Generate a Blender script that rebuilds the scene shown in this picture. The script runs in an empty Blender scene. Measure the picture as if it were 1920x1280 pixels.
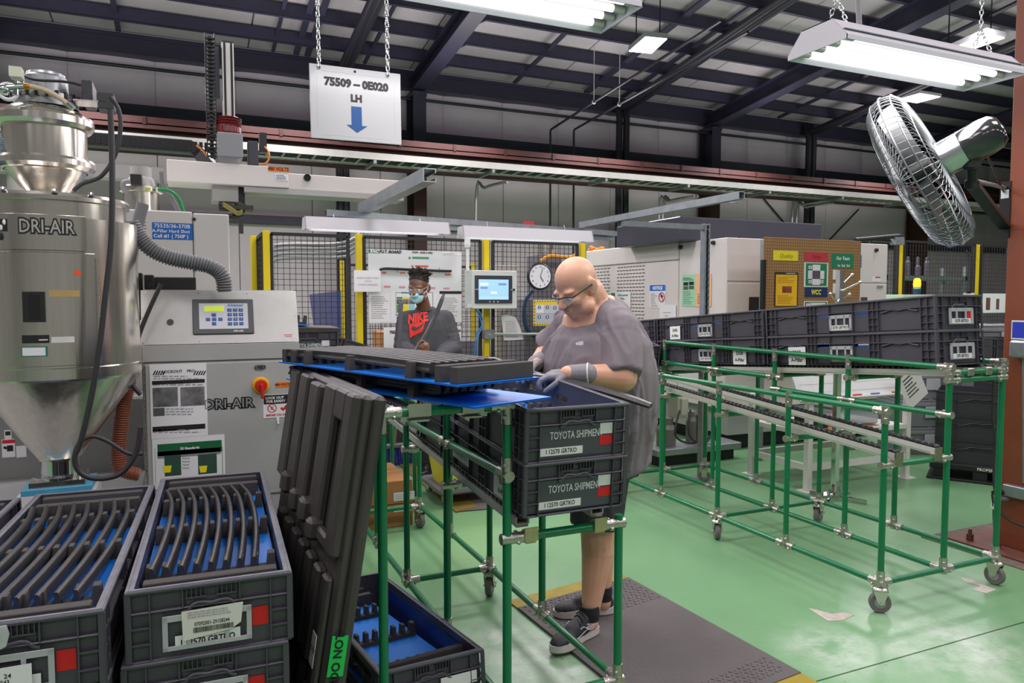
import bpy, math, random
import numpy as np
from mathutils import Vector as V, Matrix, Euler

random.seed(7)
SC = bpy.context.scene
C = SC.collection
PI = math.pi
R = math.radians

# ------------------------------------------------------------------ camera, world, lights, exposure
CAM_H, CAM_F, CAM_YAW, CAM_PIT = 1.5, 1373.44, R(24.036), R(-3.294)
cd = bpy.data.cameras.new('camera')
cam = bpy.data.objects.new('camera', cd)
C.objects.link(cam)
cam.location = (0, 0, CAM_H)
cam.rotation_euler = (PI / 2 + CAM_PIT, 0, -CAM_YAW)
cd.sensor_width = 36
cd.lens = 36 * CAM_F / 1920
cd.clip_start = .05
cd.clip_end = 200
SC.camera = cam

wd = bpy.data.worlds.new('hall')
SC.world = wd
wd.use_nodes = True
wd.node_tree.nodes['Background'].inputs[0].default_value = (.80, .82, .9, 1)
wd.node_tree.nodes['Background'].inputs[1].default_value = .30

SC.view_settings.view_transform = 'Standard'
SC.view_settings.look = 'None'
SC.view_settings.exposure = 0.12
SC.view_settings.gamma = 1
SC.view_settings.use_curve_mapping = False


def area(name, loc, sx, sy, power, color=(1, .97, .93), rot=(0, 0, 0)):
    l = bpy.data.lights.new(name, 'AREA')
    l.shape = 'RECTANGLE'
    l.size, l.size_y = sx, sy
    l.energy = power
    l.color = color
    o = bpy.data.objects.new(name, l)
    o.location = loc
    o.rotation_euler = rot
    C.objects.link(o)
    return o


# rows of high-bay lamps hung through the hall at one height, on a regular grid
for gx in (-4.5, -1.5, 1.5, 4.5, 7.5, 11, 15):
    for gy, pw in ((-2.6, 40), (1.2, 44), (5.2, 58), (9.2, 88), (12, 50)):
        area('high_bay_lamp', (gx, gy, 4.6), 1.5, .8, pw, (1, .935, .985))
        area('roof_fill_light', (gx, gy, 4.75), 1.5, .8, 22, (1, .925, .985), (PI, 0, 0))  # upward fill added to brighten the roof
area('task_lamp', (3.18, 2.475, 2.60), 1.1, .28, 20)
area('task_lamp', (1.16, 2.80, 2.60), 1.1, .28, 8)
area('task_lamp', (1.2, 5.0, 1.94), 1.0, .1, 6)
area('task_lamp', (2.33, 5.0, 1.93), 1.0, .1, 6)

_F = V((math.sin(CAM_YAW) * math.cos(CAM_PIT), math.cos(CAM_YAW) * math.cos(CAM_PIT), math.sin(CAM_PIT)))
_R = V((math.cos(CAM_YAW), -math.sin(CAM_YAW), 0))
_U = _R.cross(_F)


def at(u, v, **k):
    """the point of the place seen at picture point (u, v) on a known plane"""
    d = (u - 960) / CAM_F * _R - (v - 640) / CAM_F * _U + _F
    if 'z' in k:
        t = (k['z'] - CAM_H) / d.z
    elif 'y' in k:
        t = k['y'] / d.y
    else:
        t = k['x'] / d.x
    return V((0, 0, CAM_H)) + d * t


# ------------------------------------------------------------------ materials
def lin(c):
    if isinstance(c, str):
        c = [int(c[i:i + 2], 16) / 255 for i in (0, 2, 4)]
    return tuple(x / 12.92 if x <= .04045 else ((x + .055) / 1.055) ** 2.4 for x in c) + (1,)


MATS = {}


def mat(name, c=None, rough=.5, metal=0, c2=None, scale=6, amt=.5, bump=0, bscale=None, emit=0, trans=0, alpha=1, stretch=None, coat=0, ecol=None, rvar=0):
    if name in MATS:
        return MATS[name]
    m = bpy.data.materials.new(name)
    MATS[name] = m
    m.use_nodes = True
    nt = m.node_tree
    b = nt.nodes['Principled BSDF']
    b.inputs['Base Color'].default_value = lin(c)
    b.inputs['Roughness'].default_value = rough
    b.inputs['Metallic'].default_value = metal
    if trans:
        b.inputs['Transmission Weight'].default_value = trans
        b.inputs['IOR'].default_value = 1.2
    if coat:
        b.inputs['Coat Weight'].default_value = coat
        b.inputs['Coat Roughness'].default_value = .12
    if alpha < 1:
        b.inputs['Alpha'].default_value = alpha
    if emit:
        b.inputs['Emission Color'].default_value = lin(ecol or c)
        b.inputs['Emission Strength'].default_value = emit
    if c2 or bump or rvar:
        tc = nt.nodes.new('ShaderNodeTexCoord')
        mp = nt.nodes.new('ShaderNodeMapping')
        nt.links.new(tc.outputs['Object'], mp.inputs[0])
        if stretch:
            mp.inputs['Scale'].default_value = stretch
        n = nt.nodes.new('ShaderNodeTexNoise')
        n.inputs['Scale'].default_value = scale
        n.inputs['Detail'].default_value = 5
        n.inputs['Roughness'].default_value = .6
        nt.links.new(mp.outputs[0], n.inputs['Vector'])
        if c2:
            r = nt.nodes.new('ShaderNodeValToRGB')
            r.color_ramp.elements[0].position = .5 - amt / 2
            r.color_ramp.elements[1].position = .5 + amt / 2
            r.color_ramp.elements[0].color = lin(c)
            r.color_ramp.elements[1].color = lin(c2)
            nt.links.new(n.outputs['Fac'], r.inputs[0])
            nt.links.new(r.outputs[0], b.inputs['Base Color'])
        if rvar:
            mr = nt.nodes.new('ShaderNodeMapRange')
            mr.inputs[3].default_value = max(.02, rough - rvar)
            mr.inputs[4].default_value = rough + rvar
            nt.links.new(n.outputs['Fac'], mr.inputs[0])
            nt.links.new(mr.outputs[0], b.inputs['Roughness'])
        if bump:
            n2 = nt.nodes.new('ShaderNodeTexNoise')
            n2.inputs['Scale'].default_value = bscale or scale * 4
            n2.inputs['Detail'].default_value = 4
            nt.links.new(mp.outputs[0], n2.inputs['Vector'])
            bp = nt.nodes.new('ShaderNodeBump')
            bp.inputs['Strength'].default_value = bump
            bp.inputs['Distance'].default_value = .01
            nt.links.new(n2.outputs['Fac'], bp.inputs['Height'])
            nt.links.new(bp.outputs[0], b.inputs['Normal'])
    return m


GREEN = mat('green_pipe', '00794a', .32, coat=.3, c2='006a40', scale=3)
ZINC = mat('zinc_joint', 'c9c6bf', .28, .9, c2='a8a49c', scale=60, bump=.25, bscale=120)
GOLDZ = mat('yellow_zinc', 'c4b792', .34, .7, c2='b3a680', scale=40)
ALU = mat('aluminium', 'd2d0ca', .38, .35, c2='c2c1bb', scale=5, stretch=(1, .1, 1))
GALV = mat('galvanised', 'a9b0b3', .42, .7, c2='8f979b', scale=14)
STEEL = mat('stainless', 'e6e1d8', .22, 1, c2='d3cdc2', scale=9, stretch=(6, 6, .25), rvar=.07, bump=.10, bscale=5)
CHROME = mat('chrome', 'd8dadc', .1, 1)
CRATE = mat('crate_plastic', '4c4953', .40, c2='45424b', scale=5, bump=.06, bscale=160)
CRATEIN = mat('crate_inner', '5f6270', .38, c2='565966', scale=4)
BLUE = mat('blue_corrugated', '1583ee', .38, c2='1a78dd', scale=3)
FOAM = mat('black_foam', '4a4644', .85, c2='43403e', scale=30, bump=.25, bscale=300)
TRIMB = mat('black_trim', '3e3c3d', .33, c2='373536', scale=12, bump=.05, bscale=200)
BLACKP = mat('black_plastic', '232224', .4)
BLACKM = mat('black_metal', '1b1b1e', .45, .2)
RUBBER = mat('rubber', '4a4747', .75)
WHEEL = mat('grey_tread', '6f6a68', .6)
WHITEP = mat('white_paper', 'e9e8ea', .6)
PRINT = mat('print_black', '1c1b1d', .6)
GREYP = mat('print_grey', 'a5a4a8', .7)
BLUEP = mat('print_blue', '1565b5', .5)
REDP = mat('print_red', 'cf1f2b', .55)
GREENP = mat('print_green', '12803f', .55)
YELP = mat('print_yellow', 'f3e21d', .55)
ORGP = mat('print_orange', 'f07a1c', .5)
CLEAR = mat('clear_film', 'dfe2e4', .25, alpha=.38)
HOLDER = mat('clear_holder', 'c9cbcf', .3, alpha=.62)
MACH = mat('machine_paint', 'cfccc8', .42, c2='c7c4c0', scale=2)
MACHW = mat('machine_white', 'e0dad5', .45, c2='d6d0cb', scale=1.6)
CABG = mat('cabinet_grey', 'b9b8b6', .38, .15, c2='b0afad', scale=3)
NAVY = mat('navy_steel', '302f42', .45, c2='29283a', scale=4)
REDST = mat('red_oxide', '40201a', .65, c2='371a15', scale=5)
COLR = mat('column_paint', '8f4a32', .45, c2='84422b', scale=2.2)
YEL = mat('yellow_post', 'e9cf1d', .4, c2='dcc010', scale=5)
WIRE = mat('black_wire', '2a292c', .5)
GREYC = mat('grey_conduit', '8d8d90', .45)
CARD = mat('cardboard', 'b07a4d', .8, c2='a6713f', scale=4)


# ------------------------------------------------------------------ mesh builder
class MB:
    def __init__(s):
        s.v, s.f, s.s, s.mi = [], [], [], []
        s.M = None
        s.k = 0

    def add(s, vs, fs, smooth=False):
        o = len(s.v)
        if s.M is not None:
            vs = [s.M @ V(p) for p in vs]
        s.v += [tuple(p) for p in vs]
        for f in fs:
            s.f.append([i + o for i in f])
            s.s.append(smooth)
            s.mi.append(s.k)
        return s

    def box(s, c, d, rot=None, bev=0):
        x, y, z = d[0] / 2, d[1] / 2, d[2] / 2
        c = V(c)
        if bev:
            b = min(bev, x * .9, y * .9, z * .9)
            vs = []
            for sx in (-1, 1):
                for sy in (-1, 1):
                    for sz in (-1, 1):
                        vs += [(sx * (x - b), sy * (y - b), sz * z), (sx * (x - b), sy * y, sz * (z - b)), (sx * x, sy * (y - b), sz * (z - b))]
            I = lambda a, b_, c_, k: ((a * 2 + b_) * 2 + c_) * 3 + k
            fs = []
            for q in (0, 1):
                fl = (lambda L: L) if q else (lambda L: L[::-1])
                fs.append(fl([I(0, 0, q, 0), I(1, 0, q, 0), I(1, 1, q, 0), I(0, 1, q, 0)]))
                fs.append(fl([I(0, q, 0, 1), I(0, q, 1, 1), I(1, q, 1, 1), I(1, q, 0, 1)]))
                fs.append(fl([I(q, 0, 0, 2), I(q, 1, 0, 2), I(q, 1, 1, 2), I(q, 0, 1, 2)]))
            for a in (0, 1):
                for b_ in (0, 1):
                    fs.append([I(a, b_, 0, 1), I(a, b_, 1, 1), I(a, b_, 1, 2), I(a, b_, 0, 2)])
                    fs.append([I(0, a, b_, 0), I(1, a, b_, 0), I(1, a, b_, 1), I(0, a, b_, 1)])
                    fs.append([I(a, 0, b_, 0), I(a, 1, b_, 0), I(a, 1, b_, 2), I(a, 0, b_, 2)])
                    for c_ in (0, 1):
                        fs.append([I(a, b_, c_, 0), I(a, b_, c_, 1), I(a, b_, c_, 2)])
        else:
            vs = [(sx * x, sy * y, sz * z) for sx in (-1, 1) for sy in (-1, 1) for sz in (-1, 1)]
            fs = [(0, 1, 3, 2), (4, 6, 7, 5), (0, 4, 5, 1), (2, 3, 7, 6), (0, 2, 6, 4), (1, 5, 7, 3)]
        m = Euler(rot).to_matrix() if rot is not None and not isinstance(rot, Matrix) else rot
        vs = [(m @ V(p) if m else V(p)) + c for p in vs]
        return s.add(vs, fs)

    def b2(s, x0, x1, y0, y1, z0, z1, bev=0):
        return s.box(((x0 + x1) / 2, (y0 + y1) / 2, (z0 + z1) / 2), (abs(x1 - x0), abs(y1 - y0), abs(z1 - z0)), None, bev)

    def path(s, pts, r, n=10, caps=True, prof=None, up=None, closed=False):
        """sweep a circle (or a closed 2-d profile) along points"""
        pts = [V(p) for p in pts]
        m = len(pts)
        rr = r if isinstance(r, (list, tuple)) else [r] * m
        pr = prof or [(math.cos(2 * PI * i / n), math.sin(2 * PI * i / n)) for i in range(n)]
        n = len(pr)
        T = []
        for i in range(m):
            a = pts[(i - 1) % m if closed else max(i - 1, 0)]
            b = pts[(i + 1) % m if closed else min(i + 1, m - 1)]
            T.append((b - a).normalized())
        N = V(up) if up is not None else (V((0, 0, 1)) if abs(T[0].z) < .9 else V((1, 0, 0)))
        rings = []
        for i in range(m):
            t = T[i]
            if up is not None:
                N = V(up)
            N = (N - t * N.dot(t))
            if N.length < 1e-6:
                N = t.orthogonal()
            N.normalize()
            B = t.cross(N)
            rings.append([pts[i] + (B * p[0] + N * p[1]) * rr[i] for p in pr])
        vs = [p for q in rings for p in q]
        fs = []
        for i in range(m if closed else m - 1):
            a, b = i * n, ((i + 1) % m) * n
            for j in range(n):
                fs.append((a + j, a + (j + 1) % n, b + (j + 1) % n, b + j))
        s.add(vs, fs, prof is None)
        if caps and not closed:
            s.add(rings[0], [list(range(n))[::-1]])
            s.add(rings[-1], [list(range(n))])
        return s

    def tube(s, a, b, r, n=10, r2=None):
        return s.path([a, b], [r, r if r2 is None else r2], n)

    def lathe(s, prof, n=24, c=(0, 0, 0), axis=None, soft=False, a0=0, a1=2 * PI):
        c = V(c)
        q = V((0, 0, 1)).rotation_difference(V(axis)).to_matrix() if axis is not None else Matrix.Identity(3)
        full = abs(a1 - a0 - 2 * PI) < 1e-6
        cnt = n if full else n + 1
        ring = lambda r, z: [q @ V((r * math.cos(a0 + (a1 - a0) * i / n), r * math.sin(a0 + (a1 - a0) * i / n), z)) + c for i in range(cnt)]
        if soft:
            vs = [p for r, z in prof for p in ring(r, z)]
            fs = []
            for k in range(len(prof) - 1):
                for i in range(n):
                    j = (i + 1) % cnt
                    fs.append((k * cnt + i, k * cnt + j, (k + 1) * cnt + j, (k + 1) * cnt + i))
            s.add(vs, fs, True)
        else:
            for (r0, z0), (r1, z1) in zip(prof[:-1], prof[1:]):
                vs = ring(r0, z0) + ring(r1, z1)
                s.add(vs, [(i, (i + 1) % cnt, cnt + (i + 1) % cnt, cnt + i) for i in range(n)], True)
        return s

    def prism(s, poly, h0, h1, plane='xy'):
        """closed polygon extruded; plane tells the axes the polygon lives in"""
        mk = {'xy': lambda p, h: (p[0], p[1], h), 'xz': lambda p, h: (p[0], h, p[1]), 'yz': lambda p, h: (h, p[0], p[1])}[plane]
        n = len(poly)
        vs = [mk(p, h0) for p in poly] + [mk(p, h1) for p in poly]
        fs = [(i, (i + 1) % n, n + (i + 1) % n, n + i) for i in range(n)] + [list(range(n))[::-1], list(range(n, 2 * n))]
        return s.add(vs, fs)

    def ball(s, c, r, nu=14, nv=9, rot=None):
        r = (r, r, r) if not isinstance(r, (tuple, list)) else r
        m = Euler(rot).to_matrix() if rot is not None and not isinstance(rot, Matrix) else rot
        vs, fs = [], []
        for j in range(nv + 1):
            t = PI * j / nv
            for i in range(nu):
                p = V((r[0] * math.sin(t) * math.cos(2 * PI * i / nu), r[1] * math.sin(t) * math.sin(2 * PI * i / nu), -r[2] * math.cos(t)))
                vs.append((m @ p if m else p) + V(c))
        for j in range(nv):
            for i in range(nu):
                fs.append((j * nu + i, j * nu + (i + 1) % nu, (j + 1) * nu + (i + 1) % nu, (j + 1) * nu + i))
        return s.add(vs, fs, True)

    def torus(s, c, Rr, r, axis=(0, 0, 1), n=28, k=8):
        q = V((0, 0, 1)).rotation_difference(V(axis)).to_matrix()
        return s.path([q @ V((Rr * math.cos(2 * PI * i / n), Rr * math.sin(2 * PI * i / n), 0)) + V(c) for i in range(n)], r, k, closed=True)

    def ring_helix(s, pts, r, pitch, wire, n=8):
        """rings strung along a path: the ribs of a flexible hose"""
        pts = [V(p) for p in pts]
        acc = 0
        for a, b in zip(pts[:-1], pts[1:]):
            L = (b - a).length
            while acc < L:
                p = a.lerp(b, acc / L)
                s.torus(p, r, wire, (b - a), 12, 5)
                acc += pitch
            acc -= L
        return s

    def mesh(s, name, m):
        me = bpy.data.meshes.new(name)
        me.from_pydata(s.v, [], s.f)
        for x in (m if isinstance(m, (list, tuple)) else [m]):
            me.materials.append(x)
        me.polygons.foreach_set('use_smooth', s.s)
        me.polygons.foreach_set('material_index', s.mi)
        me.update()
        return me

    def build(s, name, m, parent=None, loc=None, rot=None):
        return obj(name, s.mesh(name, m), parent, loc, rot)


def obj(name, me, parent=None, loc=None, rot=None):
    o = bpy.data.objects.new(name, me)
    C.objects.link(o)
    if parent:
        o.parent = parent
    if loc is not None:
        o.location = loc
    if rot is not None:
        o.rotation_euler = rot
    return o


def tag(o, label=None, cat=None, group=None, kind=None):
    if label:
        o['label'] = label
    if cat:
        o['category'] = cat
    if group:
        o['group'] = group
    if kind:
        o['kind'] = kind
    return o


def thing(name, label, cat, loc=(0, 0, 0), rot=(0, 0, 0), group=None):
    o = bpy.data.objects.new(name, None)
    C.objects.link(o)
    o.location = loc
    o.rotation_euler = rot if isinstance(rot, (tuple, Euler)) else (0, 0, rot)
    return tag(o, label, cat, group)


def struct(o):
    o['kind'] = 'structure'
    return o


def dup(o, loc=None, rot=None, label=None, group=None, parent=None):
    c = o.copy()
    C.objects.link(c)
    if parent:
        c.parent = parent
    if loc is not None:
        c.location = loc
    if rot is not None:
        c.rotation_euler = rot if isinstance(rot, (tuple, Euler)) else (0, 0, rot)
    if label:
        c['label'] = label
    if group:
        c['group'] = group
    for ch in list(o.children):
        dup(ch, parent=c)
    return c


_tc = {}


def text_mesh(t, size, m, bold=0, sx=1, shear=0, align='CENTER', space=1):
    key = (t, size, m.name, bold, sx, shear, align)
    if key in _tc:
        return _tc[key]
    cu = bpy.data.curves.new('lettering', 'FONT')
    cu.body = t
    cu.size = size
    cu.align_x = align
    cu.align_y = 'CENTER'
    cu.offset = bold
    cu.shear = shear
    cu.resolution_u = 2
    cu.space_character = space
    o = bpy.data.objects.new('lettering', cu)
    me = bpy.data.meshes.new_from_object(o)
    bpy.data.objects.remove(o)
    # text stands in the local XZ plane, read from -Y
    for v in me.vertices:
        x, y, z = v.co
        v.co = (x * sx, 0, y)
    me.materials.clear()
    me.materials.append(m)
    _tc[key] = me
    return me


def text(parent, t, x, z, size, m=None, y=-.001, bold=0, sx=1, shear=0, align='CENTER', name='lettering', rot=None):
    o = obj(name, text_mesh(t, size, m or PRINT, bold * size, sx, shear, align), parent, (x, y, z), rot)
    return o


def flat(mb, x0, x1, z0, z1, y=-.0006, t=.0005):
    return mb.b2(x0, x1, y - t, y, z0, z1)


def lines(mb, x0, x1, z0, z1, n, h=.45, seed=0, y=-.0008):
    """rows of print too small to read"""
    rg = random.Random(seed)
    st = (z1 - z0) / n
    for i in range(n):
        zz = z1 - (i + .5) * st
        xx = x0
        end = x0 + (x1 - x0) * rg.uniform(.55, 1)
        while xx < end:
            w = rg.uniform(.04, .12) * (x1 - x0)
            flat(mb, xx, min(xx + w, end), zz - st * h / 2, zz + st * h / 2, y)
            xx += w + .02 * (x1 - x0)
    return mb


def sheet(name, label, cat, loc, rot, w, h, m=None, group=None, t=.0012):
    """a sheet standing in the local XZ plane, origin at its lower left corner"""
    p = thing(name, label, cat, loc, rot, group)
    MB().b2(0, w, -t, 0, 0, h).build('backing', m or WHITEP, p)
    return p


def bez(p0, p1, p2, p3, n=16):
    p0, p1, p2, p3 = map(V, (p0, p1, p2, p3))
    return [(1 - t) ** 3 * p0 + 3 * t * (1 - t) ** 2 * p1 + 3 * t * t * (1 - t) * p2 + t ** 3 * p3 for t in [i / n for i in range(n + 1)]]


def spline(pts, n=6):
    pts = [V(p) for p in pts]
    out = []
    for i in range(len(pts) - 1):
        a, b, c, d = pts[max(i - 1, 0)], pts[i], pts[i + 1], pts[min(i + 2, len(pts) - 1)]
        for k in range(n):
            t = k / n
            out.append(.5 * (2 * b + (c - a) * t + (2 * a - 5 * b + 4 * c - d) * t * t + (3 * b - a - 3 * c + d) * t ** 3))
    return out + [pts[-1]]
# ------------------------------------------------------------------ floor
def floor_mat():
    m = bpy.data.materials.new('green_epoxy')
    m.use_nodes = True
    nt = m.node_tree
    N, L = nt.nodes, nt.links
    b = N['Principled BSDF']
    tc = N.new('ShaderNodeTexCoord')

    def noise(scale, det=4, rough=.6, st=None):
        n = N.new('ShaderNodeTexNoise')
        n.inputs['Scale'].default_value = scale
        n.inputs['Detail'].default_value = det
        n.inputs['Roughness'].default_value = rough
        mp = N.new('ShaderNodeMapping')
        if st:
            mp.inputs['Scale'].default_value = st
        L.new(tc.outputs['Object'], mp.inputs[0])
        L.new(mp.outputs[0], n.inputs['Vector'])
        return n.outputs['Fac']

    def ramp(x, a, b_):
        r = N.new('ShaderNodeMapRange')
        r.inputs[1].default_value, r.inputs[2].default_value = a, b_
        r.clamp = True
        L.new(x, r.inputs[0])
        return r.outputs[0]

    def math_(op, x, y):
        n = N.new('ShaderNodeMath')
        n.operation = op
        for i, q in enumerate((x, y)):
            if isinstance(q, (int, float)):
                n.inputs[i].default_value = q
            else:
                L.new(q, n.inputs[i])
        return n.outputs[0]

    def blend(fac, c1, c2):
        n = N.new('ShaderNodeMixRGB')
        for i, q in ((0, fac), (1, c1), (2, c2)):
            if isinstance(q, tuple):
                n.inputs[i].default_value = q
            else:
                L.new(q, n.inputs[i])
        return n.outputs[0]

    base = blend(ramp(noise(.8, 5), .3, .7), lin('6d9c70'), lin('7aa779'))
    base = blend(math_('MULTIPLY', ramp(noise(14, 6, .7), .55, .75), .25), base, lin('90b58d'))
    # worn patches where the paint has gone milky; those at lower right also paint in lamp reflection
    wsum = None
    for (u, v, r) in ((1010, 1230, .34), (1100, 1272, .26), (930, 1190, .2), (1560, 1215, .3), (1800, 1215, .5), (1240, 1165, .2)):
        p = at(u, v, z=0)
        dn = N.new('ShaderNodeVectorMath')
        dn.operation = 'DISTANCE'
        L.new(tc.outputs['Object'], dn.inputs[0])
        dn.inputs[1].default_value = p
        w = ramp(dn.outputs['Value'], r, r * .25)
        wsum = w if wsum is None else math_('MAXIMUM', wsum, w)
    wear_and_reflection = math_('MULTIPLY', wsum, ramp(noise(5, 7, .7), .38, .62))
    base = blend(math_('MULTIPLY', wear_and_reflection, .75), base, lin('c9d2c6'))
    # scuffs and tyre marks
    sc = math_('MULTIPLY', ramp(noise(3, 2), .5, .62), ramp(noise(9, 6, .75, (1, 3, 1)), .6, .72))
    base = blend(math_('MULTIPLY', sc, .55), base, lin('4c5a4c'))
    sp = ramp(noise(26, 3, .5), .71, .75)
    base = blend(math_('MULTIPLY', sp, .6), base, lin('3c423c'))
    L.new(base, b.inputs['Base Color'])
    rr = N.new('ShaderNodeMapRange')
    rr.inputs[3].default_value, rr.inputs[4].default_value = .2, .42
    L.new(noise(2.2, 6), rr.inputs[0])
    L.new(rr.outputs[0], b.inputs['Roughness'])
    b.inputs['Specular IOR Level'].default_value = .55
    return m


FLOORM = floor_mat()
fl = struct(MB().b2(-8, 26, -6, 15, -.12, -.03).build('floor', mat('joint_dirt', '3f4a3e', .9)))
jy = [-6, 2.07, 6.67, 11.3, 15]
jx = [-8, -2.6, 5.9, 12, 26]
for i in range(4):
    for k in range(4):
        MB().b2(jx[k] + .003, jx[k + 1] - .003, jy[i] + .004, jy[i + 1] - .004, -.03, 0).build('slab', FLOORM, fl)
# torn remains of tape on the floor
for px in ([(1515, 1140), (1532, 1143), (1560, 1151), (1580, 1148), (1602, 1153), (1578, 1163), (1552, 1164), (1535, 1153)],
           [(1800, 1083), (1822, 1086), (1834, 1093), (1868, 1105), (1850, 1112), (1822, 1106), (1838, 1099), (1812, 1092)]):
    pts = [at(u, v, z=0) for u, v in px]
    o = MB().prism([(p.x, p.y) for p in pts], .0002, .0015).build('tape_remnant', mat('tape_residue', 'cfc6bb', .7, c2='a79d93', scale=30))
    o['label'] = 'torn pale tape remnant on the green floor ' + ('in front of the nearest rack caster' if px[0][0] < 1600 else 'below the far right rack caster')
    o['category'] = 'tape'

# ------------------------------------------------------------------ back wall
YW = 14.5
VINYL = mat('vinyl_insulation', 'd8ccd8', .33, c2='c8bcc9', scale=1.3, bump=1.0, bscale=3.2)
LINER = mat('wall_liner', 'd0c4c9', .55, c2='c5b9bf', scale=.8)
wb = struct(MB().b2(-8, 26, YW + .06, YW + .2, 0, 6.6).build('wall_back', LINER))
wl = 1.33
for i in range(25):
    x = -7.7 + i * wl
    o = MB().box((0, 0, 0), (wl - .012, .06, 4.5), None, .008)
    if i == 0:
        lm = o.mesh('panel', LINER)
        vm = MB()
        n = 9
        vs, fs = [], []
        for a in range(n + 1):
            for b in range(n + 1):
                u_, w_ = a / n, b / n
                bul = .05 * math.sin(PI * u_) ** .5 * (.3 + abs(math.sin(2 * PI * w_)) ** .6)
                vs.append(((u_ - .5) * (wl - .01), -bul, (w_ - .5) * 1.62))
        for a in range(n):
            for b in range(n):
                fs.append((a * (n + 1) + b, (a + 1) * (n + 1) + b, (a + 1) * (n + 1) + b + 1, a * (n + 1) + b + 1))
        vm.add(vs, fs, True)
        vm = vm.mesh('insulation_panel', VINYL)
    obj('panel', lm, wb, (x, YW + .03, 2.25))
    obj('insulation_panel', vm, wb, (x, YW + .05, 5.2))
tag(MB().b2(-8, 26, YW - .2, YW, 4.62, 4.80).b2(-8, 26, YW - .2, YW - .18, 4.80, 4.84).build('trim_1', NAVY), kind='structure')
tag(MB().b2(-8, 26, YW - .16, YW, 2.90, 3.05).build('trim_2', NAVY), kind='structure')
tag(MB().b2(-8, 26, YW - .26, YW + .06, 5.66, 5.92).build('trim_3', NAVY), kind='structure')

struct(MB().b2(-8, 26, -6.1, -6, 0, 9).build('wall_front', mat('wall_far', 'b9b4b6', .7, c2='8d8a8d', scale=.7)))
struct(MB().b2(-8.1, -8, -6, YW, 0, 9).build('wall_left', MATS['wall_far']))
struct(MB().b2(26, 26.1, -6, YW, 0, 9).build('wall_right', MATS['wall_far']))

# ------------------------------------------------------------------ roof
RS = .13
roof_z = lambda y: 5.98 + RS * (YW - y)
ROOFM = mat('roof_insulation', 'a9a3a6', .7, c2='9c9699', scale=1.2, bump=.25, bscale=2)
ce = struct(MB().add([(-8, YW, roof_z(YW) + .12), (26, YW, roof_z(YW) + .12), (26, -6, roof_z(-6) + .12), (-8, -6, roof_z(-6) + .12)], [(0, 1, 2, 3)]).build('ceiling', ROOFM))
pitch = .9
rows = [14.3 - pitch * i for i in range(22)]
ang = -math.atan(RS)
pm = MB().box((0, 0, 0), (3.0, pitch * 1.006, .04), None, .012).mesh('panel', ROOFM)
for y in rows[:14]:
    for k in range(11):
        yc = y - pitch / 2
        obj('panel', pm, ce, (-6.4 + 3.02 * k, yc, roof_z(yc) + .05), (ang, 0, 0))
pu = MB().b2(-8, 26, -.035, -.025, -.21, 0).b2(-8, 26, -.035, .045, -.21, -.198).b2(-8, 26, .037, .045, -.198, -.18).b2(-8, 26, -.035, .03, -.01, 0).mesh('purlin', NAVY)
pr_ = thing('trim_4', None, None)
struct(pr_)
for y in rows[:16]:
    obj('purlin', pu, pr_, (0, y, roof_z(y)))
for x, w in ((1.55, .03), (1.95, .05), (2.15, .05), (3.2, .03), (6.3, .04), (8.0, .07), (8.9, .05), (13.4, .05), (15.6, .08), (20, .05), (-.9, .04)):
    y0, y1 = 14.0, 3.0
    MB().path([(x, y0, roof_z(y0) - .1), (x, y1, roof_z(y1) - .1)], 1, prof=[(-w, -.02), (w, -.02), (w, .02), (-w, .02)]).build('sag_strap', NAVY, pr_)

# portal frames: tapered rafters on columns
for i, x in enumerate((-2.95, 4.25, 11.45, 18.65)):
    cz = 4.0
    col = thing('trim_%d' % (5 + i), None, None, (x, 0, 0))
    struct(col)
    for nm, z0, z1, m in (('column_foot', 0, cz, REDST), ('column_head', cz, 5.5, NAVY)):
        MB().b2(-.13, .13, 13.92, 13.94, z0, z1).b2(-.01, .01, 13.94, 14.38, z0, z1).b2(-.13, .13, 14.38, 14.4, z0, z1).build(nm, m, col)
    rb = lambda y: 5.5 + .115 * (14.4 - y)
    mb = MB()
    ya, yb = 14.4, -3
    rt = lambda y: roof_z(y) - .22
    mb.add([(-.01, ya, rb(ya)), (-.01, yb, rb(yb)), (-.01, yb, rt(yb)), (-.01, ya, rt(ya)), (.01, ya, rb(ya)), (.01, yb, rb(yb)), (.01, yb, rt(yb)), (.01, ya, rt(ya))],
           [(0, 1, 2, 3), (7, 6, 5, 4)])
    for f in (rb, rt):
        mb.add([(sx * .14, y, f(y) + dz) for y in (ya, yb) for sx in (-1, 1) for dz in (0, .02)], [(0, 2, 6, 4), (1, 5, 7, 3), (0, 4, 5, 1), (2, 3, 7, 6)])
    mb.b2(-.14, .14, 13.9, 14.4, 5.44, 5.52)
    mb.build('rafter', NAVY, col)
    for y in (13.4, 12.5, 11.6):
        MB().tube((.02, y, rb(y) + .1), (.5, y, rt(y) + .05), .025, 6).build('fly_brace', NAVY, col)

# ------------------------------------------------------------------ crane runway, cable tray, wall pipes
cr = thing('crane_runway_beam', 'rust red steel runway beam running along the back wall above the cable tray', 'beam', (0, 12.8, 0))
MB().b2(-8, 26, -.14, .14, 4.12, 4.16).b2(-8, 26, -.01, .01, 3.80, 4.12).b2(-8, 26, -.13, .13, 3.76, 3.80).build('beam', REDST, cr)
MB().b2(-8, 26, -.17, .17, 4.16, 4.18).b2(-8, 26, -.17, -.155, 4.10, 4.28).b2(-8, 26, .155, .17, 4.10, 4.28).build('cap_channel', mat('red_oxide_light', '55302a', .65, c2='482620', scale=4), cr)
rcm = MB().box((0, 0, 0), (.05, .02, .12)).mesh('clip', REDST)
for i in range(34):
    obj('clip', rcm, cr, (-7.5 + i, -.18, 4.22))

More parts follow.
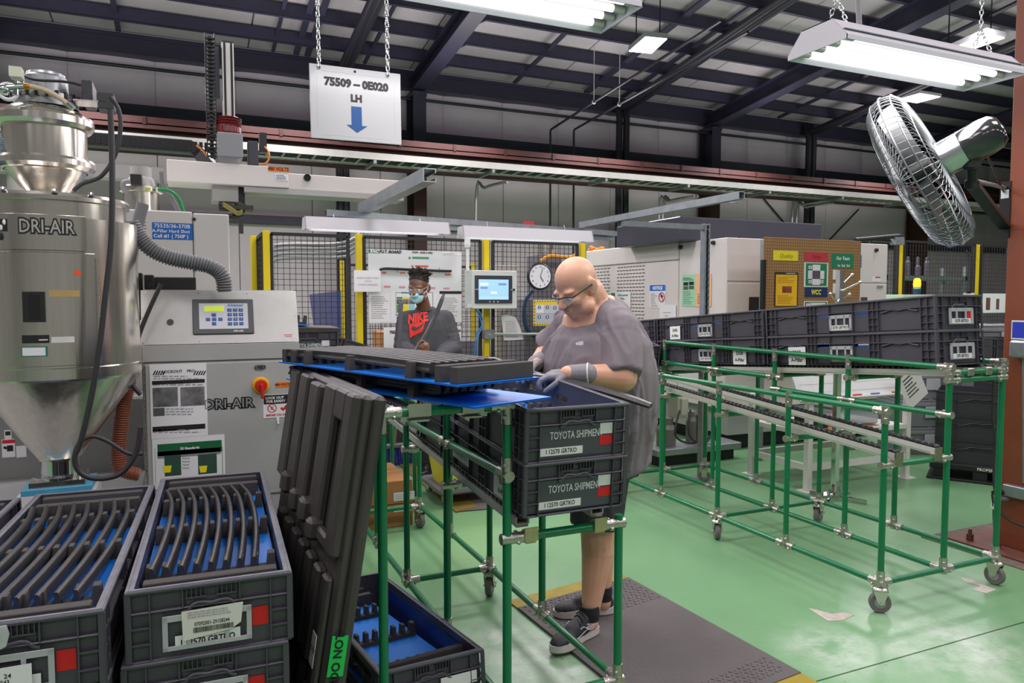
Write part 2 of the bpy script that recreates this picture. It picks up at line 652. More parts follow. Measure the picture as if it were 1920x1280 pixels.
tr = thing('cable_tray', 'long aluminium ladder cable tray hung along the back wall below the red beam', 'cable tray', (0, 12, 0))
for y in (0, .60):
    MB().b2(-8, 26, y - .01, y + .005, 3.78, 3.89).build('side_rail', ALU, tr)
rg_ = MB().b2(-.015, .015, .005, .59, 3.785, 3.805).mesh('rung', ALU)
for i in range(120):
    obj('rung', rg_, tr, (-5 + i * .24, 0, 0))
for k in range(8):
    MB().tube((-8, .05 + .07 * k, 3.842), (26, .05 + .07 * k, 3.842), .034, 6).build('cable', BLACKP, tr)
bm_ = MB().b2(-.025, .025, .0, .66, 3.72, 3.775).mesh('bracket', GALV)
for x in (-2.5, .3, 2.9, 5.0, 7.3, 9.2, 11.3, 13.4, 15.5, 17.6, 20):
    obj('bracket', bm_, tr, (x, 0, 0))

DKP = mat('dark_pipe', '26252f', .45)


def pipe(name, label, cat, pts, r, m=DKP, group=None):
    return tag(MB().path(pts, r, 8).build(name, m), label, cat, group)


p0 = at(793, 188, y=14.1)
tag(MB().tube((-8, 14.1, p0.z), (26, 14.1, p0.z), .03, 8).build('sprinkler_pipe', DKP), 'dark horizontal pipe hung along the white insulation under the eave', 'pipe')
for k, u in enumerate((1032, 1076)):
    a = at(u, 243, y=14.0)
    e = at(1352 + 50 * k, 38 + 22 * k, x=a.x)
    pipe('air_pipe', ('left' if k == 0 else 'right') + ' of two thin pipes dropping from the roof down the back wall at mid height', 'pipe',
         [(a.x, 14.0, .0), (a.x, 14.0, a.z - .03), (a.x, 13.96, a.z), tuple(e)], .024)
    rs_ = thing('pipe_hanger', 'thin hanger rod holding the ' + ('left' if k == 0 else 'right') + ' air pipe below the roof', 'hanger', (a.x, 12.2, 0))
    zz = a.z + (e.z - a.z) * (13.96 - 12.2) / (13.96 - e.y)
    MB().tube((0, 0, zz), (0, 0, roof_z(12.2) - .05), .008, 6).build('rod', ALU, rs_)
    MB().torus((0, 0, zz), .035, .008, (0, 1, 0), 12, 5).build('clamp', ALU, rs_)
for k, (us, lab) in enumerate((((637, 648), 'behind the gantry beam'), ((1161, 1174), 'near the middle of the back wall'), ((1516, 1525), 'behind the pedestal fan'))):
    for q, u in enumerate(us):
        a = at(u, 300, y=14.05)
        yy = 7.5
        pipe('conduit_riser', ('left' if q == 0 else 'right') + ' thick dark riser pipe of the pair ' + lab, 'pipe',
             spline([(a.x, 14.05, .2), (a.x, 14.05, 5.5), (a.x, 13.8, 5.72), (a.x, yy, 5.72 + RS * (13.8 - yy))], 4), .075)
for u, v0, lab in ((893, 372, 'rising behind the hanging work lights'), (1236, 395, 'left of two behind the machine hood'), (1243, 395, 'right of two behind the machine hood'), (1486, 400, 'left of two behind the dark duct'), (1494, 404, 'right of two behind the dark duct')):
    a = at(u, v0, y=13.2)
    pipe('bent_conduit', 'bare metal conduit bending from the cable tray, ' + lab, 'conduit', spline([(a.x, 13.2, 0), (a.x, 13.2, a.z), (a.x + .1, 13, a.z + .18), (a.x + .3, 12.4, a.z + .22)], 5), .03, mat('bare_conduit', 'b4b3b4', .35, .7))
for k, (u0, v0, u1, v1) in enumerate(((1432, 372, 1474, 422), (1610, 392, 1555, 450))):
    a, b = at(u0, v0, y=14.47), at(u1, v1, y=14.47)
    tag(MB().tube(a, b, .02, 6).build('brace_rod', DKP), 'thin diagonal brace rod on the back wall, ' + ('left one falling to the right' if k == 0 else 'right one falling to the left'), 'brace')

# ------------------------------------------------------------------ near column at the right
cx, cy = 4.47, 2.80
co = thing('trim_9', None, None, (cx, cy, 0))
struct(co)
MB().b2(0, .30, -.34, 0, .02, 6.6, .004).build('column_casing', COLR, co)
MB().b2(-.16, .46, -.5, .2, 0, .02, .004).build('base_plate', mat('rusty_plate', '7b4a3c', .6, c2='5f3a30', scale=20), co)
MB().b2(-.26, .56, -.6, .3, -.002, .006).build('grout_pad', mat('grout', '7d6f64', .9, c2='5d5149', scale=25), co)
for x, y in ((-.09, .1), (-.09, -.4)):
    MB().lathe([(0, .06), (.02, .06), (.02, .02)], 6, (x, y, 0)).tube((x, y, .05), (x, y, .09), .011, 8).build('anchor_bolt', mat('bolt_rust', '6b4a3a', .5, .5), co)
# ------------------------------------------------------------------ green pipe racks
PR = .0152


def joint_mesh(dirs):
    """zinc sleeve: a collar with a stub towards each direction"""
    mb = MB()
    for d in dirs:
        d = V(d)
        mb.path([d * -.022, d * .06], PR + .0035, 10)
        s = d.orthogonal().normalized()
        mb.box(d * .036 + s * (PR + .004), (.014, .014, .014), None, .003)
        mb.box(d * .036 - s * (PR + .004), (.012, .012, .012), None, .003)
    return mb.mesh('joint', ZINC)


_jm = {}


def joint(p, dirs, parent):
    k = tuple(dirs)
    if k not in _jm:
        _jm[k] = joint_mesh(dirs)
    return obj('joint', _jm[k], parent, p)


def make_caster_meshes():
    w = MB().lathe([(.026, -.014), (.046, -.016), (.050, -.010), (.050, .010), (.046, .016), (.026, .014)], 20, (0, 0, .05), (1, 0, 0)).mesh('wheel', WHEEL)
    h = MB().lathe([(0, -.019), (.012, -.019), (.026, -.015), (.026, .015), (.012, .019), (0, .019)], 14, (0, 0, .05), (1, 0, 0)).mesh('hub', mat('grey_hub', '9a9c9f', .5))
    mb = MB()
    for s in (-1, 1):
        mb.prism([(-.012, .045), (.012, .045), (.034, .11), (-.034, .11)], s * .022, s * .025, 'yz')
    mb.b2(-.025, .025, -.034, .034, .108, .112)
    mb.lathe([(.034, .112), (.036, .118), (.030, .126), (.014, .128), (.014, .15)], 16)
    mb.tube((-.032, 0, .05), (.032, 0, .05), .006, 8)
    mb.b2(.03, .034, -.01, .03, .06, .075)
    f = mb.mesh('fork', mat('zinc_bright', 'cfccc4', .25, .9))
    return w, h, f


CW = make_caster_meshes()


def caster(x, y, rz, parent):
    c = thing('caster', None, None, (x, y, 0), rz)
    c.parent = parent
    off = -.028
    obj('fork', CW[2], c)
    obj('wheel', CW[0], c)
    obj('hub', CW[1], c)
    return c


def rail_obj(a, b, parent, name='rail', jo=True, ja=None, jb=None):
    a, b = V(a), V(b)
    o = MB().tube(a, b, PR, 12).build(name, GREEN, parent)
    return o


ROLM = MB().lathe([(0, -.02), (.014, -.02), (.0165, -.012), (.0165, .012), (.014, .02), (0, .02)], 10, (0, 0, 0), (1, 0, 0)).mesh('roller', BLACKP)


def roller_rail(a, b, parent, step=.035):
    a, b = V(a), V(b)
    d = (b - a).normalized()
    n = int((b - a).length / step)
    o = MB().path([a, b], 1, prof=[(-.022, -.03), (.022, -.03), (.022, -.02), (.026, -.02), (.026, .004), (.020, .004), (.020, -.016), (-.020, -.016), (-.020, .004), (-.026, .004), (-.026, -.02), (-.022, -.02)], up=(0, 0, 1)).build('roller_rail', ALU, parent)
    for i in range(n):
        p = a + d * (step * (i + .5))
        obj('roller', ROLM, o, (p.x, p.y, p.z + .004))
    return o


ROWS_R = (2.422, 3.03, 3.603, 4.196, 4.79)
X0, X1, X2 = 3.014, 3.46, 3.869
HB = .144
rr = thing('flow_rack', 'long green pipe flow rack with crates on its far lane, beside the brown column', 'rack')
for x, top in ((X0, .972), (X1, 1.162), (X2, 1.172)):
    for i, y in enumerate(ROWS_R):
        MB().tube((x, y, HB), (x, y, top), PR, 12).build('post', GREEN, rr)
        end = i in (0, len(ROWS_R) - 1)
        joint((x, y, HB), ((0, 1, 0), (0, -1, 0), (0, 0, 1)) if not end else ((0, 1 if i == 0 else -1, 0), (0, 0, 1), (1 if x < X2 else -1, 0, 0)), rr)
        joint((x, y, top), ((0, 0, -1),) + (((0, 1, 0),) if i == 0 else ()), rr)
        if i in (0, 2, 4) and x != X1:
            caster(x, y, {0: .9, 2: -.5, 4: 2.0}[i] if x == X0 else {0: .1, 2: -1.2, 4: .8}[i], rr)
    rail_obj((x, ROWS_R[0], HB), (x, ROWS_R[-1], HB), rr)
    rail_obj((x, ROWS_R[0], top), (x, ROWS_R[-1], top), rr)
for i in (0, 2, 4):
    y = ROWS_R[i]
    rail_obj((X0, y, HB), (X2, y, HB), rr)
    if i == 2:
        joint((X0, y, HB), ((1, 0, 0),), rr)
        joint((X2, y, HB), ((-1, 0, 0),), rr)
rail_obj((X1, ROWS_R[2], 1.0), (X1, ROWS_R[-1], 1.0), rr)
for i in (2, 3, 4):
    joint((X1, ROWS_R[i], 1.0), ((0, 1, 0), (0, -1, 0)) if i != 4 else ((0, -1, 0),), rr)
rail_obj((X1, ROWS_R[0], .925), (X1, ROWS_R[2], .925), rr)
for i in (0, 1, 2):
    joint((X1, ROWS_R[i], .925), ((0, 1, 0), (0, -1, 0)) if i == 1 else (((0, 1, 0),) if i == 0 else ((0, -1, 0),)), rr)
low = (.712, .735, .782, .83, .875)
for i, y in enumerate(ROWS_R):
    z = low[i]
    rail_obj((X0, y, z), (X1, y, z), rr, 'cross_rail')
    joint((X0, y, z), ((1, 0, 0),), rr)
    joint((X1, y, z), ((-1, 0, 0),), rr)
    if i == 0:
        for x in (X0 + .08, X1 - .09):
            MB().box((x, y - .004, z + .012), (.05, .034, .04), None, .004).box((x, y - .02, z + .035), (.05, .004, .05)).build('end_stop', mat('clip_metal', '8c8a74', .4, .7), rr)
sl = (low[4] - low[0]) / (ROWS_R[4] - ROWS_R[0])
for x in (X0 + .075, X1 - .085):
    roller_rail((x, ROWS_R[0] - .015, low[0] + .052), (x, ROWS_R[4] + .55, low[0] + .052 + sl * (ROWS_R[4] + .55 - ROWS_R[0])), rr)
zu = lambda y: 1.098 - .075 * (y - 2.422)
for i, y in enumerate(ROWS_R):
    z = zu(y)
    rail_obj((X1, y, z), (X2, y, z), rr, 'cross_rail')
    joint((X1, y, z), ((1, 0, 0),), rr)
    joint((X2, y, z), ((-1, 0, 0),), rr)
for x in (X1 + .06, X2 - .06):
    roller_rail((x, ROWS_R[0] + .02, zu(2.44) + .048), (x, 6.2, zu(6.2) + .048), rr)
rail_obj((X1, ROWS_R[0], 1.135), (X2, ROWS_R[0], 1.135), rr, 'end_rail')
joint((X1, ROWS_R[0], 1.135), ((1, 0, 0),), rr)
joint((X2, ROWS_R[0], 1.135), ((-1, 0, 0),), rr)
cs = MB().box((0, 0, 0), (.05, .036, .04), None, .005).mesh('end_stop', ZINC)
for x in (3.6, 3.74):
    obj('end_stop', cs, rr, (x, ROWS_R[0], 1.135))

# the packing rack beside the standing worker
ROWS_L = (2.17, 2.776, 3.372, 3.974, 4.587, 5.279)
Y0, Y1, Y2 = .535, .95, 1.38
lr = thing('flow_rack', 'green pipe packing rack loaded with crates and blue trays, left of the bald worker', 'rack')
zc = lambda y: .713 + .06 * (y - 2.17)
for x in (Y1, Y2):
    for i, y in enumerate(ROWS_L):
        top = 1.172 if (i == 0 and x == Y1) else (zc(y) + (.03 if x == Y2 else .25))
        if x == Y1 and i in (1, 2, 3):
            top = 1.08 + .01 * i
        MB().tube((x, y, HB), (x, y, top), PR, 12).build('post', GREEN, lr)
        joint((x, y, HB), ((0, 1, 0), (0, -1, 0), (0, 0, 1)) if 0 < i < 5 else ((0, 1 if i == 0 else -1, 0), (0, 0, 1)), lr)
        if i in (0, 2, 4) and x == Y2:
            caster(x, y, (.3, -.6, .2)[i // 2], lr)
    rail_obj((x, ROWS_L[0], HB), (x, ROWS_L[-1], HB), lr)
for x in (Y0,):
    for y in (ROWS_L[0], ROWS_L[2], ROWS_L[4]):
        MB().tube((x, y, .0 if y > 3 else .02), (x, y, 1.15), PR, 12).build('post', GREEN, lr)
    joint((x, ROWS_L[0], 1.155), ((1, 0, 0), (0, 0, -1)), lr)
for i in (0, 2, 4):
    y = ROWS_L[i]
    rail_obj((Y1, y, HB), (Y2, y, HB), lr)
    joint((Y2, y, HB), ((-1, 0, 0),), lr)
    joint((Y1, y, HB), ((1, 0, 0),), lr)
for i, y in enumerate(ROWS_L):
    z = zc(y)
    rail_obj((Y1, y, z), (Y2, y, z), lr, 'cross_rail')
    joint((Y1, y, z), ((1, 0, 0),), lr)
    joint((Y2, y, z), ((-1, 0, 0),), lr)
    if i < 5 and i % 2 == 0:
        rail_obj((Y0, y, 1.155 if i == 0 else 1.10), (Y1, y, 1.155 if i == 0 else 1.10), lr, 'end_rail')
        joint((Y1, y, 1.155 if i == 0 else 1.10), ((-1, 0, 0), (0, 0, -1)), lr)
gs = MB().box((0, 0, 0), (.042, .038, .042), None, .004).b2(-.024, .024, -.022, -.018, -.012, .034).mesh('end_stop', GOLDZ)
for x in (Y1 + .08, Y2 - .085):
    obj('end_stop', gs, lr, (x, ROWS_L[0], zc(2.17)))
ps = MB().box((0, 0, 0), (.062, .036, .036), None, .005).b2(-.036, .036, -.022, -.018, -.014, .026).b2(-.03, .03, -.02, .02, -.03, -.024).mesh('end_stop', mat('pressed_steel', 'b9b5aa', .35, .8))
for x in (Y0 + .115, Y1 - .125):
    obj('end_stop', ps, lr, (x, ROWS_L[0], 1.155))
rail_obj((Y1, ROWS_L[0], .925), (Y1, ROWS_L[2], .925), lr, 'side_rail')
for i in (0, 1, 2):
    joint((Y1, ROWS_L[i], .925), ((0, 1, 0), (0, -1, 0)) if i == 1 else (((0, 1, 0), (0, 0, 1)) if i == 0 else ((0, -1, 0),)), lr)
for x in (Y1 + .07, Y2 - .07):
    roller_rail((x, 2.2, zc(2.2) + .05), (x, 5.2, zc(5.2) + .05), lr)
for x in (Y0 + .09, Y1 - .08):
    roller_rail((x, 2.2, 1.150), (x, 4.5, 1.150), lr)

# ------------------------------------------------------------------ crates
CH = .18


def crate_mesh(W, L):
    mb = MB()
    a = W / 2
    i = .014
    t = .004
    # floor of the crate
    mb.b2(-a + i, a - i, i, L - i, .002, .010)

    # end walls
    def wall_end(y0, y1):
        mb.b2(-a + i, a - i, y0, y1, .002, .172)
    wall_end(i, i + t)
    wall_end(L - i - t, L - i)
    # side walls with two real openings each
    h0, h1 = .104, .126
    ho = ((.345 * L, .425 * L), (.575 * L, .655 * L))
    for s in (-1, 1):
        x0, x1 = sorted((s * (a - i), s * (a - i - t)))
        mb.b2(x0, x1, i, L - i, .002, h0)
        mb.b2(x0, x1, i, L - i, h1, .172)
        ys = [i, ho[0][0], ho[0][1], ho[1][0], ho[1][1], L - i]
        for k in (0, 2, 4):
            mb.b2(x0, x1, ys[k], ys[k + 1], h0, h1)
    # rim, band and foot flanges all round
    for z0, z1, o, w in ((.171, .180, 0, .019), (.122, .127, .002, .014), (.0, .006, .004, .014)):
        mb.b2(-a + o, a - o, o, o + w, z0, z1, .002)
        mb.b2(-a + o, a - o, L - o - w, L - o, z0, z1, .002)
        for s in (-1, 1):
            xs = sorted((s * (a - o), s * (a - o - w)))
            mb.b2(xs[0], xs[1], o + w, L - o - w, z0, z1, .002)

    # end ribs and handle
    for y0, sg in ((0, 1), (L, -1)):
        yy = lambda d: y0 + sg * d
        ya, yb = sorted((yy(.002), yy(i)))
        for f in (-.498, -.36, .36, .498):
            mb.b2(f * W - .0015, f * W + .0015, ya, yb, .006, .172)
        for f in (-.17, .17):
            mb.b2(f * W - .0015, f * W + .0015, ya, yb, .126, .172)
        for s in (-1, 1):
            xs = sorted((s * .36 * W, s * .497 * W))
            for z in (.045, .085):
                mb.b2(xs[0], xs[1], ya, yb, z, z + .003)
            for k in range(5):
                x = s * (.035 + .028 * k) * W
                mb.b2(x - .001, x + .001, ya, yb, .148, .171)
            xs = sorted((s * .03 * W, s * .152 * W))
            mb.b2(xs[0], xs[1], ya, yb, .146, .149)
        pts = [(-.17, .118), (-.14, .121), (-.105, .134), (-.06, .136), (0, .132), (.06, .136), (.105, .134), (.14, .121), (.17, .118)]
        mb.path(spline([(x * W, yy(.007), z - .004) for x, z in pts], 3), .0055, 6)
        za, zb = sorted((yy(.011), yy(.0135)))
        mb.b2(-.15 * W, .15 * W, za, zb, .126, .146)
    # side ribs, ladders and handle waves
    for s in (-1, 1):
        xa, xb = sorted((s * (a - .002), s * (a - i)))
        for f in (.002, .045, .075, .29, .315, .34, .43, .57, .66, .685, .71, .925, .955, .998):
            mb.b2(xa, xb, f * L - .0015, f * L + .0015, .006, .172)
        for f0, f1 in ((.002, .075), (.29, .34), (.66, .71), (.925, .998)):
            for z in (.04, .08):
                mb.b2(xa, xb, f0 * L, f1 * L, z, z + .003)
        for f0, f1 in ((.09, .275), (.725, .91)):
            pts = [(0, .108), (.14, .113), (.28, .122), (.42, .119), (.5, .117), (.58, .119), (.72, .122), (.86, .113), (1, .108)]
            mb.path(spline([(s * (a - .007), (f0 + (f1 - f0) * q) * L, z) for q, z in pts], 3), .005, 6)
        for f0, f1 in ((.345, .425), (.575, .655)):
            for k in range(4):
                y = (f0 + (f1 - f0) * (k + .5) / 4) * L
                mb.ball((s * (a - .0115), y, .127), (.005, .011, .006), 8, 5)
    return mb.mesh('body', CRATE)


_cm = {}


CRIM = mat('crate_rim_worn', '7a7b84', .42, c2='65666e', scale=22, amt=.4, bump=.1, bscale=160)


def crate_body(W, L):
    k = (round(W, 3), round(L, 3))
    if k not in _cm:
        a = W / 2
        r = MB()
        for y0, y1 in ((.0015, .020), (L - .020, L - .0015)):
            r.b2(-a + .0015, a - .0015, y0, y1, .1795, .1812)
        for s in (-1, 1):
            xs = sorted((s * (a - .0015), s * (a - .020)))
            r.b2(xs[0], xs[1], .020, L - .020, .1795, .1812)
        r.b2(-a + .005, a - .005, .005, .008, .1812, .1832)
        for s in (-1, 1):
            xs = sorted((s * (a - .005), s * (a - .008)))
            r.b2(xs[0], xs[1], .008, L - .005, .1812, .1832)
        _cm[k] = (crate_mesh(W, L), r.mesh('rim', CRIM))
    return _cm[k]


WLBL = mat('label_white', 'e6e5e6', .5)
REDL = mat('label_red', 'd3121e', .45)
TXTW = mat('print_white', 'd9d9dc', .6)


def face_frame(parent, W, L, side):
    """an Empty on the outside of one face: local X right, Z up, -Y outwards"""
    if side == 'end':
        return (0, .0135, 0), (0, 0, 0)
    return (-W / 2 + .0135, L / 2, 0), (0, 0, -PI / 2)


def holder(parent, W, L, side, w, z0, z1, xc=0, txt=None, red=None, tilt=0):
    loc, rot = face_frame(parent, W, L, side)
    if side == 'end':
        loc = (xc, loc[1] - .010, 0)
    else:
        loc = (loc[0] - .010, loc[1] - xc, 0)
    mb = MB()
    h = z1 - z0
    for x0, x1, a, b in ((-w / 2, w / 2, z0, z0 + .2 * h), (-w / 2, w / 2, z1 - .22 * h, z1), (-w / 2, -w / 2 + .1 * w, z0, z1), (w / 2 - .1 * w, w / 2, z0, z1), (-.22 * w, -.15 * w, z0, z1), (.15 * w, .22 * w, z0, z1)):
        mb.b2(x0, x1, -.004, 0, a, b, .001)
    o = mb.build('card_holder', HOLDER, parent, loc, rot)
    if txt:
        MB().b2(-.40 * w, .36 * w, -.0052, -.0042, z0 + .06 * h, z0 + .36 * h).build('card', WLBL, o)
        text(o, txt, -.02 * w, z0 + .21 * h, .25 * h, y=-.0058, sx=.85, bold=.03)
    if red:
        MB().b2(.25 * w, .4 * w, -.0015, -.0005, z0 + .35 * h, z0 + .75 * h).build('red_square', REDL, o)
    return o


def side_card(parent, W, L, xc, w, z0, z1, l1='550B', l2='A-Pillar'):
    loc, rot = face_frame(parent, W, L, 'side')
    o = MB().b2(-w / 2, w / 2, -.001, 0, z0, z1).build('card', WLBL, parent, (loc[0] - .011, loc[1] - xc, 0), rot)
    h = z1 - z0
    text(o, l1, 0, z0 + .68 * h, .30 * h, y=-.0015, bold=.03)
    text(o, l2, 0, z0 + .27 * h, .28 * h, y=-.0015, bold=.03)
    return o


def crate(label, loc, rot=(0, 0, 0), W=.388, L=1.2, group=None, name='crate'):
    t = thing(name, label, 'crate', loc, rot, group)
    obj('body', crate_body(W, L)[0], t)
    obj('rim', crate_body(W, L)[1], t)
    return t


def shipment_face(t, W, L, blank=True):
    loc, rot = face_frame(t, W, L, 'end')
    o = MB().b2(-.352 * W, .352 * W, -.0012, 0, .014, .118).build('print_panel', mat('crate_panel', '4a4b53', .4), t, (0, loc[1], 0))
    text(o, 'TOYOTA SHIPMENT', .0 * W, .085, .036, TXTW, y=-.0018, sx=.62, bold=.012)
    lb = MB().b2(-.35 * W, .06 * W, -.0016, -.0012, .020, .046).build('part_label', WLBL, o)
    text(lb, 'I 12570 GRTKO', -.145 * W, .033, .021, y=-.002, sx=.82, bold=.02)
    if blank:
        MB().b2(.225 * W, .35 * W, -.0022, -.0018, .080, .118).build('blank_label', WLBL, o)
        MB().b2(.225 * W, .35 * W, -.0022, -.0018, .042, .075).build('red_square', REDL, o)
    return o


# ------------------------------------------------------------------ foam combs, blue sheets, pillar trims
def comb_mesh(w, n, h, dy, tooth=.45, base=.016):
    mb = MB()
    mb.b2(-w / 2, w / 2, 0, dy, 0, base)
    st = w / (n + .6)
    for k in range(n + 1):
        x = -w / 2 + k * st
        ww = st * tooth if k not in (0, n) else st * .6
        x1 = min(x + ww, w / 2) if k < n else w / 2
        mb.prism([(x, base), (x1, base), (x1 - .001, h), (x + .004, h)], 0, dy, 'xz')
    return mb.mesh('foam_comb', FOAM)


TW, TL = .335, 1.13
COMB = comb_mesh(TW - .01, 8, .052, .032)
SHEETM = MB().b2(-TW / 2, TW / 2, 0, TL, 0, .0012).b2(-TW / 2, TW / 2, 0, TL, .0040, .0052).mesh('corrugated_sheet', BLUE)
FLUTE = MB()
for k in range(60):
    x = -TW / 2 + TW * (k + .5) / 60
    FLUTE.b2(x - .0004, x + .0004, .001, TL - .001, .0012, .0040)
FLUTE = FLUTE.mesh('flutes', BLUE)
ENDB = MB().box((0, 0, .025), (TW - .02, .034, .05), None, .002).mesh('foam_block', FOAM)


def tray(label, loc, rot=(0, 0, 0), group=None, lay='crate'):
    t = thing('foam_tray', label, 'tray', loc, rot, group)
    obj('corrugated_sheet', SHEETM, t)
    f = obj('flutes', FLUTE, t)
    f['kind'] = 'stuff'
    for y in (.03, TL - .13, TL - .03) if lay == 'crate' else (.035, .11, TL - .1, TL - .03) if lay == 'top' else (TL - .1, TL - .03):
        obj('foam_block', ENDB, t, (0, y, .0052))
    for y in (.13, .48, .80) if lay == 'crate' else (.24 if lay == 'top' else .30, .60, .90):
        obj('foam_comb', COMB, t, (0, y, .0052))
    return t


def pillar_mesh(L, bend, rise, w=.011, h=.02):
    pts = []
    n = 14
    for i in range(n + 1):
        q = i / n
        s = 4 * q * (1 - q)
        pts.append((bend * s + .02 * max(0, q - .82) / .18 * (1 if bend > 0 else -1) * -.6, L * q, rise * s))
    prof = [(-1, -.9), (-.4, -1), (.9, -.9), (1, -.2), (.75, .7), (.3, 1), (-.3, 1), (-.55, .75), (-.15, .3), (-.55, -.3)]
    mb = MB()
    mb.path(pts, [1] * (n + 1), prof=[(x * w, z * h) for x, z in prof], up=(0, 0, 1))
    mb.s = [len(f) == 4 for f in mb.f]
    return mb.mesh('cover_strip', TRIMB)


PIL = pillar_mesh(.86, .020, .006)
PIL2 = pillar_mesh(.92, .016, .004, .013, .016)


def pillars(t, n, x0, st, y0, z, label, group, me=PIL, ry=0):
    """n black trims lying in tray t, each a thing of its own"""
    M = t.matrix_basis.copy()
    for k in range(n):
        p = M @ V((x0 + st * k, y0, z))
        o = obj('cover_strip', me, None, p, (t.rotation_euler[0], ry, t.rotation_euler[2]))
        tag(o, label, 'trim piece', group)
ORD = ['leftmost'] + [w + ' from the left' for w in ('second', 'third', 'fourth', 'fifth', 'sixth', 'seventh')] + ['rightmost']
# ------------------------------------------------------------------ stacks of crates in the left foreground
CWD = .386
NX = (('right', .0435, 1.926, R(-2.2)), ('middle', -.375, 1.86, R(-3.0)), ('left', -.80, 1.85, R(-3)))
for si, (nm, x, y, rz) in enumerate(NX):
    for k in range(4):
        z = .08 + CH * k
        pos = {3: 'top', 2: 'second', 1: 'third', 0: 'bottom'}[k]
        lab = 'dark grey crate, %s of the %s stack in the front left corner' % (pos, nm)
        if k == 3:
            lab = ('open grey crate with label ending 244, top of the right front stack', 'open grey crate with label ending 243, top of the middle front stack',
                   'open grey crate cut by the frame edge, top of the leftmost front stack')[si]
        dx = -.012 * (3 - k) if si == 0 else 0
        t = crate(lab, (x + dx, y, z), rz, CWD, 1.2, 'crates stacked in the left foreground')
        if si == 0 and k >= 2 or si == 1 and k == 3:
            red = t
            dz = .0
            hd = MB()
            w = .205
            z0, z1 = .022, .110
            for a, b, c, d in ((-.5, .5, 0, .13), (-.5, .5, .82, 1), (-.5, -.44, 0, 1), (.44, .5, 0, 1), (-.24, -.19, .13, .82), (.19, .24, .13, .82)):
                hd.b2(a * w, b * w, .002, .005, z0 + c * (z1 - z0), z0 + d * (z1 - z0), .001)
            ho = hd.build('card_holder', HOLDER, t, (-.01, -.002, 0))
            MB().b2(.36 * CWD - .045, .36 * CWD - .006, .0115, .0125, .05, .098).build('red_square', REDL, t)
            if k == 3:
                cd_ = MB().b2(-.075, .075, .0062, .007, .026, .056).build('part_card', WLBL, ho)
                if si == 0:
                    text(cd_, 'I 12570 GRTKO', 0, .036, .022, y=.0058, bold=.03, sx=.85)
                    tk = MB().prism([(-.062, .044), (.05, .058), (.072, .072), (.078, .122), (-.064, .118)], -.0018, -.001, 'xz').build('paper_tag', mat('tag_film', 'dad6d0', .35), t, (-.005, -.002, 0))
                    text(tk, '07092001-29158244', .005, .082, .0135, y=-.0022, sx=.72, bold=.02)
                    bc = MB()
                    rg = random.Random(3)
                    xx = -.038
                    while xx < .055:
                        wv = rg.choice((.0007, .0012, .0018))
                        bc.b2(xx, xx + wv, -.0024, -.0018, .061, .074)
                        xx += wv + rg.choice((.0007, .0013))
                    bc.build('barcode', PRINT, tk)
                    q = MB()
                    lines(q, -.05, .06, .098, .116, 3, .5, 5, -.0020)
                    q.build('small_print', GREYP, tk)
                else:
                    tk = MB().prism([(-.11, .012), (.055, .020), (.055, .085), (-.11, .082)], -.0018, -.001, 'xz').build('paper_tag', WLBL, t, (-.005, -.002, 0))
                    text(tk, '24', .01, .064, .014, y=-.0022, bold=.02)
                    text(tk, '07092001-29158243', -.035, .050, .0155, y=-.0022, sx=.75, bold=.02)
                    bc = MB()
                    rg = random.Random(9)
                    xx = -.1
                    while xx < .05:
                        wv = rg.choice((.0008, .0014, .002))
                        bc.b2(xx, xx + wv, -.0024, -.0018, .024, .040)
                        xx += wv + rg.choice((.0008, .0015))
                    bc.build('barcode', PRINT, tk)
        if k == 3:
            tr_ = tray('blue foam-lined tray inside the top crate of the %s front stack' % nm, t.matrix_basis @ V((0, .035, .124)), (0, 0, rz))
            M = Matrix.Translation(V(tr_.location)) @ Euler((0, 0, rz)).to_matrix().to_4x4()
            if si < 2:
                if si == 1:
                    for q in range(8):
                        p = M @ V((-.175 + .0405 * q, .11, .040))
                        tag(obj('cover_strip', PIL, None, p, (0, .15, rz - R(1.5))), ORD[q] + ' black curved trim in the middle front crate', 'trim piece', 'trims in the middle front crate')
                else:
                    for q in range(8):
                        p = M @ V((-.148 + .0362 * q, .11, .040))
                        tag(obj('cover_strip', PIL, None, p, (0, .05, rz)), ORD[q] + ' black curved trim in the right front crate', 'trim piece', 'trims in the right front crate')
            else:
                for q in range(4):
                    p = M @ V((.02 + .036 * q, .11, .040))
                    tag(obj('cover_strip', PIL, None, p, (0, .05, rz)), 'black trim in the leftmost front crate, %s from its right wall' % ('fourth', 'third', 'second', 'first')[q], 'trim piece', 'trims in the leftmost front crate')
    MB().b2(-CWD / 2, CWD / 2, 0, 1.2, 0, .08, .006).build('pallet_deck', BLACKP, None, (x, y, 0), (0, 0, rz))
    o = bpy.data.objects[-1] if False else C.objects[-1]
    tag(o, 'black plastic skid under the %s front stack of crates' % nm, 'skid')
# scrap of clear film stuck on the middle crate
fm = MB()
pts = [(-.03, 0), (.03, .003), (.036, -.02), (.028, -.05), (.0, -.062), (-.026, -.055), (-.035, -.02)]
fm.prism([(x * .9, z * .9) for x, z in pts], -.004, -.002, 'xz')
fm.prism([(x * .6 + .01, z * .8) for x, z in pts], -.007, -.004, 'xz')
tag(fm.build('film_scrap', CLEAR, None, V((-.375, 1.86, .08 + 3 * CH)) + V((-.02, -.002, .176)), (0, 0, R(-3))), 'scrap of clear plastic film hanging on the middle front crate', 'film')

# ------------------------------------------------------------------ black pallet lid leaning on the rack
lean = math.atan(.16)
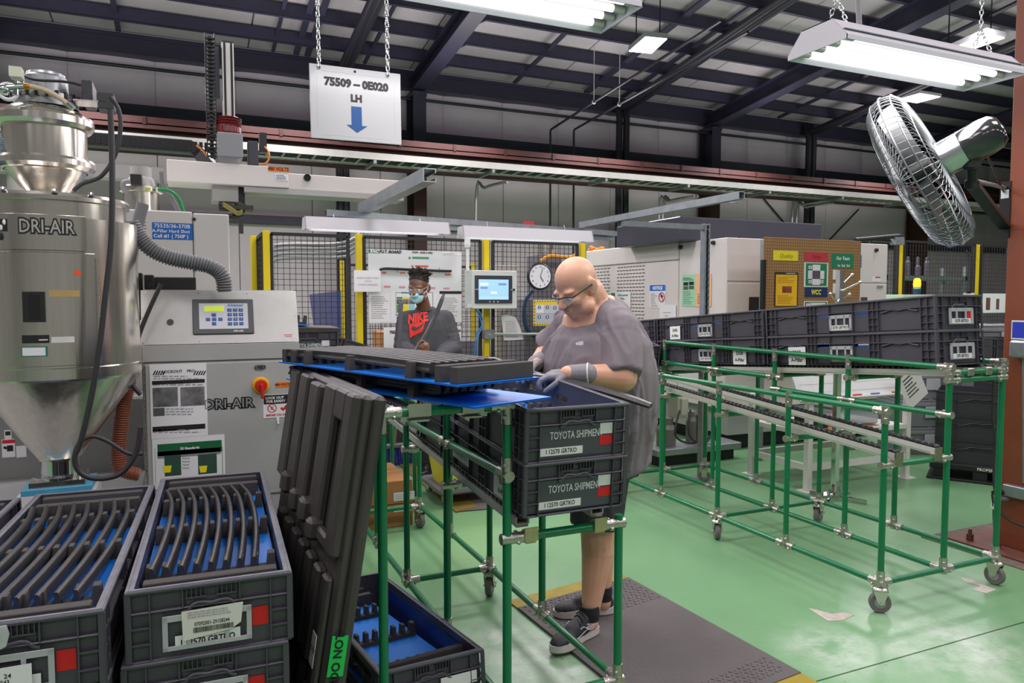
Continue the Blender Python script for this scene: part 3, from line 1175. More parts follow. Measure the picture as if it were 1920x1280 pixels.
# local: X = thickness (face towards -X), Y = along, Z = up the lid
lid = thing('pallet_cover', 'ribbed black plastic pallet lid leaning on the green rack post', 'lid', (.330, 2.03, .012), Euler((0, lean, R(2.4))))
LIDM = mat('lid_plastic', '4b4644', .42, c2='2f2c2b', scale=5, amt=.7, bump=.12, bscale=70, stretch=(1, 1, .35))
LW, LH, LT = .98, 1.225, .075
MB().box((-LT / 4, LW / 2, LH / 2), (LT / 2 - .001, LW, LH), None, .012).build('lid_half', LIDM, lid)
mbl = MB()
mbl.box((-LT * .75, LW / 2, LH / 2), (LT / 2 - .001, LW - .004, LH - .004), None, .012)
mbl.build('lid_half', LIDM, lid)
xf = -LT + .004


def rib(y0, y1, z0, z1, d=.024, b=.008):
    MB().box((xf - d / 2, (y0 + y1) / 2, (z0 + z1) / 2), (d, y1 - y0, z1 - z0), None, b).build('rib', LIDM, lid)


rib(.0, .085, .76, LH - .004, .03)
rib(.21, .36, .80, LH - .006, .03)
rib(.43, .57, .80, LH - .02, .034)
rib(.64, .78, .78, LH - .01, .03)
rib(.84, .975, .80, LH - .01, .03)
rib(.085, .21, 1.13, LH - .004, .03)
rib(.085, .21, .76, .80, .03)
for y, z, w, h in ((.20, .80, .06, .05), (.33, .83, .07, .06), (.50, .82, .06, .06), (.68, .84, .07, .06)):
    rib(y, y + w, z - h, z + .015, .055, .012)
for y in (.10, .22, .35, .48, .62, .76):
    rib(y, y + .075, .43, .70, .032)
for y, z0, z1 in ((.02, .36, .70), (.05, .30, .38), (.16, .12, .40), (.30, .05, .37), (.42, .10, .40), (.56, .06, .38), (.72, .08, .4), (.82, .05, .4)):
    rib(y, y + .06, z0, z1, .026)
rib(.0, .98, .0, .05, .02)
rib(.0, .03, .05, .30, .02)
tp = MB().b2(-.062, -.016, -.0035, -.0015, .43, .545).build('warning_tape', mat('green_tape', '17c653', .5), lid)
text(tp, 'DO NOT', -.039, .487, .034, PRINT, y=-.0045, bold=.03, rot=(0, -PI / 2, 0))
stk = MB().b2(-LT - .0275, -LT - .0262, .012, .06, .45, .54).build('sticker', WLBL, lid)
text(stk, 'TOYOTA', -LT - .0282, .495, .018, PRINT, y=.030, bold=.02, rot=(0, 0, -PI / 2))
MB().prism([(.0, .3), (.05, .285), (.06, .32), (.045, .36), (.02, .35), (.012, .37), (.0, .35)], -LT - .026, -LT - .022, 'yz').build('tape_scrap', mat('masking_tape', 'b9ad9b', .7), lid)

# ------------------------------------------------------------------ tilted crate on the floor below the rack
fc = crate('open dark crate with an empty blue foam tray, lying under the packing rack', (.722, 2.235, .128), Euler((R(-6.2), 0, R(3.4))), .372, 1.19)
tag(MB().box((.722, 2.40, .055), (.3, .1, .11), None, .004).build('timber_block', mat('timber', '8a6a48', .8, c2='765636', scale=10, stretch=(1, 8, 8)), None), 'timber block propping up the near end of the crate under the rack', 'block')
MB().b2(-.05, .08, -.0012, 0, .08, .118).build('blank_label', WLBL, fc, (.075, .004, 0))
for s in (-1, 1):
    MB().b2(-.0012, .0012, .02, 1.17, .012, .150).build('side_liner', mat('dark_blue_liner', '14337e', .5), fc, (s * (.186 - .0215), 0, 0))
tq = tray('empty blue foam tray in the crate under the packing rack', fc.matrix_basis @ V((-.008, .05, .075)), Euler((R(-6.2), 0, R(6.5))), None, 'crate')
tag(obj('foam_block', MB().box((0, 0, .035), (.33, .03, .07), None, .003).mesh('foam_block', FOAM), None, fc.matrix_basis @ V((.02, .14, .085)), Euler((R(-6.2), 0, R(8)))), 'loose black foam block lying across the tray under the rack', 'foam block')

# ------------------------------------------------------------------ crates on the packing rack
bz = lambda y: zc(y) + .0665
slp = math.atan(.06)
for run in range(1):
    for lev in range(2):
        y = 2.125 + run * 1.42
        n = V((0, -math.sin(slp), math.cos(slp)))
        p = V((1.183, y, bz(y) + .008)) + n * (lev * CH * 1.005)
        lab = {(0, 1): 'open grey shipment crate on the packing rack, upper of two facing the camera', (0, 0): 'grey shipment crate on the packing rack, lower of two facing the camera',
               (1, 1): 'grey crate farther back on the packing rack, upper of two by the worker', (1, 0): 'grey crate farther back on the packing rack, lower of two'}[(run, lev)]
        t = crate(lab, p, Euler((slp, 0, 0)), .392, 1.2, 'shipment crates on the packing rack')
        shipment_face(t, .392, 1.2)
        loc, rot = face_frame(t, .392, 1.2, 'side')
        cardz = MB().b2(-.09, .09, -.001, 0, .035, .085).build('side_label', WLBL, t, (loc[0] - .011, loc[1], 0), rot)
        text(cardz, '12570 GRTKO', 0, .06, .024, y=-.0015)
        if lev == 0:
            side_card(t, .392, 1.2, .42, .15, .012, .10)
        if (run, lev) == (0, 1):
            tray('blue foam tray down inside the open shipment crate on the rack', t.matrix_basis @ V((0, .03, .03)), Euler((slp, 0, 0)))

# ------------------------------------------------------------------ blue trays of trims lying on top of the rack
rzL, rzU = R(21), R(19.5)
dx = lambda rz, a, b: V((math.cos(rz) * a - math.sin(rz) * b, math.sin(rz) * a + math.cos(rz) * b, 0))
tl = tray('lower of two blue foam trays laid skew across the top of the packing rack', V((.768, 1.99, 1.179)) + dx(rzL, TW / 2, 0), Euler((0, 0, rzL)), None, 'bare')
tu = tray('upper blue foam tray of black trims laid skew on the packing rack', V((.712, 1.975, 1.2475)) + dx(rzU, TW / 2, 0), Euler((0, 0, rzU)), None, 'top')
for t, lab, gr in ((tl, 'black trim lying in the lower blue tray on the packing rack', 'trims in the lower rack tray'), (tu, 'black trim lying in the upper blue tray on the packing rack', 'trims in the upper rack tray')):
    rz = t.rotation_euler[2]
    M = Matrix.Translation(V(t.location)) @ Euler((0, 0, rz)).to_matrix().to_4x4()
    for q in range(8):
        p = M @ V((-.135 + .0365 * q, .17 if t is tu else .21, .042 if t is tu else .036))
        tag(obj('cover_strip', PIL2, None, p, (0, 0, rz)), ORD[q] + ' ' + lab, 'trim piece', gr)

# ------------------------------------------------------------------ crates on the long rack
s2 = -math.atan(.075)
cz2 = lambda y: zu(y) + .066
for run in range(3):
    for lev in range(2):
        y = 2.50 + run * 1.215
        n = V((0, -math.sin(s2), math.cos(s2)))
        p = V((3.664, y, cz2(y) + .003)) + n * (lev * CH * 1.005)
        nmr = ('nearest', 'middle', 'farthest')[run]
        t = crate('grey crate on the far lane of the long rack, %s of the %s pair' % ('upper' if lev else 'lower', nmr), p, Euler((s2, 0, 0)), .366, 1.2, 'crates on the long rack')
        holder(t, .366, 1.2, 'end', .19, .03, .115, .01, '12570 GRTKO' if lev else '570 GRTKO', lev == 1)
        holder(t, .366, 1.2, 'side', .16, .02, .112, 0, '12570 GRTKO')
        if (run, lev) in ((1, 1),):
            side_card(t, .366, 1.2, -.36, .13, .01, .112)
        if (run, lev) == (1, 0):
            side_card(t, .366, 1.2, .36, .13, .0, .112)
        if (run, lev) == (0, 0):
            side_card(t, .366, 1.2, -.34, .14, .0, .112)
        tb = thing('foam_tray', 'blue tray showing through the side openings of the %s %s rack crate' % (nmr, 'upper' if lev else 'lower'), 'tray', t.matrix_basis @ V((0, .04, .095)), Euler((s2, 0, 0)))
        MB().b2(-.160, .160, 0, 1.12, 0, .015).build('corrugated_sheet', BLUE, tb)
# crate tipped on the end of the near lane
tc_ = crate('grey crate tipped on the far end of the near lane, behind the worker', (3.235, 4.83, .955), Euler((R(9), 0, R(-4))), .38, 1.2)
holder(tc_, .38, 1.2, 'end', .22, .03, .115, 0, '12570')
holder(tc_, .38, 1.2, 'side', .16, .03, .112, 0, '12570')
class Face:
    """prints and fittings on a plane that faces the camera side: Y plane (faces -Y) or X plane (faces -X)"""

    def __init__(s, parent, Y=None, X=None, off=(0, 0, 0)):
        s.p, s.Y, s.X = parent, Y, X
        s.o = V(parent.location) if parent else V()
        s.k = 0

    def pt(s, u, v):
        return (at(u, v, y=s.Y) if s.Y is not None else at(u, v, x=s.X)) - s.o

    def addr(s, mb, u0, v0, u1, v1, lift=.001, t=.001):
        a, b = s.pt(u0, v0), s.pt(u1, v1)
        if s.Y is not None:
            return mb.b2(a.x, b.x, a.y - lift - t, a.y - lift, b.z, a.z)
        return mb.b2(a.x - lift - t, a.x - lift, a.y, b.y, b.z, a.z)

    def r(s, name, u0, v0, u1, v1, m, lift=.001, t=.001, parent=None):
        o = s.addr(MB(), u0, v0, u1, v1, lift, t).build(name, m, s.p)
        return o

    def t(s, txt, u, v, hpx, m=None, lift=.0026, bold=0, sx=1, shear=0, align='CENTER'):
        a = s.pt(u, v)
        k = (s.pt(u, v - 10) - a).length / 10
        me = text_mesh(txt, round(hpx * k * 1.4, 4), m or PRINT, bold * hpx * k * 1.4, sx, shear, align)
        if s.Y is not None:
            return obj('lettering', me, s.p, (a.x, a.y - lift, a.z))
        return obj('lettering', me, s.p, (a.x - lift, a.y, a.z), (0, 0, -PI / 2))

    def small(s, u0, v0, u1, v1, n, m=GREYP, seed=0, lift=.0022, h=.45):
        mb = MB()
        rg = random.Random(seed)
        st = (v1 - v0) / n
        for i in range(n):
            vv = v0 + (i + .5) * st
            uu, end = u0, u0 + (u1 - u0) * rg.uniform(.6, 1)
            while uu < end - .5:
                w = rg.uniform(.05, .14) * (u1 - u0)
                s.addr(mb, uu, vv - st * h / 2, min(uu + w, end), vv + st * h / 2, lift, .0003)
                uu += w + .025 * (u1 - u0)
        return mb.build('small_print', m, s.p)


# ------------------------------------------------------------------ stainless hopper dryer
HY = 3.6
HX = at(102, 560, y=HY).x
zh = lambda v, y=HY: at(102, v, y=y - (.30 if v < 720 else .30 - .22 * min(1, (v - 720) / 140))).z
hp = thing('hopper_dryer', 'tall stainless steel hopper dryer with cone bottom at the left edge', 'dryer', (HX, HY, 0))
hr = .318
A = R(-82.3)
mb = MB()
mb.lathe([(0, zh(352)), (.20, zh(353)), (.285, zh(358)), (.292, zh(364)), (.292, zh(372)), (.280, zh(374)), (.280, zh(404))], 48)
mb.build('hopper_lid', STEEL, hp)
MB().lathe([(.280, zh(404)), (hr, zh(406)), (hr, zh(690)), (hr + .004, zh(692)), (hr + .004, zh(712)), (hr, zh(716))], 56).build('hopper_body', STEEL, hp)
MB().lathe([(hr, zh(716)), (.082, zh(862)), (.082, zh(866))], 56).build('cone', STEEL, hp)
MB().lathe([(.072, zh(866)), (.072, zh(896)), (.10, zh(896)), (.10, zh(901)), (0, zh(901))], 32).build('outlet_neck', CHROME, hp)
MB().lathe([(.322, zh(470)), (.3265, zh(469)), (.3265, zh(404)), (.322, zh(403))], 40, a0=A - 1.3, a1=A + .36).build('logo_band', STEEL, hp)
MB().lathe([(.318, zh(686)), (.3225, zh(685)), (.3225, zh(474)), (.318, zh(473))], 40, a0=A - 1.3, a1=A + .46).build('access_door', STEEL, hp)
hinge = MB()
for v in range(482, 682, 12):
    hinge.tube((.324 * math.cos(A + .475), .324 * math.sin(A + .475), zh(v)), (.324 * math.cos(A + .475), .324 * math.sin(A + .475), zh(v + 10)), .006, 8)
hinge.build('hinge', STEEL, hp)
for v in (362,):
    for a in (-1.2, -.55, .05, .5, .85):
        MB().lathe([(0, .014), (.008, .014), (.011, .006), (.011, 0)], 8, (.288 * math.cos(A + a), .288 * math.sin(A + a), zh(360))).build('bolt', CHROME, hp)
bl = mat('blue_flange', '4a9fc4', .45, c2='3f86a6', scale=12)
MB().b2(-.10, .10, -.10, .10, zh(912), zh(901)).build('gate_plate', STEEL, hp)
MB().b2(-.125, .125, -.12, .12, zh(922), zh(912)).build('gate_body', bl, hp)
MB().b2(-.14, .14, -.12, .12, .601, zh(922)).build('pedestal', MACH, hp)


def wrap(me, r, ang, z, name='lettering'):
    m2 = me.copy()
    for v in m2.vertices:
        a = ang + v.co.x / r
        rr_ = r - v.co.y
        v.co = (rr_ * math.cos(a), rr_ * math.sin(a), z + v.co.z)
    return obj(name, m2, hp)


au = lambda u, r=.327: A + math.asin(max(-.99, min(.99, (u - 102) * .00226 / r)))
big = .072
wrap(text_mesh('DRI-AIR', big, PRINT, .007, .74), .3275, au(95), zh(427))
wrap(text_mesh('DRI-AIR', big, mat('print_silver', 'cfccc6', .3, .6), .0005, .74), .3285, au(95), zh(427))


def patch(u0, v0, u1, v1, m, name='sticker', r=.3235, t=.001):
    a0, a1 = au(u0), au(u1)
    n = 4
    mb = MB()
    ring = lambda q: [(q * math.cos(a0 + (a1 - a0) * i / n), q * math.sin(a0 + (a1 - a0) * i / n)) for i in range(n + 1)]
    o_, i_ = ring(r + t), ring(r)
    z0, z1 = zh(v1), zh(v0)
    vs = [(x, y, z) for z in (z0, z1) for x, y in o_] + [(x, y, z) for z in (z0, z1) for x, y in i_]
    k = n + 1
    fs = [(i, i + 1, k + i + 1, k + i) for i in range(n)] + [(0, k, 3 * k, 2 * k), (n, 2 * k + n, 3 * k + n, k + n)]
    fs += [(k + i, k + i + 1, 3 * k + i + 1, 3 * k + i) for i in range(n)] + [(i, 2 * k + i, 2 * k + i + 1, i + 1) for i in range(n)]
    return mb.add(vs, fs).build(name, m, hp)


# drop emblem beside the name
patch(23, 414, 40, 437, PRINT, 'emblem', .3268, .0006)
for du in (27, 31.5, 36):
    q = au(du)
    MB().ball((.328 * math.cos(q), .328 * math.sin(q), zh(420 if du != 31.5 else 430)), (.006, .003, .011), 8, 6).build('emblem_drop', WHITEP, hp)
MB().ball((.3285 * math.cos(au(31.5)), .3285 * math.sin(au(31.5)), zh(446)), (.009, .003, .015), 8, 6).build('emblem_drop', PRINT, hp)
patch(58, 547, 89, 603, BLACKP, 'vent_block', .323, .012)
patch(66, 553, 82, 597, mat('vent_core', '151516', .8, bump=.5, scale=80), 'vent_core', .335, .001)
patch(54, 627, 93, 642, PRINT, 'name_plate')
patch(78, 635, 91, 637, WHITEP, 'name_plate_line', .3246)
patch(52, 648, 90, 667, mat('print_teal', '1f7a5c', .5), 'calibration_label')
patch(54, 650, 87, 665, WHITEP, 'label_face', .3246)
patch(96, 631, 130, 642, mat('old_label', 'dcd8d2', .6), 'label_remnant')
patch(95, 544, 140, 556, mat('glue_stain', 'b79a63', .6), 'glue_remnant')
patch(-20, 694, 11, 707, mat('label_blue', '3b8fc9', .5), 'sticker', .3228)
for u, v, c, n in ((138, 511, 'f0542a', 'orange_dot'), (18, 601, '49c22c', 'green_dot')):
    q = au(u)
    d = V((math.cos(q), math.sin(q), 0))
    MB().lathe([(0, .001), (.012, .001), (.012, 0)], 14, d * .3232 + V((0, 0, zh(v))), d).build(n, mat(n, c, .5), hp)

# vacuum receiver on top
ZR = lambda v: at(98, v, y=HY - .16).z
rc = thing('vacuum_receiver', 'stainless vacuum receiver with motor, clamped on top of the hopper dryer', 'receiver', (HX - .012, HY, 0))
MB().lathe([(0, ZR(182)), (.06, ZR(183)), (.11, ZR(188)), (.14, ZR(196)), (.15, ZR(206))], 40, soft=True).build('dome', STEEL, rc)
for n_, a_, b_ in (('upper_clamp', 205, 231), ('lower_clamp', 288, 312)):
    MB().lathe([(.150, ZR(a_)), (.174, ZR(a_ + 1)), (.180, ZR(a_ + 6)), (.180, ZR(b_ - 8)), (.168, ZR(b_ - 1)), (.150, ZR(b_))], 44).build(n_, STEEL, rc)
MB().lathe([(.152, ZR(231)), (.152, ZR(288))], 44).build('receiver_body', STEEL, rc)
MB().lathe([(.146, ZR(312)), (.060, ZR(366))], 44).build('receiver_cone', STEEL, rc)
alum = mat('cast_alu', 'a7abae', .35, .8)
mo = MB().lathe([(.075, ZR(168)), (.079, ZR(166)), (.079, ZR(130)), (.07, ZR(126)), (.068, ZR(121)), (0, ZR(119))], 32, (.01, 0, 0)).build('motor', alum, rc)
MB().lathe([(.115, ZR(188)), (.115, ZR(176)), (.122, ZR(174)), (.122, ZR(166)), (0, ZR(165))], 32, (.01, 0, 0)).build('blower_housing', alum, rc)
fin = MB().b2(.095, .128, -.005, .005, ZR(176), ZR(163)).mesh('fin', BLACKP)
for i in range(22):
    obj('fin', fin, rc, (.01, 0, 0), (0, 0, 2 * PI * i / 22))
f = Face(rc, Y=3.45)
P_ = lambda u, v, y=3.45: at(u, v, y=y) - V(rc.location)
vb = MB()
f.addr(vb, 22, 131, 46, 152, 0, .06)
vb.build('valve_box', mat('cream_box', 'd9dbc4', .5), rc)
vb = MB().path([P_(8, 165), P_(45, 162)], .016, 10).path([P_(30, 152), P_(30, 178)], .013, 10).ball(P_(8, 168), .022)
vb.build('valve_body', CHROME, rc)
MB().torus(P_(15, 172), .03, .008, (0, 1, 0), 16, 6).build('hand_wheel', WHITEP, rc)
MB().path([P_(43, 162), P_(55, 162)], .012, 8).build('brass_fitting', mat('brass', 'd08a2c', .3, .8), rc)
MB().path(bez(P_(55, 162), P_(85, 165), P_(108, 180), P_(126, 194), 10), .010, 8).build('air_hose', mat('cream_hose', 'cdb79a', .45), rc)
MB().path([P_(126, 194), P_(138, 204)], .014, 8).build('hose_end', CHROME, rc)
MB().path(bez(P_(46, 143, 3.5), P_(75, 158), P_(110, 145), P_(152, 160), 10), .006, 6).build('cable', BLACKP, rc)
jb = MB()
a, b = P_(152, 148, 3.5), P_(174, 192, 3.5)
jb.b2(a.x, b.x, -.10, .06, b.z, a.z, .003)
a, b = P_(182, 171, 3.45), P_(214, 205, 3.45)
jb.b2(a.x, b.x, -.15, -.05, b.z, a.z, .003)
jb.build('junction_box', mat('dark_box', '3a3b40', .4), rc)
MB().path([P_(140, 192, 3.5), P_(200, 196, 3.5)], 1, prof=[(-.05, -.003), (.05, -.003), (.05, .003), (-.05, .003)]).build('bracket', STEEL, rc)
hs = spline([P_(32, 252, 3.6), P_(16, 262, 3.58), P_(-5, 285, 3.55), P_(-25, 320, 3.5)], 6)
MB().path(hs, .028, 12).ring_helix(hs, .030, .009, .0042).build('suction_hose', mat('blue_grey_hose', '8d9aa5', .5), rc)

CBL = mat('cable_black', '343336', .5)
for nm, lab, pts, r_ in (
        ('power_cable', 'black cable arching from the receiver box down to the hopper lid', [(207, 182), (222, 205), (226, 240), (216, 290), (190, 330), (155, 345), (138, 358)], .0085),
        ('power_cable', 'thick black cable hanging down the front of the steel hopper and looping', [(207, 205), (210, 300), (210, 400), (207, 470), (198, 550), (188, 640), (172, 740), (152, 825), (140, 858), (150, 885), (180, 897), (225, 888), (255, 850), (264, 800)], .0105),
        ('power_cable', 'black cable from the dryer cabinet top curving down beside the hopper', [(302, 532), (280, 580), (262, 625), (252, 665), (240, 700), (248, 722), (264, 740)], .0095),
        ('power_cable', 'black cable looping loosely behind the hopper cone', [(268, 850), (240, 850), (200, 826), (170, 818), (148, 832), (140, 850)], .0085)):
    yy = 3.4 if 'arching' in lab else 3.22 if 'front' in lab else 3.66 if 'cabinet' in lab else 3.3
    tag(MB().path(spline([at(u, v, y=yy) for u, v in pts], 6), r_, 8).build(nm, CBL), lab, 'cable')

GH = mat('grey_hose', '6f7074', .45)
hs = spline([at(u, v, y=3.7) for u, v in ((246, 420), (262, 446), (285, 468), (315, 482), (350, 490), (385, 497), (405, 505), (418, 520), (421, 547))], 7)
tag(MB().path(hs, .030, 12).ring_helix(hs, .032, .0125, .0048).build('ribbed_hose', GH), 'thick grey ribbed hose from the steel hopper to the dryer cabinet', 'hose')
hs = spline([at(u, v, y=3.72) for u, v in ((247, 660), (243, 700), (232, 760), (225, 810), (222, 850), (228, 880), (262, 890))], 7)
tag(MB().path(hs, .028, 12).ring_helix(hs, .030, .0105, .0032).build('ribbed_hose', mat('brown_hose', '8f5038', .45)), 'rust brown ribbed hose hanging between hopper and dryer cabinet', 'hose')
hs = spline([at(u, v, y=4.3) for u, v in ((268, 382), (262, 405), (254, 440), (248, 480), (246, 530))], 6)
tag(MB().path(hs, .030, 10).build('smooth_hose', mat('grey_smooth_hose', '77787b', .5)), 'smooth grey hose rising behind the steel hopper', 'hose')

# ------------------------------------------------------------------ dryer control cabinet
CY = 3.75
cb = thing('dryer_cabinet', 'grey dryer control cabinet with keypad panel, behind the front crates', 'cabinet', (-.187, CY, 0))
CWW = .70
MB().b2(0, CWW, .004, .66, .30, 1.208, .004).build('body', CABG, cb)
MB().b2(.0, CWW, -.004, .66, 1.21, 1.288, .003).build('top_band', CABG, cb)
MB().b2(.012, CWW - .002, -.010, .004, .545, 1.200, .004).build('door', CABG, cb)
MB().b2(.004, CWW - .004, -.002, .004, .31, .535, .003).build('lower_panel', CABG, cb)
MB().b2(.05, CWW - .05, .05, .6, .12, .30).build('plinth', BLACKP, cb)
for x in (.08, CWW - .08):
    for y in (.08, .56):
        MB().b2(x - .03, x + .03, y - .03, y + .03, 0, .12, .004).build('foot', BLACKP, cb)
hg = MB()
for k in range(26):
    hg.tube((.006, -.006, .56 + k * .025), (.006, -.006, .58 + k * .025), .005, 6)
hg.build('hinge', STEEL, cb)
PANELM = mat('brushed_panel', 'c9c8c5', .33, .55, c2='bdbcb9', scale=9, bump=.03)
bt = .083
MB().prism([(0, 1.29), (0, 1.292), (bt, 1.545), (.6, 1.545), (.6, 1.29)], .012, CWW - .012, 'yz').build('panel_housing', CABG, cb)
pn = MB().b2(0, CWW, -.003, .001, 0, .264).build('control_panel', PANELM, cb, (0, -.001, 1.29), (-math.atan(bt / .254), 0, 0))
px = lambda u: (u - 268) * .0024
pz = lambda v: (648 - v) * .00255
for u, v in ((277, 549), (370, 549), (462, 550), (551, 550), (271, 645), (370, 644), (465, 642), (556, 641), (272, 597), (555, 594)):
    MB().lathe([(0, .002), (.0045, .002), (.0045, 0)], 8, (px(u), -.003, pz(v)), (0, -1, 0)).build('screw', STEEL, pn)
MB().lathe([(0, .004), (.015, .004), (.015, 0)], 14, (px(319), -.003, pz(606)), (0, -1, 0)).build('cap_plug', mat('grey_plug', '4b4a48', .5), pn)
MB().b2(px(359), px(473), -.012, -.003, pz(631), pz(562), .004).build('bezel', mat('bezel', '57585d', .45), pn)
MB().b2(px(371), px(462), -.0135, -.012, pz(621), pz(571)).build('keypad_face', mat('keypad', 'd9dadf', .4), pn)
MB().b2(px(379), px(418), -.0145, -.0135, pz(588), pz(575)).build('lcd_frame', WHITEP, pn)
MB().b2(px(381), px(416), -.015, -.0145, pz(586.5), pz(577)).build('lcd_screen', mat('lcd', 'b9d22e', .4, emit=.5), pn)
KB = mat('key_blue', '3c64ad', .4)
km = MB().box((0, 0, 0), (.019, .003, .016), None, .002).mesh('key', KB)
for r_ in range(4):
    for c_ in range(3):
        k_ = obj('key', km, pn, (px(427.5 + 10.7 * c_), -.0148, pz(584.5 + 9 * r_)))
        text(k_, '123456789-0.'[r_ * 3 + c_], 0, 0, .012, mat('key_print', 'cfd8ea', .5), y=-.0018)
for u, v in ((398, 594), (387, 602.5), (398.5, 602.5), (410, 602.5), (398, 611)):
    obj('key', km, pn, (px(u), -.0148, pz(v)))
text(pn, 'Advanced', px(438), pz(575), .020, mat('print_sky', '2f7fc1', .5), y=-.0142, bold=.02, shear=.25, sx=.9)
text(pn, 'DRI-AIR', px(443), pz(625.5), .013, WHITEP, y=-.0125, bold=.03)
MB().lathe([(0, .001), (.026, .001), (.026, 0)], 20, (0, 0, 0), (0, -1, 0)).build('flag_sticker', WHITEP, pn, (px(539), -.003, pz(636)))
C.objects[-1].scale = (1, 1, .6)
ms = MB()
for k in range(3):
    ms.b2(px(530 + k), px(548 - k), -.0052, -.0045, pz(633 + 2.4 * k + .8), pz(633 + 2.4 * k))
ms.build('flag_stripe', REDP, pn)

fd = Face(cb, Y=CY - .0105)
fd.r('lockout_sheet', 280, 683, 390, 816, WHITEP, .001)
fd.t('LOCKOUT    PRO', 335, 696, 5, bold=.03)
for k in range(5):
    for u0 in (286, 362):
        a = fd.pt(u0 + k * 4.5, 703)
        MB().prism([(a.x, a.z), (a.x + .006, a.z), (a.x + .016, a.z + .020), (a.x + .010, a.z + .020)], a.y - .0026, a.y - .0022, 'xz').build('hazard_bar', PRINT, cb)
fd.small(288, 703, 385, 712, 2, GREYP, 1)
fd.r('sheet_bar', 285, 714, 384, 717, PRINT, .0022, .0003)
fd.small(287, 718, 384, 724, 1, GREYP, 2)
PHOTOG = mat('photo_grey', '8a8a8c', .6, c2='4a4a4c', scale=16, amt=.35)
fd.r('photo', 286, 727, 334, 761, PHOTOG, .0022, .0004)
fd.r('photo', 338, 726, 384, 759, PHOTOG, .0022, .0004)
fd.r('table_cell', 287, 765, 309, 779, mat('print_mid', '55555a', .6), .0022, .0003)
fd.small(311, 764, 384, 779, 3, GREYP, 3)
fd.r('sheet_bar', 286, 800, 385, 803, PRINT, .0022, .0003)
fd.small(287, 804, 384, 812, 2, GREYP, 4)
fd.t('DRI-AIR', 429, 757, 18, PRINT, .0012, bold=.09, sx=1.0)
fd.t('DRI-AIR', 429, 757, 18, mat('print_silver2', 'a9a9ab', .4, .4), .0022, bold=.0, sx=1.0)
a = fd.pt(489, 722)
sw = MB().lathe([(0, .016), (.034, .016), (.040, .008), (.041, 0)], 28, a, (0, -1, 0)).build('switch_plate', mat('switch_yellow', 'f0b414', .4), cb)
MB().lathe([(0, .034), (.026, .034), (.030, .016)], 24, a, (0, -1, 0)).build('switch_knob', mat('switch_red', 'c9261c', .4), cb)
MB().box(a + V((.002, -.042, -.024)), (.016, .02, .074), (0, -.06, 0), .005).build('switch_handle', mat('switch_red', 'c9261c', .4), cb)
fd.r('volts_label', 516, 717, 543, 724.5, ORGP)
fd.t('480 VOLTS', 529.5, 720.7, 4.4, PRINT, bold=.03, sx=.9)
a = fd.pt(487.5, 689)
o = MB().lathe([(0, .001), (.03, .001), (.03, 0)], 24, (0, 0, 0), (0, -1, 0)).build('year_plate', mat('plate_grey', '8f8f8d', .4, .4), cb, a)
o.scale = (1, 1, .52)
fd.t('1987', 487.5, 689, 7, PRINT, .003, bold=.03)
fd.r('lockout_sign', 493, 740, 551, 780.5, WHITEP)
fd.r('sign_band', 494, 741, 549.5, 755, PRINT, .0021, .0003)
fd.t('LOCK OUT', 515, 745.5, 4.6, WHITEP, .0032, bold=.04)
fd.t('FOR SAFETY', 517, 752, 4.4, WHITEP, .0032, bold=.04)
fd.t('BEFORE YOU START', 522, 777.3, 3.6, REDP, .003, bold=.04, sx=.95)
a = fd.pt(510, 765)
MB().torus(a + V((0, -.002, 0)), .020, .002, (0, 1, 0), 20, 5).box(a + V((0, -.002, 0)), (.04, .001, .004), (0, .8, 0)).build('no_symbol', REDP, cb)
MB().box(a + V((0, -.0018, 0)), (.012, .0008, .018), (0, .3, 0)).build('hand_symbol', GREYP, cb)
a = fd.pt(536, 763)
MB().box(a + V((0, -.002, 0)), (.016, .001, .02), (0, .6, 0)).box(a + V((-.016, -.002, -.008)), (.02, .001, .012), (0, .7, 0)).build('padlock_symbol', REDP, cb)
a = fd.pt(546, 768)
MB().box(a + V((0, -.0022, 0)), (.014, .001, .014)).torus(a + V((0, -.002, .01)), .006, .0016, (0, 1, 0), 12, 4).build('padlock_symbol', GREYC, cb)
a = fd.pt(521, 786)
MB().box(a, (.014, .008, .02), None, .003).path([a + V((0, -.004, -.008)), a + V((0, -.016, -.022)), a + V((0, -.022, -.016))], .004, 6).build('hook', WHITEP, cb)
fd.r('standards_sheet', 285, 823, 423, 905, WHITEP)
fd.r('sheet_title', 295, 833, 416, 846, mat('title_green', '17663c', .5), .0021, .0003)
fd.t('5S Standards', 356, 839.5, 4.5, WHITEP, .003, bold=.04)
fd.r('sheet_bar', 295, 847, 414, 850.5, mat('bar_grey', '8a8a8e', .6), .0021, .0003)
mbx = MB()
for u0, v0, u1, v1 in ((290, 840, 292.5, 905), (416, 836, 418.5, 905)):
    fd.addr(mbx, u0, v0, u1, v1, .0021, .0003)
mbx.build('sheet_border', mat('title_green', '17663c', .5), cb)
PHB = mat('photo_dark', '3a4348', .6, c2='1f5a3c', scale=14, amt=.3)
fd.r('photo', 308, 854, 340, 890, PHB, .0022, .0004)
fd.r('photo', 371, 852, 407, 886, PHB, .0022, .0004)
for u in (314, 381):
    a = fd.pt(u, 879)
    MB().prism([(a.x - .013, a.z - .016), (a.x + .013, a.z - .016), (a.x + .018, a.z + .016), (a.x - .018, a.z + .016)], a.y - .0036, a.y - .003, 'xz').build('bucket_print', YELP, cb)
fd.small(342, 856, 362, 880, 4, GREYP, 8)
fd.r('caution_label', 526, 897, 550, 921, mat('caution_yellow', 'e8cf16', .5))
fd.r('caution_band', 527.5, 898.5, 549, 905, PRINT, .0021, .0003)
fd.t('CAUTION', 539, 901.8, 3.6, YELP, .003, bold=.03, sx=.8)
fd.small(529, 907, 548, 919, 4, PRINT, 6)
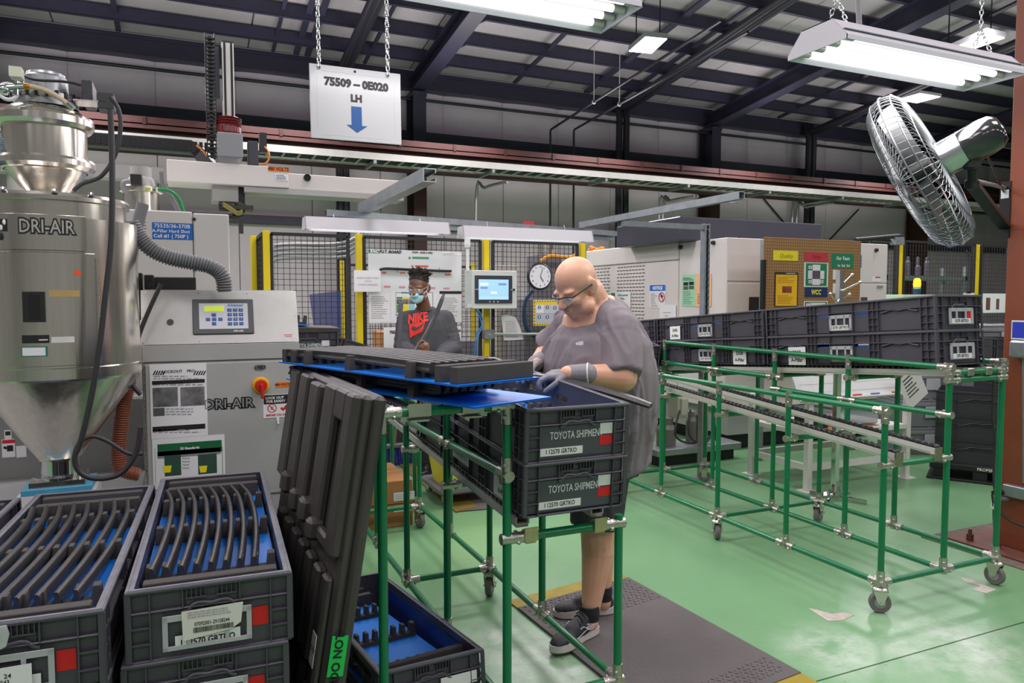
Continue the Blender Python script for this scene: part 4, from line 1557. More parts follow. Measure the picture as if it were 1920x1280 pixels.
MB().lathe([(0, .004), (.005, .004), (.005, 0)], 8, (CWW - .035, -.002, .40), (0, -1, 0)).build('status_light', mat('led_green', '2be060', .4, emit=2), cb)

jb = thing('junction_box', 'flat black junction box with cable clamps on top of the dryer cabinet', 'box', (0, 4.0, 0))
a, b = at(290, 519, y=4.0), at(368, 545, y=4.0)
MB().b2(a.x, b.x, 0, .2, 1.545, a.z, .004).build('box', BLACKM, jb)
a, b = at(270, 515, y=4.0), at(289, 543, y=4.0)
MB().b2(a.x, b.x, -.02, .12, 1.545, a.z, .004).tube((b.x - .02, -.02, 1.57), (b.x - .02, -.045, 1.57), .014, 8).build('terminal', BLACKM, jb)
a, b = at(247, 511, y=4.1), at(269, 600, y=4.1)
ob = MB().b2(a.x, b.x, 0, .12, b.z, a.z, .004).build('side_box', BLACKM, jb, (0, .1, 0))

# ------------------------------------------------------------------ moulding machine behind, with the blue sign
mm = thing('moulding_machine', 'light grey moulding machine with a blue part number sign, behind the dryer', 'machine', (0, 4.75, 0))
a, b, c = at(225, 391, y=4.75), at(361, 399, y=4.75), at(429, 402, y=4.75)
MB().b2(a.x - .6, b.x - .002, 0, 1.2, .1, a.z, .006).build('left_hood', MACH, mm)
MB().b2(b.x + .002, c.x, .0, 1.2, .1, b.z, .006).build('right_hood', MACH, mm)
MB().b2(a.x - .62, c.x + .01, -.02, 1.3, 0, .1).build('base_frame', BLACKM, mm)
fm_ = Face(mm, Y=4.75)
fm_.r('sign_plate', 285, 416.5, 361.5, 450, mat('sign_blue', '1763b8', .4), .001, .002)
SQ = WHITEP
fm_.t('75535/36-370B', 323, 424, 7.2, SQ, .0042, bold=.01, sx=1.0)
fm_.t('A-Pillar Hard Shot', 321, 433.5, 6.2, SQ, .0042, bold=.01, sx=1.0)
fm_.t('Cell #1 ( 750P )', 321, 443, 6.6, SQ, .0042, bold=.02, sx=1.0)
vt = MB()
for v in (415, 421, 427, 433):
    fm_.addr(vt, 238, v, 274, v + 2.4, 0, .002)
vt.build('vent_slot', PRINT, mm)
for u, v in ((364, 411), (366, 505)):
    MB().lathe([(0, .006), (.01, .006), (.01, 0)], 10, fm_.pt(u, v), (0, -1, 0)).build('knob', BLACKP, mm)
# grey housing low behind the hopper cone
lh = thing('machine_housing', 'grey machine base with warning labels behind the hopper cone', 'machine', (-1.3, 4.35, 0))
MB().b2(-.8, 1.12, 0, .38, .02, .98, .01).build('body', mat('base_grey', '8c8d8b', .45, c2='7f807e', scale=3), lh)
MB().b2(-.8, 1.10, -1.13, -.002, .02, .60, .01).build('cone_reflection_block', MATS['base_grey'], lh)  # unseen step added so the steel cone mirrors grey, not green floor
fb = Face(lh, Y=4.35)
fb.r('warning_label', 3, 824, 29, 856, WHITEP)
fb.r('label_head', 4, 825, 28, 830, REDP, .0021, .0003)
a = fb.pt(19, 840)
MB().box(a + V((0, -.0024, 0)), (.026, .001, .03), None).box(a + V((-.02, -.0024, .004)), (.016, .001, .012), (0, .6, 0)).build('hand_symbol', PRINT, lh)
fb.r('warning_label', 8, 806, 22, 823, WHITEP)
MB().box(fb.pt(15, 812) + V((0, -.0024, 0)), (.022, .001, .02)).build('hand_symbol', PRINT, lh)
fb.r('paper_label', 30, 836, 50, 856, WHITEP)
MB().path([fb.pt(-5, 872) + V((0, -.3, 0)), fb.pt(30, 925) + V((0, -.3, 0))], 1, prof=[(-.03, -.02), (.03, -.02), (.03, .02), (-.03, .02)]).build('brace_leg', MACH, lh)

# second, smaller receiver above the machine
rb_ = thing('vacuum_receiver', 'small steel vacuum receiver on the moulding machine, behind the cables', 'receiver', (at(265, 350, y=5.1).x, 5.1, 0))
zz = lambda v: at(265, v, y=5.1).z
MB().lathe([(.10, 2.04), (.10, zz(362)), (.122, zz(361)), (.122, zz(353)), (.09, zz(349))], 28).build('body', STEEL, rb_)
MB().lathe([(.085, zz(352)), (.07, zz(335)), (.06, zz(333)), (.06, zz(314)), (0, zz(313))], 24).build('motor', mat('cast_grey', 'b3b2ae', .45), rb_)
a, b = at(245, 328, y=5.0) - V(rb_.location), at(267, 349, y=5.0) - V(rb_.location)
MB().b2(a.x, b.x, -.16, -.06, b.z, a.z, .004).build('solenoid', BLACKP, rb_)
MB().path(spline([at(u, v, y=4.95) - V(rb_.location) for u, v in ((245, 340), (232, 342), (232, 355), (240, 360))], 5), .014, 8).build('elbow', GREYC, rb_)
MB().b2(.03, .055, -.126, -.121, zz(361), zz(356)).build('sticker', mat('lime', 'b6d420', .5), rb_)
MB().path(spline([at(u, v, y=5.0) - V(rb_.location) for u, v in ((296, 355), (318, 358), (335, 372), (344, 396))], 5), .010, 8).build('green_hose', mat('green_hose', '17854a', .45), rb_)
for k in range(3):
    MB().path(spline([at(u + 3 * k, v, y=5.05) - V(rb_.location) for u, v in ((300, 322), (303, 345), (318, 370), (332, 396))], 5), .006, 6).build('cable', GREYC, rb_)

# ------------------------------------------------------------------ take-out robot gantry
GY = 5.6
gb = thing('robot_gantry', 'light grey overhead robot beam marked 480 volts, above the left machine', 'robot', (0, GY, 0))
zt = at(312, 298, y=GY).z
x0, xm, x1 = at(312, 298, y=GY).x, at(541, 312, y=GY).x, at(763, 335, y=GY).x
MB().b2(x0, xm, 0, .30, zt - .148, zt, .004).build('beam_housing', MACHW, gb)
MB().b2(xm + .002, x1, .03, .24, zt - .15, zt - .035, .004).build('beam_extension', MACHW, gb)
MB().b2(x0 - 1.6, x0, .06, .2, zt - .14, zt - .05).build('beam_rail', mat('rail_alu', 'a7a4a2', .4, .5), gb)
MB().b2(x0 + .5, x1 - .02, .02, .25, zt - .19, zt - .15).build('under_rail', mat('rail_grey', 'b1b0ae', .4, .3), gb)
fg = Face(gb, Y=GY)
fg.r('volts_label', 502.5, 311.5, 542, 323, ORGP)
fg.t('480 VOLTS', 522, 317.2, 6.6, PRINT, bold=.03, sx=.85)
fg.r('warning_label', 516, 325.5, 541, 339, WHITEP)
fg.small(518, 327, 538, 337, 3, PRINT, 4)
a = fg.pt(577, 332)
MB().lathe([(0, .033), (.026, .033)], 16, (a.x, .004, a.z), (0, 1, 0)).lathe([(.026, 0.0), (.026, -.012), (.022, -.012)], 16, (a.x, .03, a.z), (0, 1, 0)).lathe([(0, .002), (.026, .002), (.026, 0)], 16, (a.x, .03, a.z), (0, -1, 0)).build('opening', PRINT, gb)
fg2 = Face(gb, Y=GY + .03)
fg2.t('mits', 742, 347, 5, GREYC, .002)
# carriage, vertical axis, chains
cx0 = at(432, 300, y=GY).x
za = lambda v: at(432, v, y=GY + .1).z
MB().b2(cx0 - .085, cx0 + .085, -.02, .25, za(300), za(255), .006).build('drive_housing', mat('carriage_grey', '8d9093', .35, .4), gb)
MB().lathe([(.082, za(258)), (.086, za(250)), (.086, za(240))] + [(.078 if k % 2 else .09, za(238 - 2.5 * k)) for k in range(7)] + [(.06, za(220)), (0, za(219))], 24, (cx0, .1, 0)).build('motor_cover', mat('maroon_cover', '6c1f26', .25, coat=.5), gb)
MB().b2(cx0 - .035, cx0 + .045, .12, .20, za(255), za(75), .004).build('vertical_axis', mat('axis_dark', '35363b', .4, .3), gb)
MB().b2(cx0 - .01, cx0 + .02, .112, .12, za(250), za(80)).build('axis_rail', ALU, gb)
for dx_ in (-.03, .04):
    MB().b2(cx0 + dx_ - .004, cx0 + dx_ + .004, .108, .12, za(250), za(80)).build('axis_guide', mat('guide_white', 'd8d3c9', .4), gb)
MB().b2(cx0 - .13, cx0 - .05, .2, .24, za(180), za(82)).build('backing_plate', mat('plate_dark', '4a4c55', .45), gb)
ch = MB()
zc0, zc1 = za(295), za(70)
nk = 30
lk = MB().b2(-.034, .034, -.015, .015, -.022, -.014).b2(-.034, -.028, -.02, .02, -.025, .02).b2(.028, .034, -.02, .02, -.025, .02).b2(-.012, .012, .0, .01, -.03, .0).mesh('chain_link', BLACKP)
chn = thing('energy_chain', None, None, (cx0 - .115, .09, 0))
chn.parent = gb
for k in range(nk):
    obj('chain_link', lk, chn, (0, 0, zc0 + (zc1 - zc0) * (k + .5) / nk))
chh = thing('energy_chain', None, None)
chh.parent = gb
a0, a1 = at(165, 262, y=GY + .3), at(392, 285, y=GY + .3)
MB().path([(a0.x, .3, a0.z), (a1.x - .12, .3, a0.z), (a1.x - .06, .3, a0.z - .03), (a1.x, .25, zt + .01)], 1, prof=[(-.05, -.045), (.05, -.045), (.05, .045), (-.05, .045)]).build('chain_trough', BLACKP, chh)
lk2 = MB().b2(-.012, .012, -.056, -.05, -.03, .035).mesh('chain_link', BLACKM)
for k in range(24):
    obj('chain_link', lk2, chh, (a0.x + k * .036, .3, a0.z))
MB().b2(cx0 + .12, cx0 + .19, .0, .1, zt + .0, zt + .17, .004).build('servo_box', mat('servo_dark', '3b3d45', .4), gb)
MB().b2(cx0 + .2, cx0 + .25, .02, .08, zt + .1, zt + .24).build('valve_bank', BLACKP, gb)
MB().path(spline([(cx0 + .22, .04, zt + .16), (cx0 + .26, .0, zt + .1), (cx0 + .25, .0, zt + .03), (cx0 + .19, .02, zt + .005)], 5), .007, 6).build('cable', mat('orange_cable', 'd8883c', .5), gb)
MB().path(spline([at(u, v, y=GY + .1) - V(gb.location) for u, v in ((368, 272), (380, 282), (388, 292))], 4), .008, 6).build('cable', mat('orange_cable', 'd8883c', .5), gb)
a, b = at(397, 344, y=GY + .1), at(447, 380, y=GY + .1)
MB().b2(a.x, b.x, .06, .26, b.z, zt - .148, .004).build('arm_housing', mat('arm_grey', 'a9a7a2', .45), gb)
MB().b2(b.x + .005, b.x + .045, .1, .18, b.z - .03, b.z + .11).build('arm_cylinder', BLACKP, gb)
gp = MB()
rg = random.Random(5)
for k in range(16):
    p = at(rg.uniform(415, 460), rg.uniform(382, 412), y=GY + .1) - V(gb.location)
    gp.box(p, (rg.uniform(.02, .09), rg.uniform(.02, .08), rg.uniform(.012, .03)), (rg.uniform(-.3, .3), rg.uniform(-.5, .5), 0))
gp.b2(b.x - .12, b.x + .1, .06, .2, b.z - .05, b.z - .02)
gp.box(at(452, 425, y=GY + .1) - V(gb.location), (.03, .03, .10))
gp.build('gripper', mat('gripper_metal', '46453f', .45, .4), gb)
for k in range(3):
    MB().path(spline([at(u, v + 3 * k, y=GY + .02) - V(gb.location) for u, v in ((418, 380), (432, 388), (446, 397), (455, 393))], 4), .006, 6).build('cable', mat('olive_cable', '8f8540', .5), gb)
MB().tube((x0 - .9, .15, 0), (x0 - .9, .15, zt - .05), .05, 10).build('gantry_post', MACH, gb)
# ------------------------------------------------------------------ safety fence with yellow posts
FY = 6.6


def wire_panel(parent, p0, p1, z0, z1, step=.048, r=.0022):
    """a black mesh panel between two floor points"""
    p0, p1 = V(p0), V(p1)
    d = (p1 - p0)
    L = d.length
    d.normalize()
    mb = MB()
    sq = [(-1, -1), (1, -1), (1, 1), (-1, 1)]
    n = int(L / step)
    for i in range(1, n):
        q = p0 + d * (L * i / n)
        mb.path([(q.x, q.y, z0), (q.x, q.y, z1)], r, prof=sq, caps=False, up=(d.y, -d.x, 0))
    n = int((z1 - z0) / step)
    for i in range(1, n):
        z = z0 + (z1 - z0) * i / n
        mb.path([(p0.x, p0.y, z), (p1.x, p1.y, z)], r, prof=sq, caps=False, up=(0, 0, 1))
    o = mb.build('wire_mesh', WIRE, parent)
    o['kind'] = 'stuff'
    fr = MB()
    for z in (z0, z1):
        fr.path([(p0.x, p0.y, z), (p1.x, p1.y, z)], .014, prof=sq, up=(0, 0, 1))
    for q in (p0, p1):
        fr.path([(q.x, q.y, z0), (q.x, q.y, z1)], .014, prof=sq, up=(d.y, -d.x, 0))
    fr.build('panel_frame', WIRE, parent)


fx = lambda u: at(u, 450, y=FY).x
sf = thing('safety_fence', 'black wire mesh safety fence with yellow posts behind the masked worker', 'fence')
for u in (499, 672.5, 911, 1092):
    x = fx(u)
    MB().b2(x - .027, x + .027, FY - .025, FY + .025, .012, 2.085, .003).b2(x - .06, x + .06, FY - .06, FY + .06, 0, .012).build('post', YEL, sf)
    MB().b2(x + .027, x + .033, FY - .02, FY + .02, .1, 2.06).build('post_slot', BLACKM, sf)
for a, b in ((508, 652), (682, 900), (924, 1082)):
    wire_panel(sf, (fx(a), FY, 0), (fx(b), FY, 0), .12, 2.06)
xr = at(476, 450, y=7.2).x
MB().b2(xr - .03, xr + .03, 7.2 - .03, 7.2 + .03, 0, 2.085, .003).build('post', YEL, sf)
wire_panel(sf, (xr + .03, 7.15, 0), (fx(494), FY + .04, 0), .12, 2.06)
bl2 = thing('far_fence', 'farther mesh fence with slim yellow posts beyond the first fence', 'fence')
for u in (642, 886, 748):
    x = at(u, 560, y=8.6).x
    MB().b2(x - .022, x + .022, 8.58, 8.62, 0, 1.95).build('post', YEL, bl2)
wire_panel(bl2, (at(642, 560, y=8.6).x, 8.6, 0), (at(886, 560, y=8.6).x, 8.6, 0), .1, 1.9, .07)

# machinery and cartons standing behind the fence
DG = mat('dim_grey', '77757a', .5, c2='6a686d', scale=3)
for nm, lab, cat, u0, v0, u1, v1, y, dp, m, z0 in (
        ('equipment_box', 'grey equipment cabinet behind the fence, left of the clock', 'cabinet', 932, 497, 973, 660, 7.6, .6, mat('beige_grey', 'aaa39a', .5), 0),
        ('equipment_box', 'dark grey press unit standing behind the fence under the clock', 'machine', 985, 560, 1060, 690, 7.0, .5, DG, 0),
        ('storage_carton', 'brown carton behind the fence below the white board, left one', 'carton', 716, 622, 752, 655, 7.4, .4, CARD, None),
        ('storage_carton', 'brown carton behind the fence below the white board, right one', 'carton', 760, 612, 800, 655, 7.4, .4, CARD, None),
        ('equipment_box', 'low grey machine behind the fence and the masked worker', 'machine', 820, 640, 900, 760, 7.7, .7, DG, 0)):
    a, b = at(u0, v0, y=y), at(u1, v1, y=y)
    t = thing(nm, lab, cat, (0, y, 0))
    zb = b.z if z0 is None else z0
    MB().b2(a.x, b.x, 0, dp, zb, a.z, .008).build('body', m, t)
    MB().b2(a.x + .02, b.x - .02, -.008, 0, zb + .05 * (a.z - zb), a.z - .1 * (a.z - zb), .003).build('panel' if 'carton' not in nm else 'label', m if 'carton' not in nm else WLBL, t) if 'carton' not in nm else MB().b2(a.x + .03, a.x + .10, -.002, 0, zb + .03, zb + .08).build('label', WLBL, t)
    if z0 is None:
        MB().b2(a.x - .05, b.x + .05, -.05, dp + .05, 0, zb, .01).build('bench', mat('bench_dark', '3b3538', .6), t)
# steel receiver over the clock
vr = thing('vacuum_receiver', 'steel cylinder receiver behind the fence above the wall clock', 'receiver', (at(1024, 470, y=8.0).x, 8.0, 0))
q = lambda v: at(1024, v, y=8.0).z
MB().lathe([(.09, q(478)), (.09, q(456)), (.13, q(455)), (.14, q(450)), (.10, q(446)), (0, q(444))], 26).build('body', STEEL, vr)
MB().b2(-.17, .17, -.1, .2, 1.0, q(478), .01).build('neck_box', DG, vr)
MB().b2(-.22, .22, -.1, .5, 0, 1.0, .01).build('base', DG, vr)
hy = [at(u, v, y=7.8) for u, v in ((1014, 489), (1030, 480), (1050, 481), (1070, 482), (1084, 474))]
tag(MB().path(spline(hy, 5), .022, 8).build('yellow_hose', mat('amber_hose', 'e0981e', .45)), 'amber yellow hose arching behind the fence over the clock', 'hose')
hb = [at(u, v, y=6.9) for u, v in ((998, 545), (985, 565), (983, 600), (992, 622), (1012, 634), (1040, 632))]
tag(MB().path(spline(hb, 5), .022, 8).build('blue_hose', mat('dark_blue_hose', '1d4569', .45)), 'dark blue hose looping behind the fence beside the clock', 'hose')
# clear plastic sheet hung inside the cell
tag(MB().add([at(u, v, y=7.5) for u, v in ((580, 552), (640, 545), (642, 640), (590, 625))] + [at(u, v, y=7.52) for u, v in ((580, 552), (640, 545), (642, 640), (590, 625))],
             [(0, 1, 2, 3), (7, 6, 5, 4), (0, 4, 5, 1), (1, 5, 6, 2), (2, 6, 7, 3), (3, 7, 4, 0)]).build('blue_plastic_sheet', mat('blue_film', '3f4f93', .3, alpha=.55)), 'translucent blue plastic sheet hanging inside the mesh cell', 'sheet')
for k, v in enumerate((458, 466, 475, 484)):
    a, b = at(512, v, y=9.5), at(650, v - 4, y=9.5)
    tag(MB().path(spline([(a.x, 9.5, a.z - .5), (a.x, 9.5, a.z - .1), (a.x + .1, 9.5, a.z), (b.x, 9.5, b.z), (b.x + .3, 9.5, b.z + .3)], 4), .022, 8).build('conduit', GREYC),
        'grey conduit running behind the left mesh panel, %s of four' % ('topmost', 'second', 'third', 'lowest')[k], 'conduit', 'conduits behind the left mesh panel')

# ------------------------------------------------------------------ boards and papers on the fence
BY = FY - .06


def board(name, label, cat, u0, v0, u1, v1, y, m=WHITEP, t=.012):
    a, b = at(u0, v0, y=y), at(u1, v1, y=y)
    th = thing(name, label, cat, (a.x, y, b.z))
    MB().b2(0, b.x - a.x, -.0005, t, 0, a.z - b.z, .001).build('backing', m, th)
    return th, Face(th, Y=y)


pb, fp = board('information_board', 'large white inspection board with a black part across it on the fence', 'board', 690, 467, 866, 604, BY, mat('whiteboard', 'dfe3e2', .35))
LOGOG = mat('logo_green', '1f7d4d', .5)
fp.r('logo', 691, 467.5, 711.5, 474.5, LOGOG)
fp.t('TAC', 701, 471, 5.5, WHITEP, .003, bold=.06, shear=.3, sx=1.1)
fp.t('P.I.T. BOARD', 732, 472.2, 5.2, PRINT, bold=.05, shear=.2)
fp.t('75509 - 550B A-Pillar', 792, 473.5, 3.4, PRINT, bold=.03)
fp.r('paper_strip', 829, 472.5, 863, 479, WHITEP)
fp.small(831, 474, 860, 478, 1, GREYP, 3)
for u0, v0, u1, v1, m, dot in ((773, 481, 804, 485.5, mat('strip_green', '4f9a6a', .6), '4f9a6a'), (778, 497, 803, 501, mat('strip_red', 'd9614f', .6), 'd63f3f')):
    fp.r('strip_label', u0, v0, u1, v1, m)
    MB().lathe([(0, .001), (.011, .001), (.011, 0)], 12, fp.pt(u0 - 5, (v0 + v1) / 2) + V((0, -.001, 0)), (0, -1, 0)).build('dot', m, pb)
for u0, v0, u1, v1 in ((715.5, 509.5, 724.5, 513), (749.5, 510, 760, 513), (800, 511, 811, 515), (834, 512.5, 845.5, 516.5)):
    fp.r('orange_tab', u0, v0, u1, v1, mat('tab_orange', 'e0714e', .6))
for u0, v0, u1, v1 in ((720, 535.5, 732, 539), (748, 536.5, 760, 540), (804, 538, 816, 541.5), (831, 539, 842.5, 542)):
    fp.r('pink_tab', u0, v0, u1, v1, mat('tab_pink', 'db8ba0', .6))
pts = [fp.pt(711, 507) + V((0, -.02, 0)), fp.pt(720, 503.5) + V((0, -.02, 0)), fp.pt(760, 505) + V((0, -.02, 0)), fp.pt(830, 508) + V((0, -.02, 0)), fp.pt(846, 508) + V((0, -.02, 0))]
MB().path(spline(pts, 4), [.004] + [.012] * 15 + [.003], 8).build('sample_part', BLACKP, pb)
for u in (744.5, 823):
    MB().tube(fp.pt(u, 501) + V((0, -.012, 0)), fp.pt(u, 511) + V((0, -.012, 0)), .003, 6).build('hook', GREYC, pb)
for u0, v0, u1, v1, s in ((692, 549, 731, 604, 11), (824, 552, 865, 603, 12)):
    fp.r('paper', u0, v0, u1, v1, WHITEP, .0012, .0005)
    fp.small(u0 + 4, v0 + 5, u1 - 4, v1 - 6, 11, GREYP, s)
fp.r('black_clip_bar', 824, 545.5, 865, 550.5, PRINT, .001, .003)
fp.r('paper', 733, 548, 822, 604, WHITEP, .0012, .0005)
for k, m in enumerate((mat('cell_green', '2f9a4a', .6), mat('cell_yellow', 'f2df17', .6), mat('cell_sky', '8fd0dc', .6))):
    u0 = 743.5 + 11.5 * k
    fp.r('colour_cell', u0, 571, u0 + 11, 586, m, .002, .0004)
    fp.r('colour_cell', u0, 556.5, u0 + 11, 560, m, .002, .0004)
    fp.r('photo', u0, 560.5, u0 + 11, 570, mat('photo_dark2', '3b3638', .6, c2='8d8a88', scale=25, amt=.2), .002, .0004)
fp.r('sheet_title', 752, 547.5, 766, 549.8, mat('title_teal', '137c6b', .6), .002, .0004)
mbx = MB()
for u0, v0, u1, v1 in ((741.5, 548.5, 742.5, 592), (741.5, 548, 812, 549), (811, 548.5, 812, 592)):
    fp.addr(mbx, u0, v0, u1, v1, .002, .0003)
mbx.build('sheet_border', PRINT, pb)
fp.small(743, 588, 760, 598, 4, PRINT, 14)

s2_, f2_ = board('part_number_sign', 'white sign with blue down arrow low on the fence behind the masked worker', 'sign', 719.5, 614, 865, 653.5, BY, WHITEP, .006)
f2_.t('75509 - 0E020', 742.5 + 8, 622.5, 5.0, PRINT, bold=.05)
f2_.t('75509 - 0E020', 846, 620.5, 4.6, PRINT, bold=.05)
f2_.t('LH', 745, 630.5, 5, PRINT, bold=.05)
a = f2_.pt(744.5, 641)
MB().prism([(a.x - .016, a.z + .034), (a.x + .016, a.z + .034), (a.x + .016, a.z - .01), (a.x + .03, a.z - .01), (a.x, a.z - .035), (a.x - .03, a.z - .01), (a.x - .016, a.z - .01)], a.y - .002, a.y - .001, 'xz').build('arrow', BLUEP, s2_)
s3, f3 = board('paper_notice', 'white paper notice MARK EVERY PART taped across the yellow post', 'paper', 663.5, 506.5, 714, 547, BY - .05, WHITEP, .001)
for k, w in enumerate(('MARK EVERY PART', 'WITH', 'CHINA MARKER!')):
    f3.t(w, 690, 521 + 6.3 * k, 3.6, GREYP)

# touch-screen box
hx0, hx1 = at(886, 540, y=6.35), at(969.5, 578, y=6.35)
hm = thing('operator_panel', 'pale grey operator panel with a lit blue touch screen on the fence', 'panel', (0, 6.35, 0))
fh = Face(hm, Y=6.35)
BOXM = mat('enclosure_pale', 'd3d9d5', .4)
a, b = fh.pt(885, 506), fh.pt(969.5, 578.5)
MB().b2(a.x, b.x, 0, .2, b.z, a.z, .006).build('enclosure', BOXM, hm)
fh.r('bezel', 890, 516, 960, 568.5, mat('bezel_dark', '3a3d45', .4), .0, .006)
fh.r('screen', 897, 523.5, 953, 561.5, mat('screen_blue', '9cc8ee', .3, emit=.55), .006, .001)
SCW = mat('screen_print', 'dceaf7', .4, emit=.6)
SCD = mat('screen_dark', '7d96b8', .4, emit=.4)
fh.r('screen_field', 900, 530, 915, 535, SCW, .0072, .0004)
fh.r('screen_field', 900.5, 537.5, 914, 541.5, SCD, .0072, .0004)
fh.r('screen_field', 934, 530.5, 949, 535, SCD, .0072, .0004)
fh.r('screen_field', 920, 546.5, 931, 550.5, SCW, .0072, .0004)
fh.r('screen_bar', 899, 556, 952, 560, mat('screen_bar', 'b4d3ec', .4, emit=.5), .0072, .0004)
for u in (918, 925.5, 933):
    MB().lathe([(0, .002), (.006, .002), (.006, 0)], 10, fh.pt(u, 565.5) + V((0, -.006, 0)), (0, -1, 0)).build('button', WHITEP, hm)
MB().lathe([(0, .01), (.011, .01), (.011, 0)], 12, fh.pt(963, 543), (0, -1, 0)).build('lock', BLACKP, hm)
fh.r('latch_line', 957, 542.3, 962, 543.3, WHITEP, .0062, .0006)
fh.r('latch_line', 891, 541.6, 897, 542.6, WHITEP, .0062, .0006)
a = fh.pt(883.5, 440)
MB().tube((a.x, .1, fh.pt(883, 506).z), (a.x, .1, a.z + .02), .016, 10).build('conduit', WHITEP, hm)
MB().lathe([(.026, 0), (.03, .03), (.026, .09)], 12, (a.x, .1, fh.pt(883, 463).z)).build('conduit_hub', WHITEP, hm)
fh.r('mount_foot', 876, 570, 886, 576, BOXM, -.03, .03)
ps_ = fh.pt(905, 580)
MB().b2(ps_.x - .03, ps_.x + .03, .2, .24, ps_.z, ps_.z + .25).build('mount_bracket', GALV, hm)
ob_ = thing('outlet_box', 'small grey outlet box with conduit on the yellow post under the screen', 'box', (0, 6.5, 0))
fo = Face(ob_, Y=6.5)
a, b = fo.pt(908, 618), fo.pt(926, 635)
MB().b2(a.x, b.x, -.02, .06, b.z, a.z, .005).build('box', GALV, ob_)
MB().lathe([(0, .004), (.01, .004), (.01, 0)], 10, V(((a.x + b.x) / 2, -.02, (a.z + b.z) / 2)), (0, -1, 0)).build('switch', ALU, ob_)
MB().tube((b.x, .02, (a.z + b.z) / 2), (fo.pt(1030, 626).x, .02, (a.z + b.z) / 2 - .01), .012, 8).build('conduit', mat('pale_conduit', 'a7b0ab', .45), ob_)
for k, (c, u) in enumerate((('3d7fc4', 893), ('5d93c8', 897))):
    tag(MB().path(spline([at(u, 580, y=6.4), at(u + 8, 598, y=6.4), at(u + 10, 612, y=6.4), at(u, 628, y=6.42), at(u - 3, 670, y=6.44)], 5), .007, 6).build('blue_cable', mat('blue_cable%d' % k, c, .5)), 'thin blue cable under the touch screen, %s of two' % ('left' if k == 0 else 'right'), 'cable')
# hanging sheet in a sleeve
ps = [(940, 591), (952, 590), (966, 594), (975, 612), (981, 636), (962, 637.5), (945, 638), (942, 612)]
pp = [at(u, v, y=6.57) for u, v in ps]
tag(MB().prism([(p.x, p.z) for p in pp], 6.57, 6.573, 'xz').build('plastic_sleeve', mat('sleeve', 'dcdcdf', .2, coat=.6)), 'curled paper in a plastic sleeve hanging below the touch screen', 'paper')
o = C.objects[-1]
mb = MB()
for k in range(10):
    a, b = at(948, 602 + 3.2 * k, y=6.568), at(966 + k * .6, 603 + 3.2 * k, y=6.568)
    mb.b2(a.x, b.x, 6.5675, 6.568, a.z - .004, a.z)
mb.build('small_print', GREYP, o)
# clock
ck = thing('wall_clock', 'round black-rimmed wall clock on the fence behind the bald worker', 'clock', at(1013, 518, y=6.545))
MB().lathe([(0, .0), (.128, .0), (.131, .012), (.138, .03), (.125, .045), (0, .045)][::-1], 40, (0, .045, 0), (0, -1, 0)).build('rim', BLACKP, ck)
MB().lathe([(0, .001), (.116, .001), (.116, 0)], 40, (0, .0, 0), (0, -1, 0)).build('dial', WHITEP, ck)
for k in range(1, 13):
    a_ = R(90 - 30 * k)
    text(ck, str(k), .094 * math.cos(a_), .094 * math.sin(a_), .030, PRINT, y=-.002, bold=.01)
for ang_, L_, w_ in ((R(-57), .062, .0035), (R(72), .092, .0025)):
    c_ = V((math.cos(ang_) * L_ / 2, -.004, math.sin(ang_) * L_ / 2))
    MB().box(c_, (L_, .001, w_ * 2), (0, -ang_, 0)).build('hand', PRINT, ck)
# safety equipment sign
s4, f4 = board('safety_sign', 'yellow and black edged protective equipment sign below the clock', 'sign', 1000.5, 562.5, 1054, 610, 6.575, WHITEP, .006)
f4.r('yellow_border', 1001, 563.5, 1053.5, 609, mat('sign_yellow', 'f4d21a', .5))
mb = MB()
a, b = f4.pt(1001, 563.5), f4.pt(1053.5, 609)
L0 = b.x - a.x
for k in range(11):
    x = a.x + L0 * k / 11
    for z in (a.z - .011, b.z):
        mb.prism([(x, z), (x + .011, z), (x + .019, z + .011), (x + .008, z + .011)], -.0032, -.0024, 'xz')
for k in range(8):
    z = b.z + (a.z - b.z) * k / 8
    mb.prism([(a.x, z), (a.x + .011, z + .008), (a.x + .011, z + .019), (a.x, z + .011)], -.0032, -.0024, 'xz')
mb.build('hazard_stripe', PRINT, s4)
f4.r('sign_field', 1004, 571, 1051, 587, mat('field_grey', 'c9cbce', .5), .003, .0005)
f4.r('sign_field', 1004, 588, 1051, 605.5, mat('field_grey2', 'b9bbc0', .5), .003, .0005)
f4.r('sign_cell', 1004.5, 571.5, 1019, 586.5, WHITEP, .0036, .0004)
for u, v in ((1011, 576), (1026, 576), (1040, 577), (1011, 594), (1026, 594), (1041, 594)):
    p = f4.pt(u, v)
    MB().lathe([(0, .001), (.018, .001), (.018, 0)], 16, p + V((0, -.004, 0)), (0, -1, 0)).build('symbol_disc', mat('symbol_blue', '1e4f9e', .5), s4)
    MB().lathe([(0, .001), (.007, .001), (.007, 0)], 10, p + V((0, -.0052, .004)), (0, -1, 0)).box(p + V((0, -.0055, -.006)), (.01, .0008, .010)).build('symbol', WHITEP, s4)

# ------------------------------------------------------------------ strut frame and the two work lights
st = thing('strut_frame', 'galvanised strut frame carrying the work lights over the packing station', 'frame')
CHN = [(-.0205, -.0205), (-.0205, .0205), (-.008, .0205), (-.008, .017), (-.017, .017), (-.017, -.017), (.017, -.017), (.017, .017), (.008, .017), (.008, .0205), (.0205, .0205), (.0205, -.0205)]


def chan(a, b, name='channel', k=1.0, up=(0, 0, -1)):
    return MB().path([a, b], k, prof=CHN, up=up).build(name, GALV, st)


